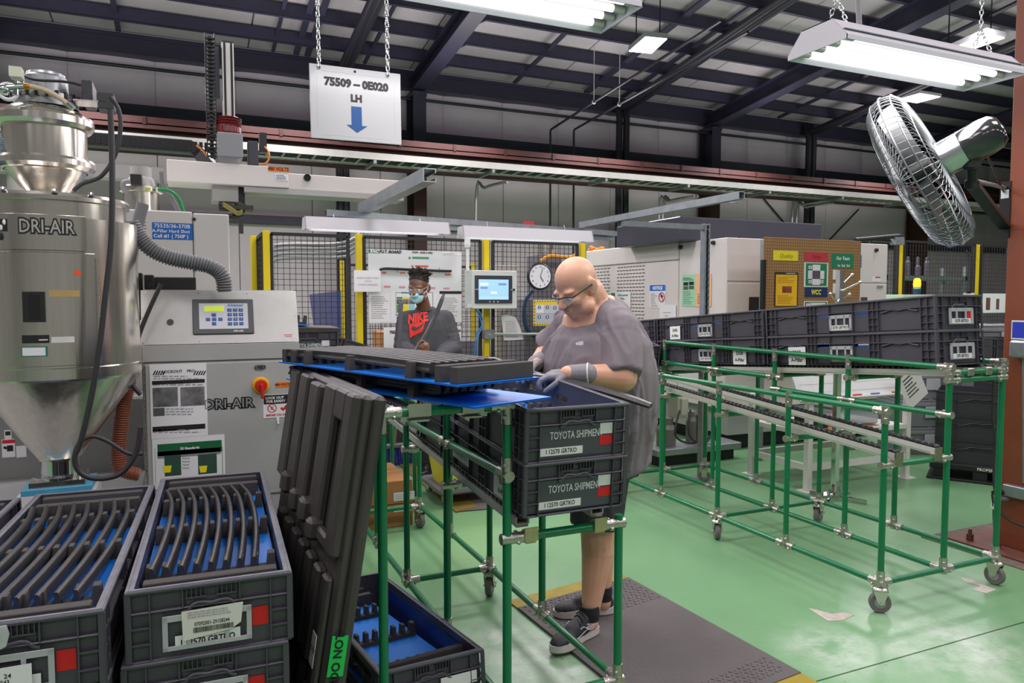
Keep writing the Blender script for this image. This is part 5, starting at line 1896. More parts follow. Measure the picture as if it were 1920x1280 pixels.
chan((.87, 5.0, 2.075), (3.47, 5.55, 2.075), k=1.05)
chan((.87, 5.03, 2.035), (3.47, 5.58, 2.035), k=.9)
chan((1.142, 5.1, 2.125), (1.142, 3.58, 2.125), 'arm', 1.7, (1, 0, 0))
chan((3.10, 5.5, 2.13), (3.10, 3.53, 2.13), 'arm', 1.15)
chan((3.93, 4.9, .006), (3.93, 4.9, 2.12), 'upright', 1.35, (0, -1, 0))
chan((3.10, 3.6, 2.09), (3.10, 3.6, 2.10), 'end_tab', 1)
mbh = MB()
for k in range(38):
    z = .12 + k * .053
    mbh.b2(3.923, 3.945, 4.869, 4.873, z, z + .026, .003)
o = mbh.build('slot', PRINT, st)
chan((3.10, 4.9, 2.09), (3.95, 4.9, 2.09), 'cross_channel', 1.0)
MB().b2(3.85, 4.01, 4.82, 4.98, 0, .008).build('foot_plate', GALV, st)
red_tag = MB().b2(0, .09, -.002, 0, 0, .022).build('red_tag', mat('tag_red', 'd22c34', .5), st, at(978, 421, y=5.08) + V((0, -.03, 0)))

FIXW = mat('fixture_white', 'dedbe0', .4)
TUBE = mat('lit_tube', 'ffffff', .4, emit=2.6, ecol='fdfbff')


def strip_light(name, label, x0, x1, y, zb, zt):
    t = thing(name, label, 'light fixture', ((x0 + x1) / 2, y, zb))
    L = (x1 - x0) / 2
    h = zt - zb
    for e in (-1, 1):
        MB().prism([(-.075, 0), (.075, 0), (.045, h), (-.045, h)], e * L, e * (L - .008), 'yz').build('end_cap', FIXW, t)
    mb = MB()
    for s in (-1, 1):
        mb.add([(-L, s * .075, 0), (L, s * .075, 0), (L, s * .045, h), (-L, s * .045, h), (-L, s * .070, 0), (L, s * .070, 0), (L, s * .041, h - .004), (-L, s * .041, h - .004)],
               [(0, 1, 2, 3), (7, 6, 5, 4), (0, 4, 5, 1)])
    mb.b2(-L, L, -.045, .045, h - .004, h)
    mb.build('hood', FIXW, t)
    for yy in (-.035, .035):
        MB().tube((-L + .05, yy, .022), (L - .05, yy, .022), .013, 10).build('tube', TUBE, t)
        for e in (-1, 1):
            MB().b2(e * L - e * .05, e * L - e * .03, yy - .012, yy + .012, .01, .06).build('lamp_holder', WHITEP, t)
    for e in (-.6, .6):
        MB().tube((e * L, 0, h), (e * L, .02, 2.06 - zb), .004, 6).build('hanger', GALV, t)
    return t


strip_light('work_light', 'left white fluorescent work light hanging under the strut', .715, 1.70, 4.93, 1.952, 2.035)
strip_light('work_light', 'right white fluorescent work light hanging under the strut', 1.795, 2.85, 4.93, 1.935, 2.02)
NTH = ('first', 'second', 'third', 'fourth', 'fifth', 'sixth', 'seventh', 'eighth', 'ninth', 'tenth', 'eleventh', 'twelfth', 'thirteenth', 'fourteenth')
# ------------------------------------------------------------------ pale machine enclosure on the right
MX, MY = 4.80, 5.62
en = thing('machine_enclosure', 'large off-white moulding machine enclosure with vent slots, behind the crates', 'machine', (MX, MY, 0))
fe = Face(en, X=MX)
zr = lambda u, v: at(u, v, x=MX).z
y_c = at(1363, 500, x=MX).y - MY
y_j = at(1273, 500, x=MX).y - MY
y_f = at(1100, 500, x=MX).y - MY
ht = zr(1345, 447)
MB().b2(0, 2.2, y_c + .003, y_j - .004, .42, ht, .006).build('front_door', MACHW, en)
zj = zr(1268, 451)
zs = zr(1200, 493)
MB().b2(-.012, 1.6, y_j + .004, y_f, zs + .003, zj, .01).build('upper_hood', MACHW, en)
y_v = at(1210, 520, x=MX).y - MY
MB().b2(-.004, 1.6, y_j + .004, y_v - .002, .42, zs - .003, .006).build('access_panel', MACHW, en)
MB().b2(0, 1.6, y_v + .002, y_f, .42, zs - .003, .004).build('vent_panel', MACHW, en)
vm = MB()
rg = random.Random(2)
for half, (ua, ub) in enumerate(((1106, 1144), (1157, 1209))):
    ya, yb = at(ub, 520, x=MX).y - MY, at(ua, 520, x=MX).y - MY
    n = 6 if half == 0 else 9
    for r_ in range(26):
        z = zs - .03 - r_ * .040
        for k in range(n):
            y = ya + (yb - ya) * (k + .5 + (.25 if r_ % 2 else 0) - .12) / n
            w = (yb - ya) / n * .72
            vm.b2(-.003, .0015, y - w / 2, y + w / 2, z - .010, z)
vm.build('vent_slot', mat('slot_dark', '4c4a44', .7), en)['kind'] = 'stuff'
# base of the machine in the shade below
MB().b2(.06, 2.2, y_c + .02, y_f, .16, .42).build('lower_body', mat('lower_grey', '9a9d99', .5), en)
MB().b2(.2, 2.1, y_c + .1, y_f - .1, 0, .16).build('plinth', BLACKM, en)
for u, v in ((1277.5, 463.5), (1339, 455)):
    p = fe.pt(u, v)
    MB().lathe([(0, .03), (.018, .03), (.022, .012), (.022, 0)], 14, p, (-1, 0, 0)).build('latch', BLACKP, en)
MB().b2(.003, .0, 0, .01, 0, .01)
# the end face towards the camera, beside and behind the peg board
ye = y_c
fe2 = Face(en, Y=MY + ye)
x1e = at(1662, 520, y=MY + ye).x - MX
zsplit = at(1400, 529, y=MY + ye).z
MB().b2(.004, x1e, ye - .006, ye, zsplit + .012, at(1400, 447, y=MY + ye).z, .004).build('end_door', MACHW, en)
MB().b2(.004, x1e, ye - .006, ye, .42, zsplit - .006, .004).build('end_panel', MACHW, en)
fe2.r('opening', 1403.5, 556.5, 1427, 600, mat('fan_dark', '2b2a2c', .6), .007, .002)
fe2.r('opening', 1613, 557, 1624, 600, mat('opening_brown', '4b4642', .6), .007, .002)
MB().lathe([(0, .03), (.018, .03), (.022, .012), (.022, 0)], 14, fe2.pt(1641, 469), (0, -1, 0)).build('latch', BLACKP, en)
fe2.r('blue_label', 1611, 478, 1614, 502, BLUEP, .007)
fe2.r('warning_label', 1634, 518, 1650, 528, WHITEP, .007)
fe2.r('label_head', 1640, 518.5, 1649.5, 521, REDP, .0082, .0005)
fe2.r('catch', 1643, 535, 1654, 540, GREYC, .006, .006)
du = thing('roof_duct', 'dark blue-grey sheet metal duct on top of the machine enclosure', 'duct', (0, MY + .5, 0))
a, b = at(1272, 412, y=MY + .5), at(1541, 450, y=MY + .5)
MB().b2(at(1275, 412, y=MY + .5).x, at(1541, 430, y=MY + .5).x, 0, 1.2, ht + .0, at(1400, 412, y=MY + .5).z, .01).build('casing', mat('duct_slate', '53535d', .3, .4, c2='4a4a55', scale=3, rvar=.1), du)
# papers on the enclosure
def xsheet(name, label, u0, v0, u1, v1, m=WHITEP, x=MX - .008):
    a, b = at(u0, v0, x=x), at(u1, v1, x=x)
    t = thing(name, label, 'paper', (x, a.y, b.z))
    MB().b2(0, .001, b.y - a.y, 0, 0, a.z - b.z).build('backing', m, t)
    return t, Face(t, X=x)


t1, g1 = xsheet('notice_sign', 'white and blue NOTICE sign taped to the machine enclosure', 1218, 534, 1248, 577)
g1.r('sign_band', 1218.5, 534.5, 1247.5, 545, mat('notice_blue', '1b6fd0', .5), .0005, .0005)
g1.t('NOTICE', 1233, 540, 6, WHITEP, .0018, bold=.06)
g1.small(1220, 549, 1233, 575, 7, GREYP, 21, .001)
p = g1.pt(1241, 557)
o = MB().torus((0, 0, 0), .05, .005, (1, 0, 0), 22, 5).box((0, 0, 0), (.003, .006, .09), (R(-35), 0, 0)).build('no_symbol', REDP, t1, p + V((-.003, 0, 0)))
MB().box(p + V((-.002, 0, .01)), (.002, .04, .03), (R(30), 0, 0)).build('symbol', PRINT, t1)
t2, g2 = xsheet('paper_notice', 'plain white paper curling below the notice sign', 1237, 571, 1267, 604, WHITEP, MX - .016)
for k in range(3):
    g2.small(1243 + 3 * k, 584 + 6 * k, 1261 - 3 * k, 588 + 6 * k, 1, GREYP, 30 + k, .001)
t3, g3 = xsheet('policy_sign', 'white environmental policy sheet behind the shoulder of the bald worker', 1144, 547, 1182, 585)
g3.r('logo', 1145.5, 549, 1153, 556.5, GREENP, .0005, .0005)
g3.t('Environmental', 1168, 553, 4.2, GREENP, .0015, bold=.02)
g3.t('Policy', 1167, 559.5, 4.4, GREENP, .0015, bold=.02)
t4, g4 = xsheet('green_flyer', 'pale green printed flyer on the machine enclosure', 1279, 515, 1303, 574, mat('paper_green', '9fdcb4', .6), MX - .006)
for u, v in ((1281.5, 529), (1292, 528)):
    g4.r('photo', u, v, u + 9, v + 6, PRINT, .0006, .0005)
    g4.r('photo', u, v + 7.5, u + 9, v + 14, mat('photo_brown', '5a5a48', .6), .0006, .0005)
g4.small(1281, 520, 1301, 526, 2, PRINT, 40, .001)
g4.small(1281, 545, 1301, 571, 7, GREYC, 41, .001)
t5, g5 = xsheet('orange_flyer', 'pale orange printed flyer half hidden by the slotted upright', 1304, 514, 1333, 575, mat('paper_orange', 'f6bf8d', .6), MX - .007)
p = g5.pt(1322, 534)
st_ = MB()
sp = [V((0, .06 * math.cos(R(90 + 144 * k)), .09 * math.sin(R(90 + 144 * k)))) for k in range(5)]
st_.path([p + q + V((-.003, 0, 0)) for q in sp], .002, 4, closed=True)
st_.build('star_print', mat('print_rust', 'b0622f', .6), t5)
g5.small(1308, 550, 1330, 570, 5, mat('print_rust', 'b0622f', .6), 42, .001)

tag(MB().path(spline([at(u, v, x=5.2) for u, v in ((1198, 462), (1200, 443), (1210, 434), (1222, 438), (1227, 455))], 5), .012, 8).build('cable_loop', CBL), 'black cable loop on top of the machine enclosure', 'cable')
tag(MB().prism([(0, 0), (.5, .06), (.52, .10), (.1, .02)], 0, .3, 'xz').build('metal_flap', GALV, None, at(1240, 452, x=5.0) + V((0, .0, .0)), (0, 0, R(-70))), 'bent sheet metal flap on top of the enclosure hood', 'sheet')
fw = MB()
rg = random.Random(8)
for k in range(14):
    p = at(rg.uniform(1102, 1132), rg.uniform(464, 474), x=4.95)
    fw.ball(p, (rg.uniform(.02, .05), rg.uniform(.02, .05), rg.uniform(.012, .03)), 7, 5)
tag(fw.build('cable_bundle', mat('orange_bundle', 'f08a1a', .5)), 'bundle of bright orange cable on the enclosure top corner', 'cable')

# ------------------------------------------------------------------ pipework unit low behind the long rack
pu_ = thing('water_manifold', 'small pump unit with valves and black hoses low behind the long rack', 'pump', (3.95, 5.35, 0))
MB().b2(-.15, .8, 0, .35, .10, .16, .005).build('drip_tray', GALV, pu_)
MB().b2(-.1, .75, .05, .3, 0, .10).build('plinth', BLACKM, pu_)
MB().b2(.1, .22, .05, .2, .42, .62, .006).b2(.13, .2, .03, .05, .45, .6).build('outlet_box', mat('pale_box', 'c9c8b8', .5), pu_)
for k, (x, z, r_) in enumerate(((.05, .16, .09), (.33, .16, .05), (.45, .16, .06))):
    MB().lathe([(r_, z), (r_, z + .16 + .05 * k), (r_ * .7, z + .2 + .05 * k), (r_ * .7, z + .26 + .04 * k), (0, z + .28 + .04 * k)], 14, (x, .15, 0)).build('valve_body', mat('pump_grey', '7e7d78', .45, .3), pu_)
for k in range(4):
    MB().path(spline([(.1 + .12 * k, .02, .5), (.0 + .15 * k, -.05, .3), (.2 + .1 * k, 0, .2), (.5, .05, .22 + .03 * k)], 4), .010, 6).build('hose', CBL, pu_)

# ------------------------------------------------------------------ peg board
PY = 5.2
pbx0, pbx1 = at(1433, 445, y=PY), at(1611, 600, y=PY)
pgz = at(1433, 444, y=PY).z
pg = thing('peg_board', 'brown peg board with coloured team signs standing behind the crates', 'board', (pbx0.x, PY, 0))
PEG = bpy.data.materials.new('pegboard')
PEG.use_nodes = True
nt = PEG.node_tree
bb = nt.nodes['Principled BSDF']
bb.inputs['Roughness'].default_value = .75
n_ = nt.nodes.new('ShaderNodeTexNoise')
n_.inputs['Scale'].default_value = 9
rp = nt.nodes.new('ShaderNodeValToRGB')
rp.color_ramp.elements[0].color = lin('9c7448')
rp.color_ramp.elements[1].color = lin('ab8356')
nt.links.new(n_.outputs['Fac'], rp.inputs[0])
nt.links.new(rp.outputs[0], bb.inputs['Base Color'])
pw = pbx1.x - pbx0.x
MB().b2(0, pw, 0, .008, .9, pgz, .002).build('panel', PEG, pg)
hl = MB()
nx, nz = 44, 40
for i in range(nx):
    for k in range(nz):
        hl.add([((i + .5) * pw / nx + .0055 * math.cos(PI / 3 * q), -.0006, .92 + (k + .5) * (pgz - .92) / nz + .0055 * math.sin(PI / 3 * q)) for q in range(6)], [tuple(range(6))])
hl.build('peg_hole', mat('hole_dark', '4a3520', .9), pg)['kind'] = 'stuff'
for x in (.02, pw - .02):
    MB().b2(x - .02, x + .02, .008, .05, 0, pgz - .02).build('leg', GALV, pg)
MB().b2(-.02, .012, -.02, .02, .9, at(1433, 487, y=PY).z).build('edge_strip', BLACKM, pg)


def ysheet(name, label, u0, v0, u1, v1, m, y=PY - .002, cat='sign'):
    a, b = at(u0, v0, y=y), at(u1, v1, y=y)
    t = thing(name, label, cat, (a.x, y, b.z))
    MB().b2(0, b.x - a.x, -.001, 0, 0, a.z - b.z).build('backing', m, t)
    return t, Face(t, Y=y)


q, g = ysheet('quality_sign', 'bright yellow Quality sign on the peg board', 1450, 469, 1496, 489, YELP)
g.t('Quality', 1474, 480, 8, mat('print_olive', '8d8a20', .6), shear=.2)
q, g = ysheet('red_sign', 'red Safety sign at the top of the peg board', 1509, 472.5, 1552, 490, mat('sign_red', 'c83444', .5))
g.t('Safety', 1531, 481.5, 7, mat('print_dark_red', '9a2130', .6), shear=.2)
q, g = ysheet('team_sign', 'green Our Team sign on the peg board', 1560, 474.5, 1600, 503, mat('sign_green', '12835a', .5))
g.t('Our Team', 1580, 484.5, 6.5, WHITEP, bold=.03, shear=.15, sx=.9)
g.t('1st  2nd  3rd', 1581, 498, 5.2, WHITEP, bold=.03, shear=.15, sx=.85)
q, g = ysheet('safety_cross_sheet', 'white-edged green sheet with a white cross on the peg board', 1508, 491.5, 1552, 538, WHITEP)
g.r('green_field', 1511, 493, 1549.5, 536, mat('sign_green', '12835a', .5), .001, .0005)
for u0, v0, u1, v1 in ((1523.5, 496, 1537, 534), (1515, 507, 1545, 523)):
    g.r('cross', u0, v0, u1, v1, WHITEP, .0018, .0004)
g.small(1516, 508, 1544, 522, 5, mat('print_lilac', 'c9c3d4', .6), 51, .0026, .3)
for u, v in ((1519, 501), (1519, 528), (1540.5, 528)):
    g.r('corner_box', u - 3, v - 3, u + 3, v + 3, WHITEP, .0018, .0004)
    g.r('corner_cross', u - 1.6, v - .6, u + 1.6, v + .6, REDP, .0024, .0004)
    g.r('corner_cross', u - .6, v - 1.6, u + .6, v + 1.6, REDP, .0024, .0004)
q, g = ysheet('wcc_sign', 'navy WCC sign with yellow letters on the peg board', 1509, 538.5, 1551, 557, mat('sign_navy', '0e2f63', .5))
g.t('WCC', 1529.5, 548, 9, YELP, bold=.04, shear=.2, sx=.8)
q, g = ysheet('form_sheet', 'white form with green border at the bottom of the peg board', 1507, 564.5, 1551, 600, WHITEP)
for u0, v0, u1, v1 in ((1509, 566, 1510.5, 600), (1548, 566, 1549.5, 600), (1509, 566, 1549.5, 567.5)):
    g.r('border', u0, v0, u1, v1, GREENP, .001, .0004)
g.r('bar', 1529, 575.5, 1546, 577, GREENP, .001, .0004)
g.small(1512, 579, 1546, 592, 3, GREYP, 55, .001)
g.t('WCC', 1517, 568.7, 4, PRINT, .002)
q, g = ysheet('yellow_clipboard', 'black clipboard holding a yellow sheet on the peg board', 1453, 509.5, 1495.5, 574.5, mat('clip_black', '2a2a2b', .5), PY - .004, 'clipboard')
g.r('sheet', 1455, 514.5, 1493.5, 573, mat('sheet_amber', 'f2bf17', .6), .001, .0005)
g.r('clip', 1474, 511.5, 1491, 513.5, ALU, .001, .004)
g.r('photo', 1466.5, 536.5, 1484, 549, mat('photo_warm', '5b3a2a', .6, c2='b4482b', scale=30, amt=.3), .0018, .0004)
g.small(1458, 518, 1490, 531, 4, mat('print_amber', 'b9831a', .6), 56, .0018)
g.small(1458, 553, 1490, 570, 6, mat('print_amber', 'b9831a', .6), 57, .0018)
for k, (v0, v1) in enumerate(((505.5, 524), (531, 549.5))):
    ysheet('blank_card', 'blank white card on the peg board beside the coat tree, %s one' % ('upper' if k == 0 else 'lower'), 1561.5, v0, 1577, v1, WHITEP, cat='card')

# coat tree
cy_ = 3.98
ct = thing('coat_tree', 'chrome coat tree with angled pegs in front of the peg board', 'coat stand', (at(1574, 560, y=cy_).x, cy_, 0))
zq = lambda v: at(1574, v, y=cy_).z
MB().b2(-.022, .022, -.022, .022, .05, zq(506), .004).build('pole', CHROME, ct)
f_ = Face(ct, Y=cy_)
for (u0, v0, u1, v1) in ((1579, 534, 1598, 515), (1570, 567, 1557, 551), (1579, 562, 1593, 552)):
    a, b = f_.pt(u0, v0), f_.pt(u1, v1)
    MB().tube(a, b, .007, 8).ball(b, .013, 8, 6).build('peg', CHROME, ct)
MB().tube((0, -.02, zq(545)), (.02, -.16, zq(530)), .007, 8).ball((.02, -.16, zq(530)), .013, 8, 6).build('peg', CHROME, ct)
# and its splayed foot under the long rack
for k, (dx_, dy_) in enumerate(((-.2, -.10), (.22, .06), (.08, -.22), (-.08, .16))):
    MB().path(spline([(0, 0, .30), (dx_ * .08, dy_ * .08, .1), (dx_ * .3, dy_ * .3, .03), (dx_, dy_, .02)], 5), 1, prof=[(-.014, -.008), (.014, -.008), (.014, .008), (-.014, .008)]).build('foot', CHROME, ct)

# ------------------------------------------------------------------ white metal table with sloped white board
tb = thing('steel_table', 'white steel table with a sloped whiteboard and lower shelf, behind the long rack', 'table', (0, 0, 0))
TWM = mat('table_white', 'dedcd8', .45)
tx0, tx1, ty0, ty1 = 4.42, 5.52, 4.23, 4.85
for (x, y, z1) in ((tx0, ty0, .70), (tx1, ty0, .78), (tx0, ty1, .70), (tx1, ty1, .78)):
    MB().b2(x - .025, x + .025, y - .025, y + .025, .006, z1, .003).build('leg', TWM, tb)
    MB().b2(x - .06, x + .06, y - .06, y + .06, 0, .006).build('foot_plate', TWM, tb)
for z in (.16,):
    for y in (ty0, ty1):
        MB().b2(tx0 + .025, tx1 - .025, y - .015, y + .015, z, z + .05).build('stretcher', TWM, tb)
    for x in (tx0, tx1):
        MB().b2(x - .015, x + .015, ty0 + .025, ty1 - .025, z, z + .05).build('stretcher', TWM, tb)
MB().b2(tx0 + .025, tx1 - .025, ty0 - .02, ty1 + .02, .42, .46, .003).build('shelf', TWM, tb)
MB().b2(tx0 + .06, tx1 - .3, ty0 + .02, ty1 - .1, .46, .464).build('shelf_liner', CARD, tb)
bd = MB().b2(tx0 - .12, tx1 + .05, -.004, .004, 0, .36).build('whiteboard', mat('whiteboard', 'dfe3e2', .35), tb, (0, ty0 - .02, .715), (R(-25), 0, 0))
for k in range(4):
    MB().b2(tx0 - .08, tx1 - .1, -.0052, -.0042, .06 + .07 * k, .0615 + .07 * k).build('grid_line', GREYP, bd)
MB().b2(tx0 - .12, tx1 + .05, -.05, .0, -.012, .0).build('tray_ledge', TWM, bd)
for k, (x, c) in enumerate(((.42, 'c33b36'), (.62, '5560b0'), (.86, 'b04a44'))):
    tag(MB().tube((tx0 + x, ty0 - .045, .74), (tx0 + x + .09, ty0 - .045, .74), .007, 8).build('marker_pen', mat('marker%d' % k, c, .5)), '%s marker pen on the ledge of the sloped whiteboard' % ('red', 'blue', 'dark red')[k], 'pen')
hp_ = sheet('paper_notice', 'tilted white paper with a printed paragraph, right of the whiteboard', 'paper', at(1705, 770, y=4.15), (0, R(-32), 0), .26, .34, mat('paper_offwhite', 'd9d7d6', .6))  # slightly greyer than the other papers
mb = MB()
lines(mb, .05, .21, .08, .27, 6, .4, 61, -.0018)
mb.build('small_print', PRINT, hp_)
bn = thing('clear_bin', 'clear plastic storage bin with grey lid on the table shelf', 'bin', (5.02, 4.45, .464))
MB().b2(-.24, .24, -.17, .17, 0, .15, .02).build('tub', mat('clear_tub', 'c3c9d3', .2, alpha=.6), bn)
MB().b2(-.25, .25, -.18, .18, .15, .175, .008).build('lid', mat('bin_lid', '8d9095', .4), bn)
MB().b2(.20, .26, -.05, .05, .14, .18, .005).build('clip', mat('clip_blue', '3f5ab0', .4), bn)
bx_ = thing('label_printer', 'small dark device on the shelf of the white table', 'device', (4.62, 4.40, .464))
MB().prism([(-.1, 0), (.1, 0), (.1, .05), (-.04, .09), (-.1, .09)], -.08, .08, 'xz').build('case', BLACKP, bx_)
MB().b2(-.02, .08, -.06, .06, .07, .074).build('keys', GREYC, bx_)

# ------------------------------------------------------------------ far right: cell fence, shelf, lamp, totes, crates
RY = 7.4
rf = thing('safety_fence', 'black mesh fence with yellow posts at the far right, under the fan', 'fence')
for u0, u1 in ((1686, 1694), (1831, 1838)):
    a, b = at(u0, 455, y=RY), at(u1, 455, y=RY)
    MB().b2(a.x, b.x, RY, RY + .06, 0, at(u0, 458, y=RY).z, .003).build('post', YEL, rf)
    MB().b2(a.x - .035, a.x - .002, RY, RY + .06, 0, at(u0, 458, y=RY).z).build('post_slot', BLACKM, rf)
xa, xb, xc, xd = (at(u, 455, y=RY).x for u in (1660, 1684, 1696, 1828))
zt_ = at(1760, 455, y=RY).z
wire_panel(rf, (xa - .3, RY, 0), (xb, RY, 0), .12, zt_, .06)
wire_panel(rf, (xc, RY, 0), (xd, RY, 0), .12, zt_, .06)
wire_panel(rf, (at(1841, 455, y=RY).x, RY, 0), (at(1890, 455, y=RY).x, RY, 0), .12, zt_, .06)
MB().tube(at(1604, 450, y=RY - .3), at(1686, 442, y=RY), .03, 8).build('top_arm', BLACKM, rf)
a, b = at(1680, 444, y=RY - .1), at(1696, 459, y=RY - .1)
MB().b2(a.x, b.x, RY - .1, RY, b.z, a.z, .004).build('corner_bracket', GALV, rf)
sh = thing('storage_shelf', 'grey shelf with parts behind the far right mesh fence', 'shelf', (0, 9.0, 0))
a, b = at(1660, 515, y=9.0), at(1815, 526, y=9.0)
MB().b2(a.x, b.x, 0, .5, b.z, a.z).build('shelf', GALV, sh)
a2, b2_ = at(1695, 600, y=9.0), at(1815, 606, y=9.0)
MB().b2(a.x, b.x, 0, .5, b2_.z, a2.z).build('shelf', GALV, sh)
for x in (a.x + .04, b.x - .04):
    MB().b2(x - .03, x + .03, 0, .06, 0, 2.1).build('upright', GALV, sh)
    MB().b2(x - .03, x + .03, .44, .5, 0, 2.1).build('upright', GALV, sh)
rg = random.Random(12)
cols = ('8d8a8c', '7a2d33', 'c6c3c2', '4b4a50', '9a9694', '2f2f3a', '6c3b3c')
for k in range(14):
    u = 1715 + 6.8 * k
    v = 578 + rg.uniform(-8, 8)
    p = at(u, v, y=8.95)
    t = MB().box((0, 0, 0), (rg.uniform(.10, .2), .2, rg.uniform(.06, .16)), None, .006).build('parts_bin', mat('bin%d' % (k % 7), cols[k % 7], .5), None, (p.x, 9.2 + .12 * (k % 2), a2.z + .045 + .0 + rg.uniform(.02, .04)))
    tag(t, NTH[k] + ' small parts bin from the left on the far right shelf', 'bin', 'parts bins on the far right shelf')
for k, u in enumerate((1703, 1716, 1735, 1752)):
    p = at(u, 500, y=9.1)
    t = MB().lathe([(.05, 0), (.05, .16 + .08 * (k % 2)), (.03, .2 + .08 * (k % 2)), (.03, .34), (0, .35)], 10).build('valve_stack', mat('valve_grey', '55545a', .5), None, (p.x, 9.25, a.z))
    tag(t, NTH[k] + ' dark valve from the left on the far right top shelf', 'valve', 'valves on the far right top shelf')
gbx = thing('control_box', 'pale green control box under the amber beacon at the far right', 'box', (0, 6.9, 0))
a, b = at(1694, 552, y=6.9), at(1750, 640, y=6.9)
MB().b2(a.x, b.x, 0, .4, b.z - .3, a.z, .006).build('body', mat('mint_box', 'b5d1b2', .5), gbx)
MB().b2(a.x + .04, b.x - .04, .03, .38, 0, b.z - .3).build('pedestal', mat('mint_box', 'b5d1b2', .5), gbx)
Face(gbx, Y=6.9).r('door_edge', 1718, 556, 1719, 600, GREYC, 0, .002)
for u, v in ((1721, 558), (1744, 558)):
    MB().lathe([(0, .01), (.012, .01), (.012, 0)], 8, Face(gbx, Y=6.9).pt(u, v), (0, -1, 0)).build('screw', BLACKP, gbx)
bcn = thing('signal_beacon', 'glowing amber signal beacon with green base on the pale green box', 'beacon', (at(1719, 550, y=7.0).x, 7.0, a.z))
MB().lathe([(.05, 0), (.05, .05), (.055, .06), (.055, .08), (.04, .085)], 16).build('base', mat('beacon_blue', '1d3f66', .4), bcn)
MB().lathe([(.048, .085), (.048, .11)], 16).build('green_ring', mat('beacon_green', '1fae7c', .4, emit=.8), bcn)
MB().lathe([(.046, .11), (.05, .14), (.046, .20), (.03, .225), (0, .23)], 16, soft=True).build('amber_lens', mat('beacon_amber', 'ff8a1c', .4, emit=3.5, ecol='ff7a12'), bcn)
s6, g6 = board('paper_board', 'white paper with two dark photos pinned to the far right fence', 'paper', 1843, 550, 1890, 586, RY - .03, WHITEP, .003)
g6.r('photo', 1849, 558, 1856, 581, mat('photo_brown2', '6b4a3f', .6), .001, .0005)
g6.r('photo', 1868, 560, 1873, 580, mat('photo_brown2', '6b4a3f', .6), .001, .0005)
s7, g7 = board('paper_tag', 'white clip tag hanging on the yellow post at the far right', 'paper', 1806, 549, 1826, 588, RY - .05, WHITEP, .003)
g7.r('clip', 1812, 546, 1820, 550, BLACKP, .001, .003)
tag(MB().path(spline([at(u, v, y=7.3) for u, v in ((1812, 470), (1816, 480), (1815, 520), (1813, 550))], 5), .012, 6).build('hanging_cable', CBL), 'black cable hanging by the second yellow post at the far right', 'cable')

TOTE = mat('tote_grey', '8b8d92', .45, c2='7f8186', scale=4)


def tote(label, x, y, z, rz=0, W=.42, D=.6, H=.30):
    t = thing('lidded_tote', label, 'tote', (x, y, z), rz, 'grey lidded totes')
    mb = MB()
    mb.add([(sx * (W / 2 - (.02 if zz == 0 else 0)), sy * (D / 2 - (.02 if zz == 0 else 0)), zz) for zz in (0, H) for sx in (-1, 1) for sy in (-1, 1)],
           [(0, 2, 3, 1), (4, 5, 7, 6), (0, 1, 5, 4), (2, 6, 7, 3), (0, 4, 6, 2), (1, 3, 7, 5)])
    mb.build('tub', TOTE, t)
    MB().b2(-W / 2 - .01, W / 2 + .01, -D / 2 - .01, D / 2 + .01, H - .05, H - .02, .004).build('rim', TOTE, t)
    MB().b2(-W / 2, W / 2, -D / 2, D / 2, H, H + .014, .004).b2(-.02, .02, -D / 2 + .02, D / 2 - .02, H + .014, H + .02).build('lid', TOTE, t)
    MB().b2(-.07, .07, -D / 2 - .016, -D / 2 - .008, H - .16, H - .05, .003).build('label_pouch', mat('pouch', 'b9bbc0', .15), t)
    return t


for k in range(3):
    tote('grey lidded tote behind the dark crates, %s of the left stack of three' % ('bottom', 'middle', 'top')[k], 6.62, 4.95, .002 + .27 * k, R(-20), .62, .42, .248)
for k in range(4):
    tote('grey lidded tote half hidden by the brown column, %s of four' % ('bottom', 'second', 'third', 'top')[k], 7.32, 4.70, .002 + .315 * k, R(-20), .5, .42, .29)


def box_crate(name, label, x, y, z, rz, W, D, H, m, grp):
    t = thing(name, label, 'crate', (x, y, z), rz, grp)
    mb = MB()
    i = .012
    mb.b2(-W / 2 + i, W / 2 - i, -D / 2 + i, D / 2 - i, 0, .01)
    for s in (-1, 1):
        mb.b2(-W / 2 + i, W / 2 - i, s * (D / 2 - i) - .003, s * (D / 2 - i) + .003, 0, H)
        mb.b2(s * (W / 2 - i) - .003, s * (W / 2 - i) + .003, -D / 2 + i, D / 2 - i, 0, H)
        for z0, z1 in ((H - .012, H), (H - .075, H - .068), (0, .008)):
            mb.b2(-W / 2, W / 2, s * D / 2 - .014 if s > 0 else -D / 2, D / 2 if s > 0 else -D / 2 + .014, z0, z1)
            mb.b2(s * W / 2 - .014 if s > 0 else -W / 2, W / 2 if s > 0 else -W / 2 + .014, -D / 2, D / 2, z0, z1)
        for f in (-.5, -.38, -.28, .28, .38, .5):
            x0 = f * W * .99
            mb.b2(x0 - .002, x0 + .002, s * D / 2 - .013 if s > 0 else -D / 2 + .001, D / 2 - .001 if s > 0 else -D / 2 + .013, 0, H)
            y0 = f * D * .99
            mb.b2(s * W / 2 - .013 if s > 0 else -W / 2 + .001, W / 2 - .001 if s > 0 else -W / 2 + .013, y0 - .002, y0 + .002, 0, H)
    mb.path(spline([(f * W, -D / 2 + .004, H - zz) for f, zz in ((-.26, .085), (-.18, .075), (-.1, .055), (0, .06), (.1, .055), (.18, .075), (.26, .085))], 3), .006, 6)
    mb.build('body', m, t)
    return t


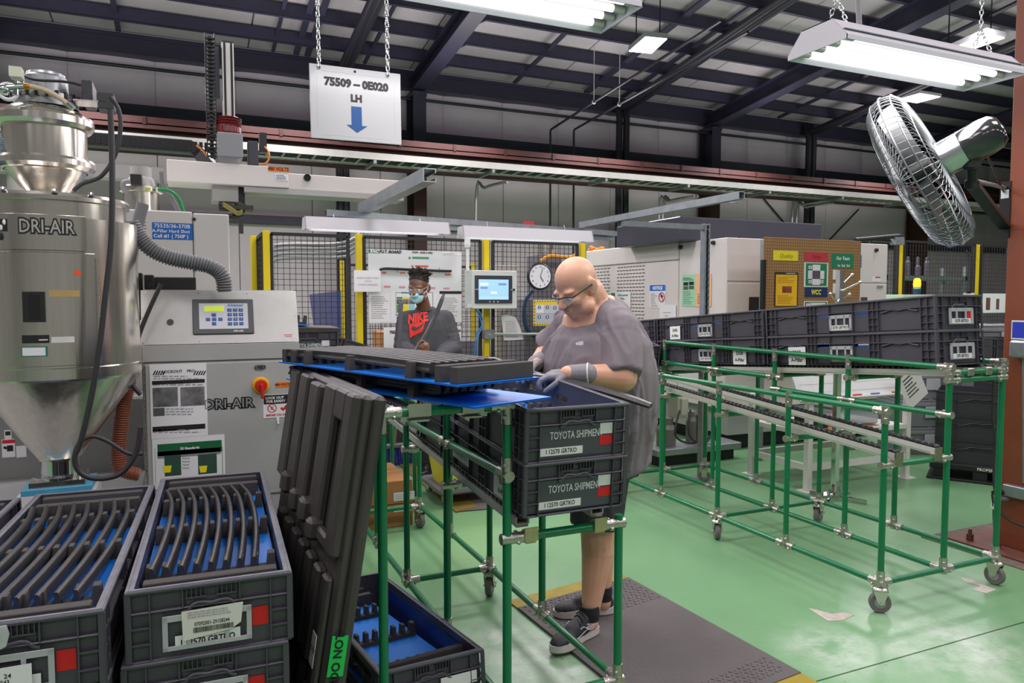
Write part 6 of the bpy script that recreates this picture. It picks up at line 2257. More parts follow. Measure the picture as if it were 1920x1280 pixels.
DKC = mat('dark_crate', '37373c', .4, c2='313136', scale=4)
pal = thing('black_pallet', 'black plastic pallet with white lettering under the dark crates', 'pallet', (6.12, 3.98, 0), R(-58))
MB().b2(-.36, .36, -.28, .28, .09, .14, .006).b2(-.38, .38, -.30, .30, 0, .02, .004).build('deck', BLACKP, pal)
for x in (-.28, 0, .28):
    MB().b2(x - .05, x + .05, -.27, .27, .02, .09).build('runner', BLACKP, pal)
text(pal, 'PROPERTY OF', .08, .115, .032, WHITEP, y=-.2815, bold=.02)
for k in range(3):
    box_crate('dark_crate', 'dark crate on the black pallet by the brown column, %s of three' % ('bottom', 'middle', 'top')[k], 6.12, 3.98, .141 + .2 * k, R(-58), .66, .5, .198, DKC, 'dark crates on the black pallet')
for k in range(2):
    box_crate('dark_crate', 'dark crate at the back between grey totes and column, %s of two' % ('lower', 'upper')[k], 6.95, 4.25, .75 + .2 * k, R(-30), .5, .4, .198, DKC, 'dark crates behind the pallet stack')
tag(MB().b2(-.25, .25, -.2, .2, 0, .75, .01).build('cabinet_stand', DKC, None, (6.95, 4.25, 0), (0, 0, R(-30))), 'dark stand carrying two crates behind the brown column', 'stand')

# ------------------------------------------------------------------ fittings on the brown column
CX = 4.47
cf = thing('outlet_box', 'grey outlet box with two black plugs low on the brown column', 'box', (CX, 0, 0))
f = Face(cf, X=CX)
a, b = f.pt(1889, 905), f.pt(1935, 938)
MB().b2(-.05, 0, b.y, a.y, b.z, a.z, .005).build('box', GALV, cf)
for u, v in ((1893, 925), (1897, 938)):
    p = f.pt(u, v)
    MB().tube(p + V((-.03, .01, .01)), p + V((-.11, .03, .01)), .018, 10, .012).build('plug', BLACKP if v < 930 else mat('plug_grey', '6b6a6c', .5), cf)
MB().path(spline([f.pt(1890, 925) + V((-.1, .03, 0)), f.pt(1883, 945) + V((-.1, .0, 0)), f.pt(1880, 980) + V((-.08, 0, 0)), f.pt(1884, 1012) + V((-.08, 0, 0)), f.pt(1888, 1022) + V((-.06, 0, 0))], 5), .007, 6).build('cord', CBL, cf)
MB().path(spline([f.pt(1895, 940) + V((-.1, .02, 0)), f.pt(1900, 960) + V((-.1, 0, 0)), f.pt(1915, 975) + V((-.08, 0, 0)), f.pt(1935, 985) + V((-.06, 0, 0))], 5), .007, 6).build('cord', CBL, cf)
p = f.pt(1884, 945) + V((-.105, 0, 0))
MB().box(p, (.002, .04, .035), (R(20), 0, 0)).build('tag', WHITEP, cf)
MB().tube(f.pt(1921, 905), f.pt(1921, 665), .012, 8).build('conduit', GALV, cf)
c2 = thing('switch_box', 'round-cornered steel switch box with a blue label on the brown column', 'box', (CX, 0, 0))
f = Face(c2, X=CX)
a, b = f.pt(1903, 637), f.pt(1935, 671)
MB().b2(-.06, 0, b.y, a.y, b.z, a.z, .012).build('box', GALV, c2)
a, b = f.pt(1903, 600), f.pt(1935, 637)
MB().b2(-.03, -.026, b.y, a.y, b.z, a.z).build('label', WHITEP, c2)
a, b = f.pt(1905, 603), f.pt(1935, 634)
MB().b2(-.032, -.0305, b.y, a.y, b.z, a.z).build('label_print', mat('print_royal', '2a3fbf', .5), c2)
tag(MB().path(spline([at(u, v, y=2.6) for u, v in ((1868, 690), (1864, 720), (1862, 780), (1866, 830), (1864, 900), (1872, 960))], 5), .009, 6).build('hanging_cable', CBL), 'black cord hanging behind the rightmost green rack post', 'cord')
# ------------------------------------------------------------------ overhead high-bay fixtures
HOOD = mat('hood_white', 'cfccd3', .35)
REFL = mat('reflector', 'a9abb0', .3, .3)


def chain(parent, pts, link=.030, wire=.0028):
    pts = [V(p) for p in pts]
    for a, b in zip(pts[:-1], pts[1:]):
        L = (b - a).length
        d = (b - a).normalized()
        n = max(1, int(L / (link * .78)))
        for k in range(n):
            c = a + d * (L * (k + .5) / n)
            ey = d.orthogonal().normalized()
            if k % 2:
                ey = d.cross(ey)
            key = 'chain_link_%.3f' % link
            if key not in bpy.data.meshes:
                loop = [(math.cos(2 * PI * i / 10) * link * .26, 0, math.sin(2 * PI * i / 10) * link * .26 + (link * .22 if i < 5 else -link * .22)) for i in range(10)]
                me = MB().path(loop, wire, 5, closed=True).mesh(key, CHROME)
                me.name = key
            o = obj('link', bpy.data.meshes[key], parent, c)
            ex = ey
            ezc = d
            eyc = ezc.cross(ex)
            o.rotation_euler = Matrix((ex, eyc, ezc)).transposed().to_euler()


def high_bay(label, x0, x1, y0, y1, z, lamps=4, chains=True, top=None):
    t = thing('high_bay_light', label, 'light fixture', ((x0 + x1) / 2, (y0 + y1) / 2, z))
    L, W = (x1 - x0) / 2, (y1 - y0) / 2
    h = .11
    mb = MB()
    for e in (-1, 1):
        mb2 = MB().prism([(-W, 0), (W, 0), (W, .02), (W * .5, h), (-W * .5, h), (-W, .02)], e * (L - .006), e * L, 'yz')
        mb2.build('end_plate', HOOD, t)
    for s in (-1, 1):
        mb.add([(-L, s * W, 0), (L, s * W, 0), (L, s * W, .02), (-L, s * W, .02), (-L, s * W * .5, h), (L, s * W * .5, h), (-L, s * (W - .004), 0), (L, s * (W - .004), 0), (L, s * (W * .5 - .002), h - .004), (-L, s * (W * .5 - .002), h - .004)],
               [(0, 1, 2, 3), (3, 2, 5, 4), (6, 7, 8, 9)])
    mb.b2(-L, L, -W * .5, W * .5, h - .004, h)
    mb.build('hood', HOOD, t)
    MB().b2(-L + .01, L - .01, -W * .9, W * .9, .050, .053).build('reflector', REFL, t)
    for k in range(lamps):
        y = -W + (k + .5) * 2 * W / lamps
        MB().tube((-L + .09, y, .028), (L - .07, y, .028), .0155, 12).build('tube', TUBE, t)
        for e, q in ((-1, .09), (1, .07)):
            MB().tube((e * (L - q), y, .028), (e * (L - q + .055), y, .028), .0155, 10).build('tube_end', ALU, t)
    for k in range(lamps - 1):
        y = -W + (k + 1) * 2 * W / lamps
        MB().b2(-L + .02, L - .02, y - .002, y + .002, .03, .052).build('divider', REFL, t)
    if chains:
        zt = top or 3.9
        for e in (-1, 1):
            chain(t, [(e * (L - .12), -.06, h), (e * (L - .12), 0, h + .14)])
            chain(t, [(e * (L - .12), .06, h), (e * (L - .12), 0, h + .14)])
            chain(t, [(e * (L - .12), 0, h + .14), (e * (L - .12), 0, zt - z)])
    return t


hb1 = high_bay('white high-bay fixture with lit tubes hanging at the upper right', 2.575, 3.80, 2.31, 2.64, 2.60)
MB().lathe([(.02, 0), (.02, .03), (.012, .035)], 10, (-.35, .0, .11)).path(spline([(-.35, 0, .14), (-.38, 0, .5), (-.4, 0, 1.3)], 4), .012, 8).build('power_cord', GREYC, hb1)
hb2 = high_bay('white high-bay fixture with lit tubes cut by the top frame edge', .555, 1.765, 2.62, 2.96, 2.71)

# far ceiling lights
for lab, us in (('small bright ceiling light in the middle distance near the roof', ((1178, 96), (1210, 68), (1252, 72), (1222, 100))),
                ('long bright ceiling light at the far right under the roof', ((1754, 104), (1850, 62), (1886, 70), (1778, 108)))):
    yy = 8.2 if 'small' in lab else 6.2
    zz = at(us[0][0], us[0][1], y=yy).z
    ps = [at(u, v, z=zz) for u, v in us]
    c = sum(ps, V()) / 4
    t = thing('ceiling_light', lab, 'light fixture', c)
    MB().prism([(p.x - c.x, p.y - c.y) for p in ps], .0, .06).build('housing', HOOD, t)
    MB().prism([((p.x - c.x) * .96, (p.y - c.y) * .96) for p in ps], -.008, -.001).build('lens', mat('lit_lens', 'ffffff', .4, emit=7, ecol='fff6f4'), t)
    for k in (0, 2):
        MB().tube((ps[k] - c) * .6 + V((0, 0, .06)), (ps[k] - c) * .6 + V((0, 0, 1.2)), .008, 6).build('rod', DKP, t)
t = thing('ceiling_light', 'small far ceiling light just below the right high-bay fixture', 'light fixture', at(1722, 184, y=11.5))
MB().b2(-.35, .35, -.3, .3, 0, .06).build('housing', HOOD, t)
MB().b2(-.33, .33, -.28, .28, -.008, -.001).build('lens', mat('lit_lens', 'ffffff', .4, emit=7, ecol='fff6f4'), t)
MB().tube((0, 0, .06), (0, 0, 1.4), .008, 6).build('rod', DKP, t)

# ------------------------------------------------------------------ hanging part number sign
sg = thing('hanging_sign', 'white laminated sign with part number and blue arrow on two chains', 'sign', at(583, 258.5, y=3.3), (0, R(-.6), R(1)))
sw_, sh_ = .405, .318
MB().b2(0, sw_, -.003, .003, 0, sh_, .002).build('panel', mat('laminate', 'c6c4ca', .3, coat=.3), sg)
mb = MB()
rr_ = [(x, z) for x, z in ()]
for x0, x1, z0, z1 in ((.05, sw_ - .05, .018, .019), (.05, sw_ - .05, sh_ - .026, sh_ - .025), (.03, .031, .04, sh_ - .045), (sw_ - .031, sw_ - .03, .04, sh_ - .045)):
    mb.b2(x0, x1, -.0036, -.003, z0, z1)
mb.build('laminate_edge', mat('edge_grey', 'c3c1c6', .4), sg)
text(sg, '75509 – 0E020', sw_ / 2 + .002, .248, .047, mat('sign_black', '1c191d', .5), y=-.0042, bold=.06)
text(sg, 'LH', sw_ / 2 - .001, .186, .042, mat('sign_black', '1c191d', .5), y=-.0042, bold=.06)
MB().prism([(.178, .152), (.224, .152), (.224, .070), (.248, .070), (.202, .038), (.156, .070), (.178, .070)], -.0046, -.003, 'xz').build('arrow', mat('arrow_blue', '0d4f96', .5), sg)
for x in (.042, sw_ / 2 - .005, sw_ - .058):
    MB().lathe([(0, .001), (.006, .001), (.006, 0)], 10, (x, -.003, sh_ - .014), (0, -1, 0)).build('hole', PRINT, sg)
for x in (.042, sw_ - .058):
    chain(sg, [(x, -.004, sh_ - .018), (x, 0, sh_ + .8)], .030, .0026)

# ------------------------------------------------------------------ pedestal fan on the column
fcen = at(1728, 320, y=2.78)
fcen = V((0, 0, CAM_H)) + (fcen - V((0, 0, CAM_H))).normalized() * 4.35
_d = (fcen - V((0, 0, CAM_H))).normalized()
_r = V((_d.y, -_d.x, 0)).normalized()
AX = (_r * .885 + _r.cross(_d) * .46 + _d * -.10).normalized()
fn = thing('column_fan', 'large chrome wire cage fan bracketed to the brown column', 'fan', fcen, V((0, 0, 1)).rotation_difference(AX).to_euler())
RF = .425
cage = MB()
for k in range(66):
    a = 2 * PI * k / 66
    pr2 = [(.09, -.115), (.25, -.108), (.37, -.09), (.41, -.05), (.425, 0), (.41, .05), (.37, .08), (.25, .095), (.10, .10)]
    cage.path([(r * math.cos(a), r * math.sin(a), z) for r, z in pr2], .0022, 4, caps=False)
CAGE = mat('cage_steel', '7d8084', .35, .75)
cage.build('cage_wire', CAGE, fn)['kind'] = 'stuff'
for r, z, w in ((.427, 0, .005), (.413, -.05, .0032), (.413, .05, .0032), (.31, -.102, .003), (.2, -.112, .003), (.31, .09, .003), (.09, -.116, .004)):
    MB().torus((0, 0, z), r, w, (0, 0, 1), 56, 5).build('cage_ring', CAGE, fn)
MB().lathe([(0, -.119), (.088, -.117), (.088, -.112), (0, -.112)], 20).build('cage_badge', CAGE, fn)
for k in range(3):
    a = 2 * PI * k / 3 + .4
    vs, fs = [], []
    n = 8
    for i in range(n + 1):
        r = .06 + (.37 - .06) * i / n
        for j, (da, z) in enumerate(((-.42, .035), (0, .0), (.42, -.04))):
            q = a + da * (.6 + .4 * math.sin(PI * i / n))
            vs.append((r * math.cos(q), r * math.sin(q), z))
    for i in range(n):
        for j in range(2):
            fs.append((i * 3 + j, i * 3 + j + 1, i * 3 + j + 4, i * 3 + j + 3))
    MB().add(vs, fs, True).build('blade', mat('fan_blade', '4a4b4e', .3, .5), fn)
MB().lathe([(0, -.05), (.06, -.045), (.065, .05), (0, .055)], 18).build('hub', BLACKM, fn)
MB().lathe([(.085, .095), (.09, .10), (.09, .20)], 28).build('motor_front', mat('motor_alu', 'b9bcc0', .2, .9), fn)
MB().lathe([(.09, .20), (.092, .205), (.092, .30), (.085, .345), (.06, .375), (0, .385)], 28, soft=True).build('motor', mat('motor_gloss', '2b2c2f', .12, .3, coat=.8), fn)
colp = V((CX - .0, 2.66, 0))
zb0, zb1 = at(1885, 342, x=CX).z, at(1885, 444, x=CX).z
bk = thing('fan_bracket', 'black steel wall bracket with swing arm holding the fan', 'bracket', (CX, 0, 0))
f = Face(bk, X=CX)
a, b = f.pt(1877, 342), f.pt(1893, 445)
MB().b2(-.008, 0, b.y, a.y, b.z, a.z).build('plate', BLACKM, bk)
a, b = f.pt(1879, 357), f.pt(1893, 371)
MB().b2(-.0095, -.0082, b.y, a.y, b.z, a.z).build('label', WHITEP, bk)
mot = fcen + AX * .24 - _U * .10
hinge_ = mot - V((CX, 0, 0)) + _U * .02
joint_ = V((0, 0, CAM_H)) + (at(1822, 345, y=2.7) - V((0, 0, CAM_H))).normalized() * 4.4 - V((CX, 0, 0))
low_ = f.pt(1884, 425)
MB().path([joint_, low_], 1, prof=[(-.03, -.012), (.03, -.012), (.03, .012), (-.03, .012)]).build('arm', mat('dark_green_arm', '15221d', .4, .2), bk)
MB().path([joint_ + V((0, 0, .02)), f.pt(1884, 352)], .012, 8).build('stay', GALV, bk)
MB().path([hinge_, joint_], .022, 10).box(hinge_, (.07, .06, .09), None, .01).box(joint_, (.06, .05, .05), None, .01).build('swivel', BLACKM, bk)
MB().path([mot - V((CX, 0, 0)) + AX * .06 + _U * .03, f.pt(1882, 360)], .006, 6).build('tie_rod', BLACKM, bk)
# ------------------------------------------------------------------ mats, cartons, broom and cart
MATM = mat('mat_rubber', '625c5b', .7, c2='575150', scale=4, bump=.5, bscale=55)
MATY = mat('mat_yellow', 'a8931e', .6, c2='8c7a1a', scale=14, bump=.4, bscale=55)


def poly_on_floor(px, z0, z1, name, m, parent, org):
    ps = [at(u, v, z=0) - org for u, v in px]
    return MB().prism([(p.x, p.y) for p in ps], z0, z1).build(name, m, parent)


org = V((1.7, 2.7, 0))
m1 = thing('floor_mat', 'dark grey anti-fatigue mat with yellow ends under the bald worker', 'mat', org)
c0, c1, c2_, c3 = V((1.43, 3.25)), V((2.13, 3.36)), V((2.22, 2.04)), V((1.50, 1.96))
ax = (c2_ - c1).normalized()


def quad(p, q, r, s, z0, z1, name, m, par):
    return MB().prism([(v.x - org.x, v.y - org.y) for v in (p, q, r, s)][::-1], z0, z1).build(name, m, par)


e0, e1 = .10, .09
quad(c0 + ax * e0, c1 + ax * e0, c2_ - ax * e1, c3 - ax * e1, .0, .014, 'mat_body', MATM, m1)
quad(c0, c1, c1 + ax * e0, c0 + ax * e0, .0, .010, 'yellow_edge', MATY, m1)
quad(c3 - ax * e1, c2_ - ax * e1, c2_, c3, .0, .010, 'yellow_edge', MATY, m1)
dm = MB()
rg = random.Random(4)
axw = (c1 - c0).normalized()
n1, n2 = 26, 12
for i in range(n1):
    for k in range(n2):
        for band in (0, 1):
            p = (c0 + ax * (e0 + .02 + k * .024) if band == 0 else c3 - ax * (e1 + .02 + k * .020)) + axw * (.03 + i * .0255 + (.012 if k % 2 else 0))
            if band == 1 and k > 5:
                continue
            a_ = math.atan2(axw.y, axw.x) + (.8 if (i + k) % 2 else -.8)
            dm.box((p.x - org.x, p.y - org.y, .0148), (.016, .005, .003), (0, 0, a_))
dm.build('tread', MATM, m1)['kind'] = 'stuff'
org = V((2.0, 5.5, 0))
m2 = thing('floor_mat', 'grey mat with yellow border under the masked worker', 'mat', org)
mp = [at(u, v, z=0).to_2d() for u, v in ((740, 860), (862, 960), (1000, 948), (870, 840))]
quad(mp[0], mp[1], mp[2], mp[3], 0, .010, 'mat_body', MATM, m2)
d0 = (mp[3] - mp[0]).normalized() * .16
quad(mp[0] - d0 * .2, mp[1] - d0 * .2, mp[1] + d0, mp[0] + d0, 0, .012, 'yellow_edge', mat('mat_olive', '7d6a2a', .65, c2='6d5c24', scale=14, bump=.4, bscale=55), m2)

TAPEL = mat('pack_tape', 'c79a68', .3)


def carton(label, x0, x1, y0, y1, z0, z1, labels=(), group=None, top=None):
    t = thing('carton', label, 'carton', ((x0 + x1) / 2, y0, z0), 0, group)
    w = (x1 - x0) / 2
    MB().b2(-w, w, 0, y1 - y0, 0, z1 - z0, .004).build('box', CARD, t)
    MB().b2(-w, w, (y1 - y0) / 2 - .025, (y1 - y0) / 2 + .025, z1 - z0, z1 - z0 + .001).build('tape', TAPEL, t)
    for a, b, c, d in labels:
        lb = MB().b2(a, b, -.0015, -.0003, c, d).build('label', WLBL, t)
        mb = MB()
        lines(mb, a + .01, b - .01, c + .008, d - .008, 3, .45, int(a * 991) + int(z0 * 100), -.0018)
        mb.build('small_print', GREYP, lb)
    return t


carton('flat brown carton on the floor under the packing rack, lower of two', .975, 1.355, 4.66, 5.2, 0, .155, ((.06, .2, .10, .14),), 'cartons under the packing rack')
carton('flat brown carton on the floor under the packing rack, upper of two', .975, 1.352, 4.65, 5.2, .156, .31, ((.06, .2, .02, .075),), 'cartons under the packing rack')
for k in range(3):
    carton('brown carton in the stack behind the bald worker, %s of three' % ('bottom', 'middle', 'top')[k], 3.02, 3.50, 5.25, 5.65, .001 + .185 * k, .184 + .185 * k, ((.06, .22, .06, .15),), 'cartons behind the bald worker')

br = thing('push_broom', 'push broom with blue bristles standing behind the packing rack', 'broom', (1.70, 6.42, .001))
bm = MB()
rg = random.Random(6)
for k in range(260):
    x = rg.uniform(-.16, .16)
    y = rg.uniform(-.03, .03)
    bm.path([(x, y, .16), (x * 1.08 + rg.uniform(-.01, .01), y * 1.4, .0 + rg.uniform(0, .008))], .0028, 3, caps=False)
bm.build('bristle', mat('bristle_blue', '4a4cb4', .6), br)['kind'] = 'stuff'
MB().b2(-.17, .17, -.035, .035, .16, .195, .006).build('head', mat('broom_head', '6d6a70', .5), br)
MB().tube((0, 0, .19), (.12, .10, 1.05), .013, 8).build('handle', mat('broom_handle', '7a6a58', .6), br)

yc = thing('mop_cart', 'low cart with yellow bin and grey base on casters behind the crates', 'cart', (1.86, 5.12, 0))
MB().b2(-.22, .22, -.18, .3, .085, .14, .015).build('base', mat('cart_grey', '75757a', .5), yc)
MB().add([(sx * (.17 + (.05 if z else 0)), sy * (.14 + (.04 if z else 0)), .14 + (.34 if z else 0)) for z in (0, 1) for sx in (-1, 1) for sy in (-1, 1)],
         [(0, 2, 3, 1), (4, 5, 7, 6), (0, 1, 5, 4), (2, 6, 7, 3), (0, 4, 6, 2), (1, 3, 7, 5)]).build('bin', mat('cart_yellow', 'f0d80f', .4), yc)
for x in (-.17, .17):
    for y in (-.13, .25):
        c_ = thing('caster', None, None, (x, y, .008), .4)
        c_.parent = yc
        c_.scale = (.62, .62, .58)
        obj('fork', CW[2], c_)
        obj('wheel', CW[0], c_)
        obj('hub', CW[1], c_)

# packing bench of the masked worker, with its shipment crate, yellow fixture and clamp
wbn = thing('work_bench', 'green pipe work bench with a dark top in front of the masked worker', 'bench', (0, 0, 0))
MB().b2(.50, 1.66, 5.32, 5.62, .93, .96, .004).build('bench_top', mat('bench_top', '2d2d30', .5), wbn)
for x in (.56, 1.57):
    for y in (5.345, 5.575):
        MB().tube((x, y, 0), (x, y, .93), PR, 10).build('leg', GREEN, wbn)
bc_ = crate('grey shipment crate at the back beside the dryer cabinet, blue tray on top', (.72, 4.86, 1.115), (0, 0, R(-3)), .40, .44)
shipment_face(bc_, .40, .44)
stn = thing('crate_stand', 'green pipe stand holding the shipment crate beside the dryer cabinet', 'stand', (.72, 4.86, 0), R(-3))
MB().b2(-.2, .2, 0, .42, 1.08, 1.114).build('stand_top', GALV, stn)
for x in (-.18, .18):
    for y in (.03, .4):
        MB().tube((x, y, 0), (x, y, 1.08), PR, 10).build('leg', GREEN, stn)
bt_ = thing('foam_tray', 'blue tray with black foam blocks on the crate beside the dryer cabinet', 'tray', (.62, 5.02, 1.335), (0, R(4), R(-3)))
MB().b2(-.12, .12, -.12, .3, 0, .006).build('corrugated_sheet', BLUE, bt_)
obj('foam_comb', comb_mesh(.22, 5, .06, .03), bt_, (0, -.08, .006))
tag(MB().b2(0, .40, 0, .44, 0, .03, .004).build('foam_sheet', FOAM, None, (.525, 4.87, 1.297), (0, R(2), R(-3))), 'black foam sheet lying over the shipment crate beside the cabinet', 'foam sheet')
yf = thing('yellow_fixture', 'yellow assembly fixture with an upright black arm before the masked worker', 'fixture', (1.53, 5.42, .96))
MB().b2(-.16, .10, -.05, .05, 0, .10, .006).b2(.02, .14, -.05, .05, .06, .13, .01).build('base', mat('fixture_yellow', 'f2cf17', .45), yf)
MB().box((-.045, 0, .30), (.03, .03, .44), (0, R(3), 0), .004).build('arm', mat('fixture_arm', '4a4850', .5), yf)

dc = box_crate('dark_crate', 'dark open crate tipped on the far end of the packing rack, before the masked worker', 1.23, 5.10, .985, 0, .62, .34, .16, CRATE, None)
dc.rotation_euler = (0, R(19), R(-3))
for k, (x, y, c) in enumerate(((-.2, -.05, BLACKP), (-.12, .05, mat('pale_green_part', '8fae9c', .5)), (-.22, .08, BLACKP))):
    o = MB().ball((0, 0, 0), (.045, .035, .03), 10, 6).tube((0, 0, 0), (.07, .02, .03), .014, 8).build('loose_part', c, None, dc.matrix_basis @ V((x, y, .055)))
    tag(o, ('black loose part', 'pale green loose part', 'second black loose part')[k] + ' in the tipped crate before the masked worker', 'part')
# ------------------------------------------------------------------ people
from mathutils.bvhtree import BVHTree
from mathutils import noise


def cap(mb, a, b, ra, rb=None, n=14):
    rb = ra if rb is None else rb
    a, b = V(a), V(b)
    mb.path([a, b], [ra, rb], n)
    mb.ball(a, ra, n, 8)
    mb.ball(b, rb, n, 8)


def limb(mb, pts, rs):
    for i in range(len(pts) - 1):
        cap(mb, pts[i], pts[i + 1], rs[i], rs[i + 1])


def fuse(name, mb, m, parent, voxel=.01, smooth=4, folds=None):
    """one continuous skin over overlapping volumes"""
    o = mb.build('tmp', m)
    r = o.modifiers.new('r', 'REMESH')
    r.mode = 'VOXEL'
    r.voxel_size = voxel
    s = o.modifiers.new('s', 'SMOOTH')
    s.factor = .5
    s.iterations = smooth
    dg = bpy.context.evaluated_depsgraph_get()
    me = bpy.data.meshes.new_from_object(o.evaluated_get(dg))
    bpy.data.objects.remove(o)
    if folds:
        amp, sc = folds
        nv = len(me.vertices)
        co, nr = np.zeros(nv * 3, np.float32), np.zeros(nv * 3, np.float32)
        me.vertices.foreach_get('co', co)
        me.vertices.foreach_get('normal', nr)
        h_ = np.zeros((nv, 1), np.float32)
        for i, c in enumerate(co.reshape(-1, 3)):
            q = V((c[0] * sc[0], c[1] * sc[1], c[2] * sc[2]))
            w = noise.noise(q * .6)
            h_[i] = max(-.6, 1 - abs(noise.noise(q + V((w, w, 2 * w)))) * 2.2)
        me.vertices.foreach_set('co', (co.reshape(-1, 3) + nr.reshape(-1, 3) * h_ * amp).ravel())
        me.update()
    me.polygons.foreach_set('use_smooth', [True] * len(me.polygons))
    me.materials.clear()
    me.materials.append(m)
    me.name = name
    return obj(name, me, parent)


def head_matrix(c, f, up=(0, 0, 1), s=1.0):
    f = V(f).normalized()
    u = (V(up) - f * V(up).dot(f)).normalized()
    l = u.cross(f)
    M = Matrix((f, l, u)).transposed().to_4x4()
    return Matrix.Translation(V(c)) @ M @ Matrix.Scale(s, 4)


def head(mb, M, heavy=0.0):
    mb.M = M
    B = mb.ball
    B((-.012, 0, .035), (.100, .077, .092), 24, 16)
    B((.035, 0, -.02), (.062, .062, .085), 20, 14)
    B((.030, 0, -.078), (.056, .054 + .012 * heavy, .044), 18, 12)
    B((.072, 0, -.094), (.024, .024, .020))
    for s in (-1, 1):
        B((.030, s * (.042 + .012 * heavy), -.075), (.040, .026 + .008 * heavy, .035))
        B((.075, s * .030, .018), (.022, .030, .011))
        B((.066, s * .040, -.028), (.028, .024, .022))
        B((-.016, s * .084, -.002), (.024, .010, .036), rot=(0, R(-12), s * R(-24)))
        B((-.004, s * .080, -.026), (.013, .009, .016))
        B((.108, s * .013, -.036), (.012, .009, .008))
    cap(mb, (.094, 0, .004), (.117, 0, -.032), .010, .015)
    B((.096, 0, -.060), (.012, .026, .0065))
    B((.094, 0, -.072), (.013, .022, .0075))
    if heavy:
        B((.025, 0, -.110), (.055, .062, .030))
        B((-.06, 0, -.06), (.05, .065, .05))
    mb.M = None


def eyes(parent, M, open_=1.0, iris='3b2a20'):
    for s in (-1, 1):
        MB().ball(M @ V((.0795, s * .031, -.006)), .0125, 12, 8).build('eye', mat('eye_white', 'ddd6cf', .25), parent)
        MB().ball(M @ V((.0895, s * .030, -.0075)), .0052, 10, 6).build('iris', mat('iris_dark', iris, .2), parent)
        q = MB()
        q.M = M
        q.path(spline([(.086, s * .018, .014), (.092, s * .030, .019), (.080, s * .046, .015)], 4), [.0028] * 9, 6)
        q.build('eyebrow', BROWM, parent)


def glove(mb, wrist, f, n, thumb, size=1.0, curl=(.5, .6, .5), spread=.012):
    """palm, four bending fingers of different lengths and a thumb"""
    w = V(wrist)
    f, n = V(f).normalized(), V(n).normalized()
    n = (n - f * n.dot(f)).normalized()
    t = f.cross(n) * thumb
    k = size
    lens = (.070, .078, .073, .057)
    for i in range(4):
        off = t * (.031 - .0205 * i) * k
        kn = w + f * (.088 - .006 * abs(i - 1)) * k + off
        cap(mb, w + f * .012 * k + off * .7, kn, .0165 * k, .0125 * k, 10)
        p, a = kn, 0
        for j, fr in enumerate((.45, .30, .25)):
            a += curl[j]
            d = (f * math.cos(a) + n * math.sin(a) + t * (spread * (1.5 - i))).normalized()
            q = p + d * lens[i] * fr * k
            cap(mb, p, q, (.0108 - .0009 * j) * k, (.0100 - .0009 * j) * k, 10)
            p = q
    b = w + f * .026 * k + t * .030 * k
    p1 = b + (f * .55 + t * .62 + n * .35).normalized() * .042 * k
    p2 = p1 + (f * .85 + t * .05 + n * .55).normalized() * .032 * k
    p3 = p2 + (f * .80 - t * .25 + n * .6).normalized() * .026 * k
    cap(mb, w + f * .02 * k + t * .014 * k, b, .017 * k, .016 * k, 10)
    cap(mb, b, p1, .0155 * k, .0128 * k, 10)
    cap(mb, p1, p2, .0125 * k, .0112 * k, 10)
    cap(mb, p2, p3, .0110 * k, .0098 * k, 10)
    mb.ball(w + f * .045 * k, (.030 * k, .030 * k, .022 * k), 12, 8)


def shoe(parent, heel, toe, names, mats, ankle, lift=0):
    heel, toe = V(heel), V(toe)
    d = (toe - heel)
    L = d.length
    ang_ = math.atan2(d.y, d.x)
    e = thing(names, None, None, (heel.x, heel.y, lift), ang_)
    e.parent = parent
    k = L / .29
    out = [(0, 0), (.008, .026), (.05, .036), (.11, .034), (.17, .044), (.22, .048), (.265, .036), (.29, .008), (.288, -.014), (.26, -.036), (.21, -.044), (.15, -.038), (.10, -.032), (.05, -.034), (.01, -.026)]
    sp = spline([(x * k, y, 0) for x, y in out + out[:1]], 3)[:-1]
    MB().prism([(p.x, p.y) for p in sp], .006, .034).build('midsole', mats[1], e)
    MB().prism([(p.x * .99 + .001, p.y * .96) for p in sp], 0, .007).build('outsole', mats[2], e)
    mb = MB()
    mb.ball((.05 * k, 0, .05), (.055, .035, .045))
    mb.ball((.13 * k, 0, .048), (.09, .040, .040))
    mb.ball((.215 * k, .002, .038), (.072, .044, .030))
    mb.ball((.255 * k, .002, .032), (.034, .036, .022))
    cap(mb, (.055 * k, 0, .07), (.05 * k, 0, .095), .037, .038)
    cap(mb, (.09 * k, 0, .085), (.17 * k, 0, .058), .030, .030)
    fuse('upper', mb, mats[0], e, .007, 4)
    lc = MB()
    for i in range(6):
        x = (.10 + .016 * i) * k
        z = .117 - .0105 * i
        lc.path(spline([(x - .004, -.030, z - .016), (x, -.012, z), (x + .004, .012, z), (x + .008, .030, z - .016)], 3), .003, 5)
    lc.build('laces', mats[3], e)
    st_ = MB()
    for s in (-1, 1):
        st_.path(spline([(.03 * k, s * .036, .055), (.09 * k, s * .0395, .050), (.13 * k, s * .041, .075), (.15 * k, s * .0385, .070)], 4), .0022, 5)
        st_.path(spline([(.02 * k, s * .030, .085), (.06 * k, s * .039, .065), (.11 * k, s * .041, .058), (.18 * k, s * .045, .040), (.24 * k, s * .044, .034)], 4), .0022, 5)
        # winged letter on the side panel
        st_.path(spline([(.112 * k, s * .0412, .080), (.098 * k, s * .042, .078), (.100 * k, s * .0425, .070), (.116 * k, s * .0425, .066), (.112 * k, s * .0425, .058), (.094 * k, s * .0415, .056)], 3), .0026, 5)
    st_.build('trim_line', mats[4], e)
    return e


def bvh(o):
    me = o.data
    return BVHTree.FromPolygons([v.co for v in me.vertices], [p.vertices for p in me.polygons])


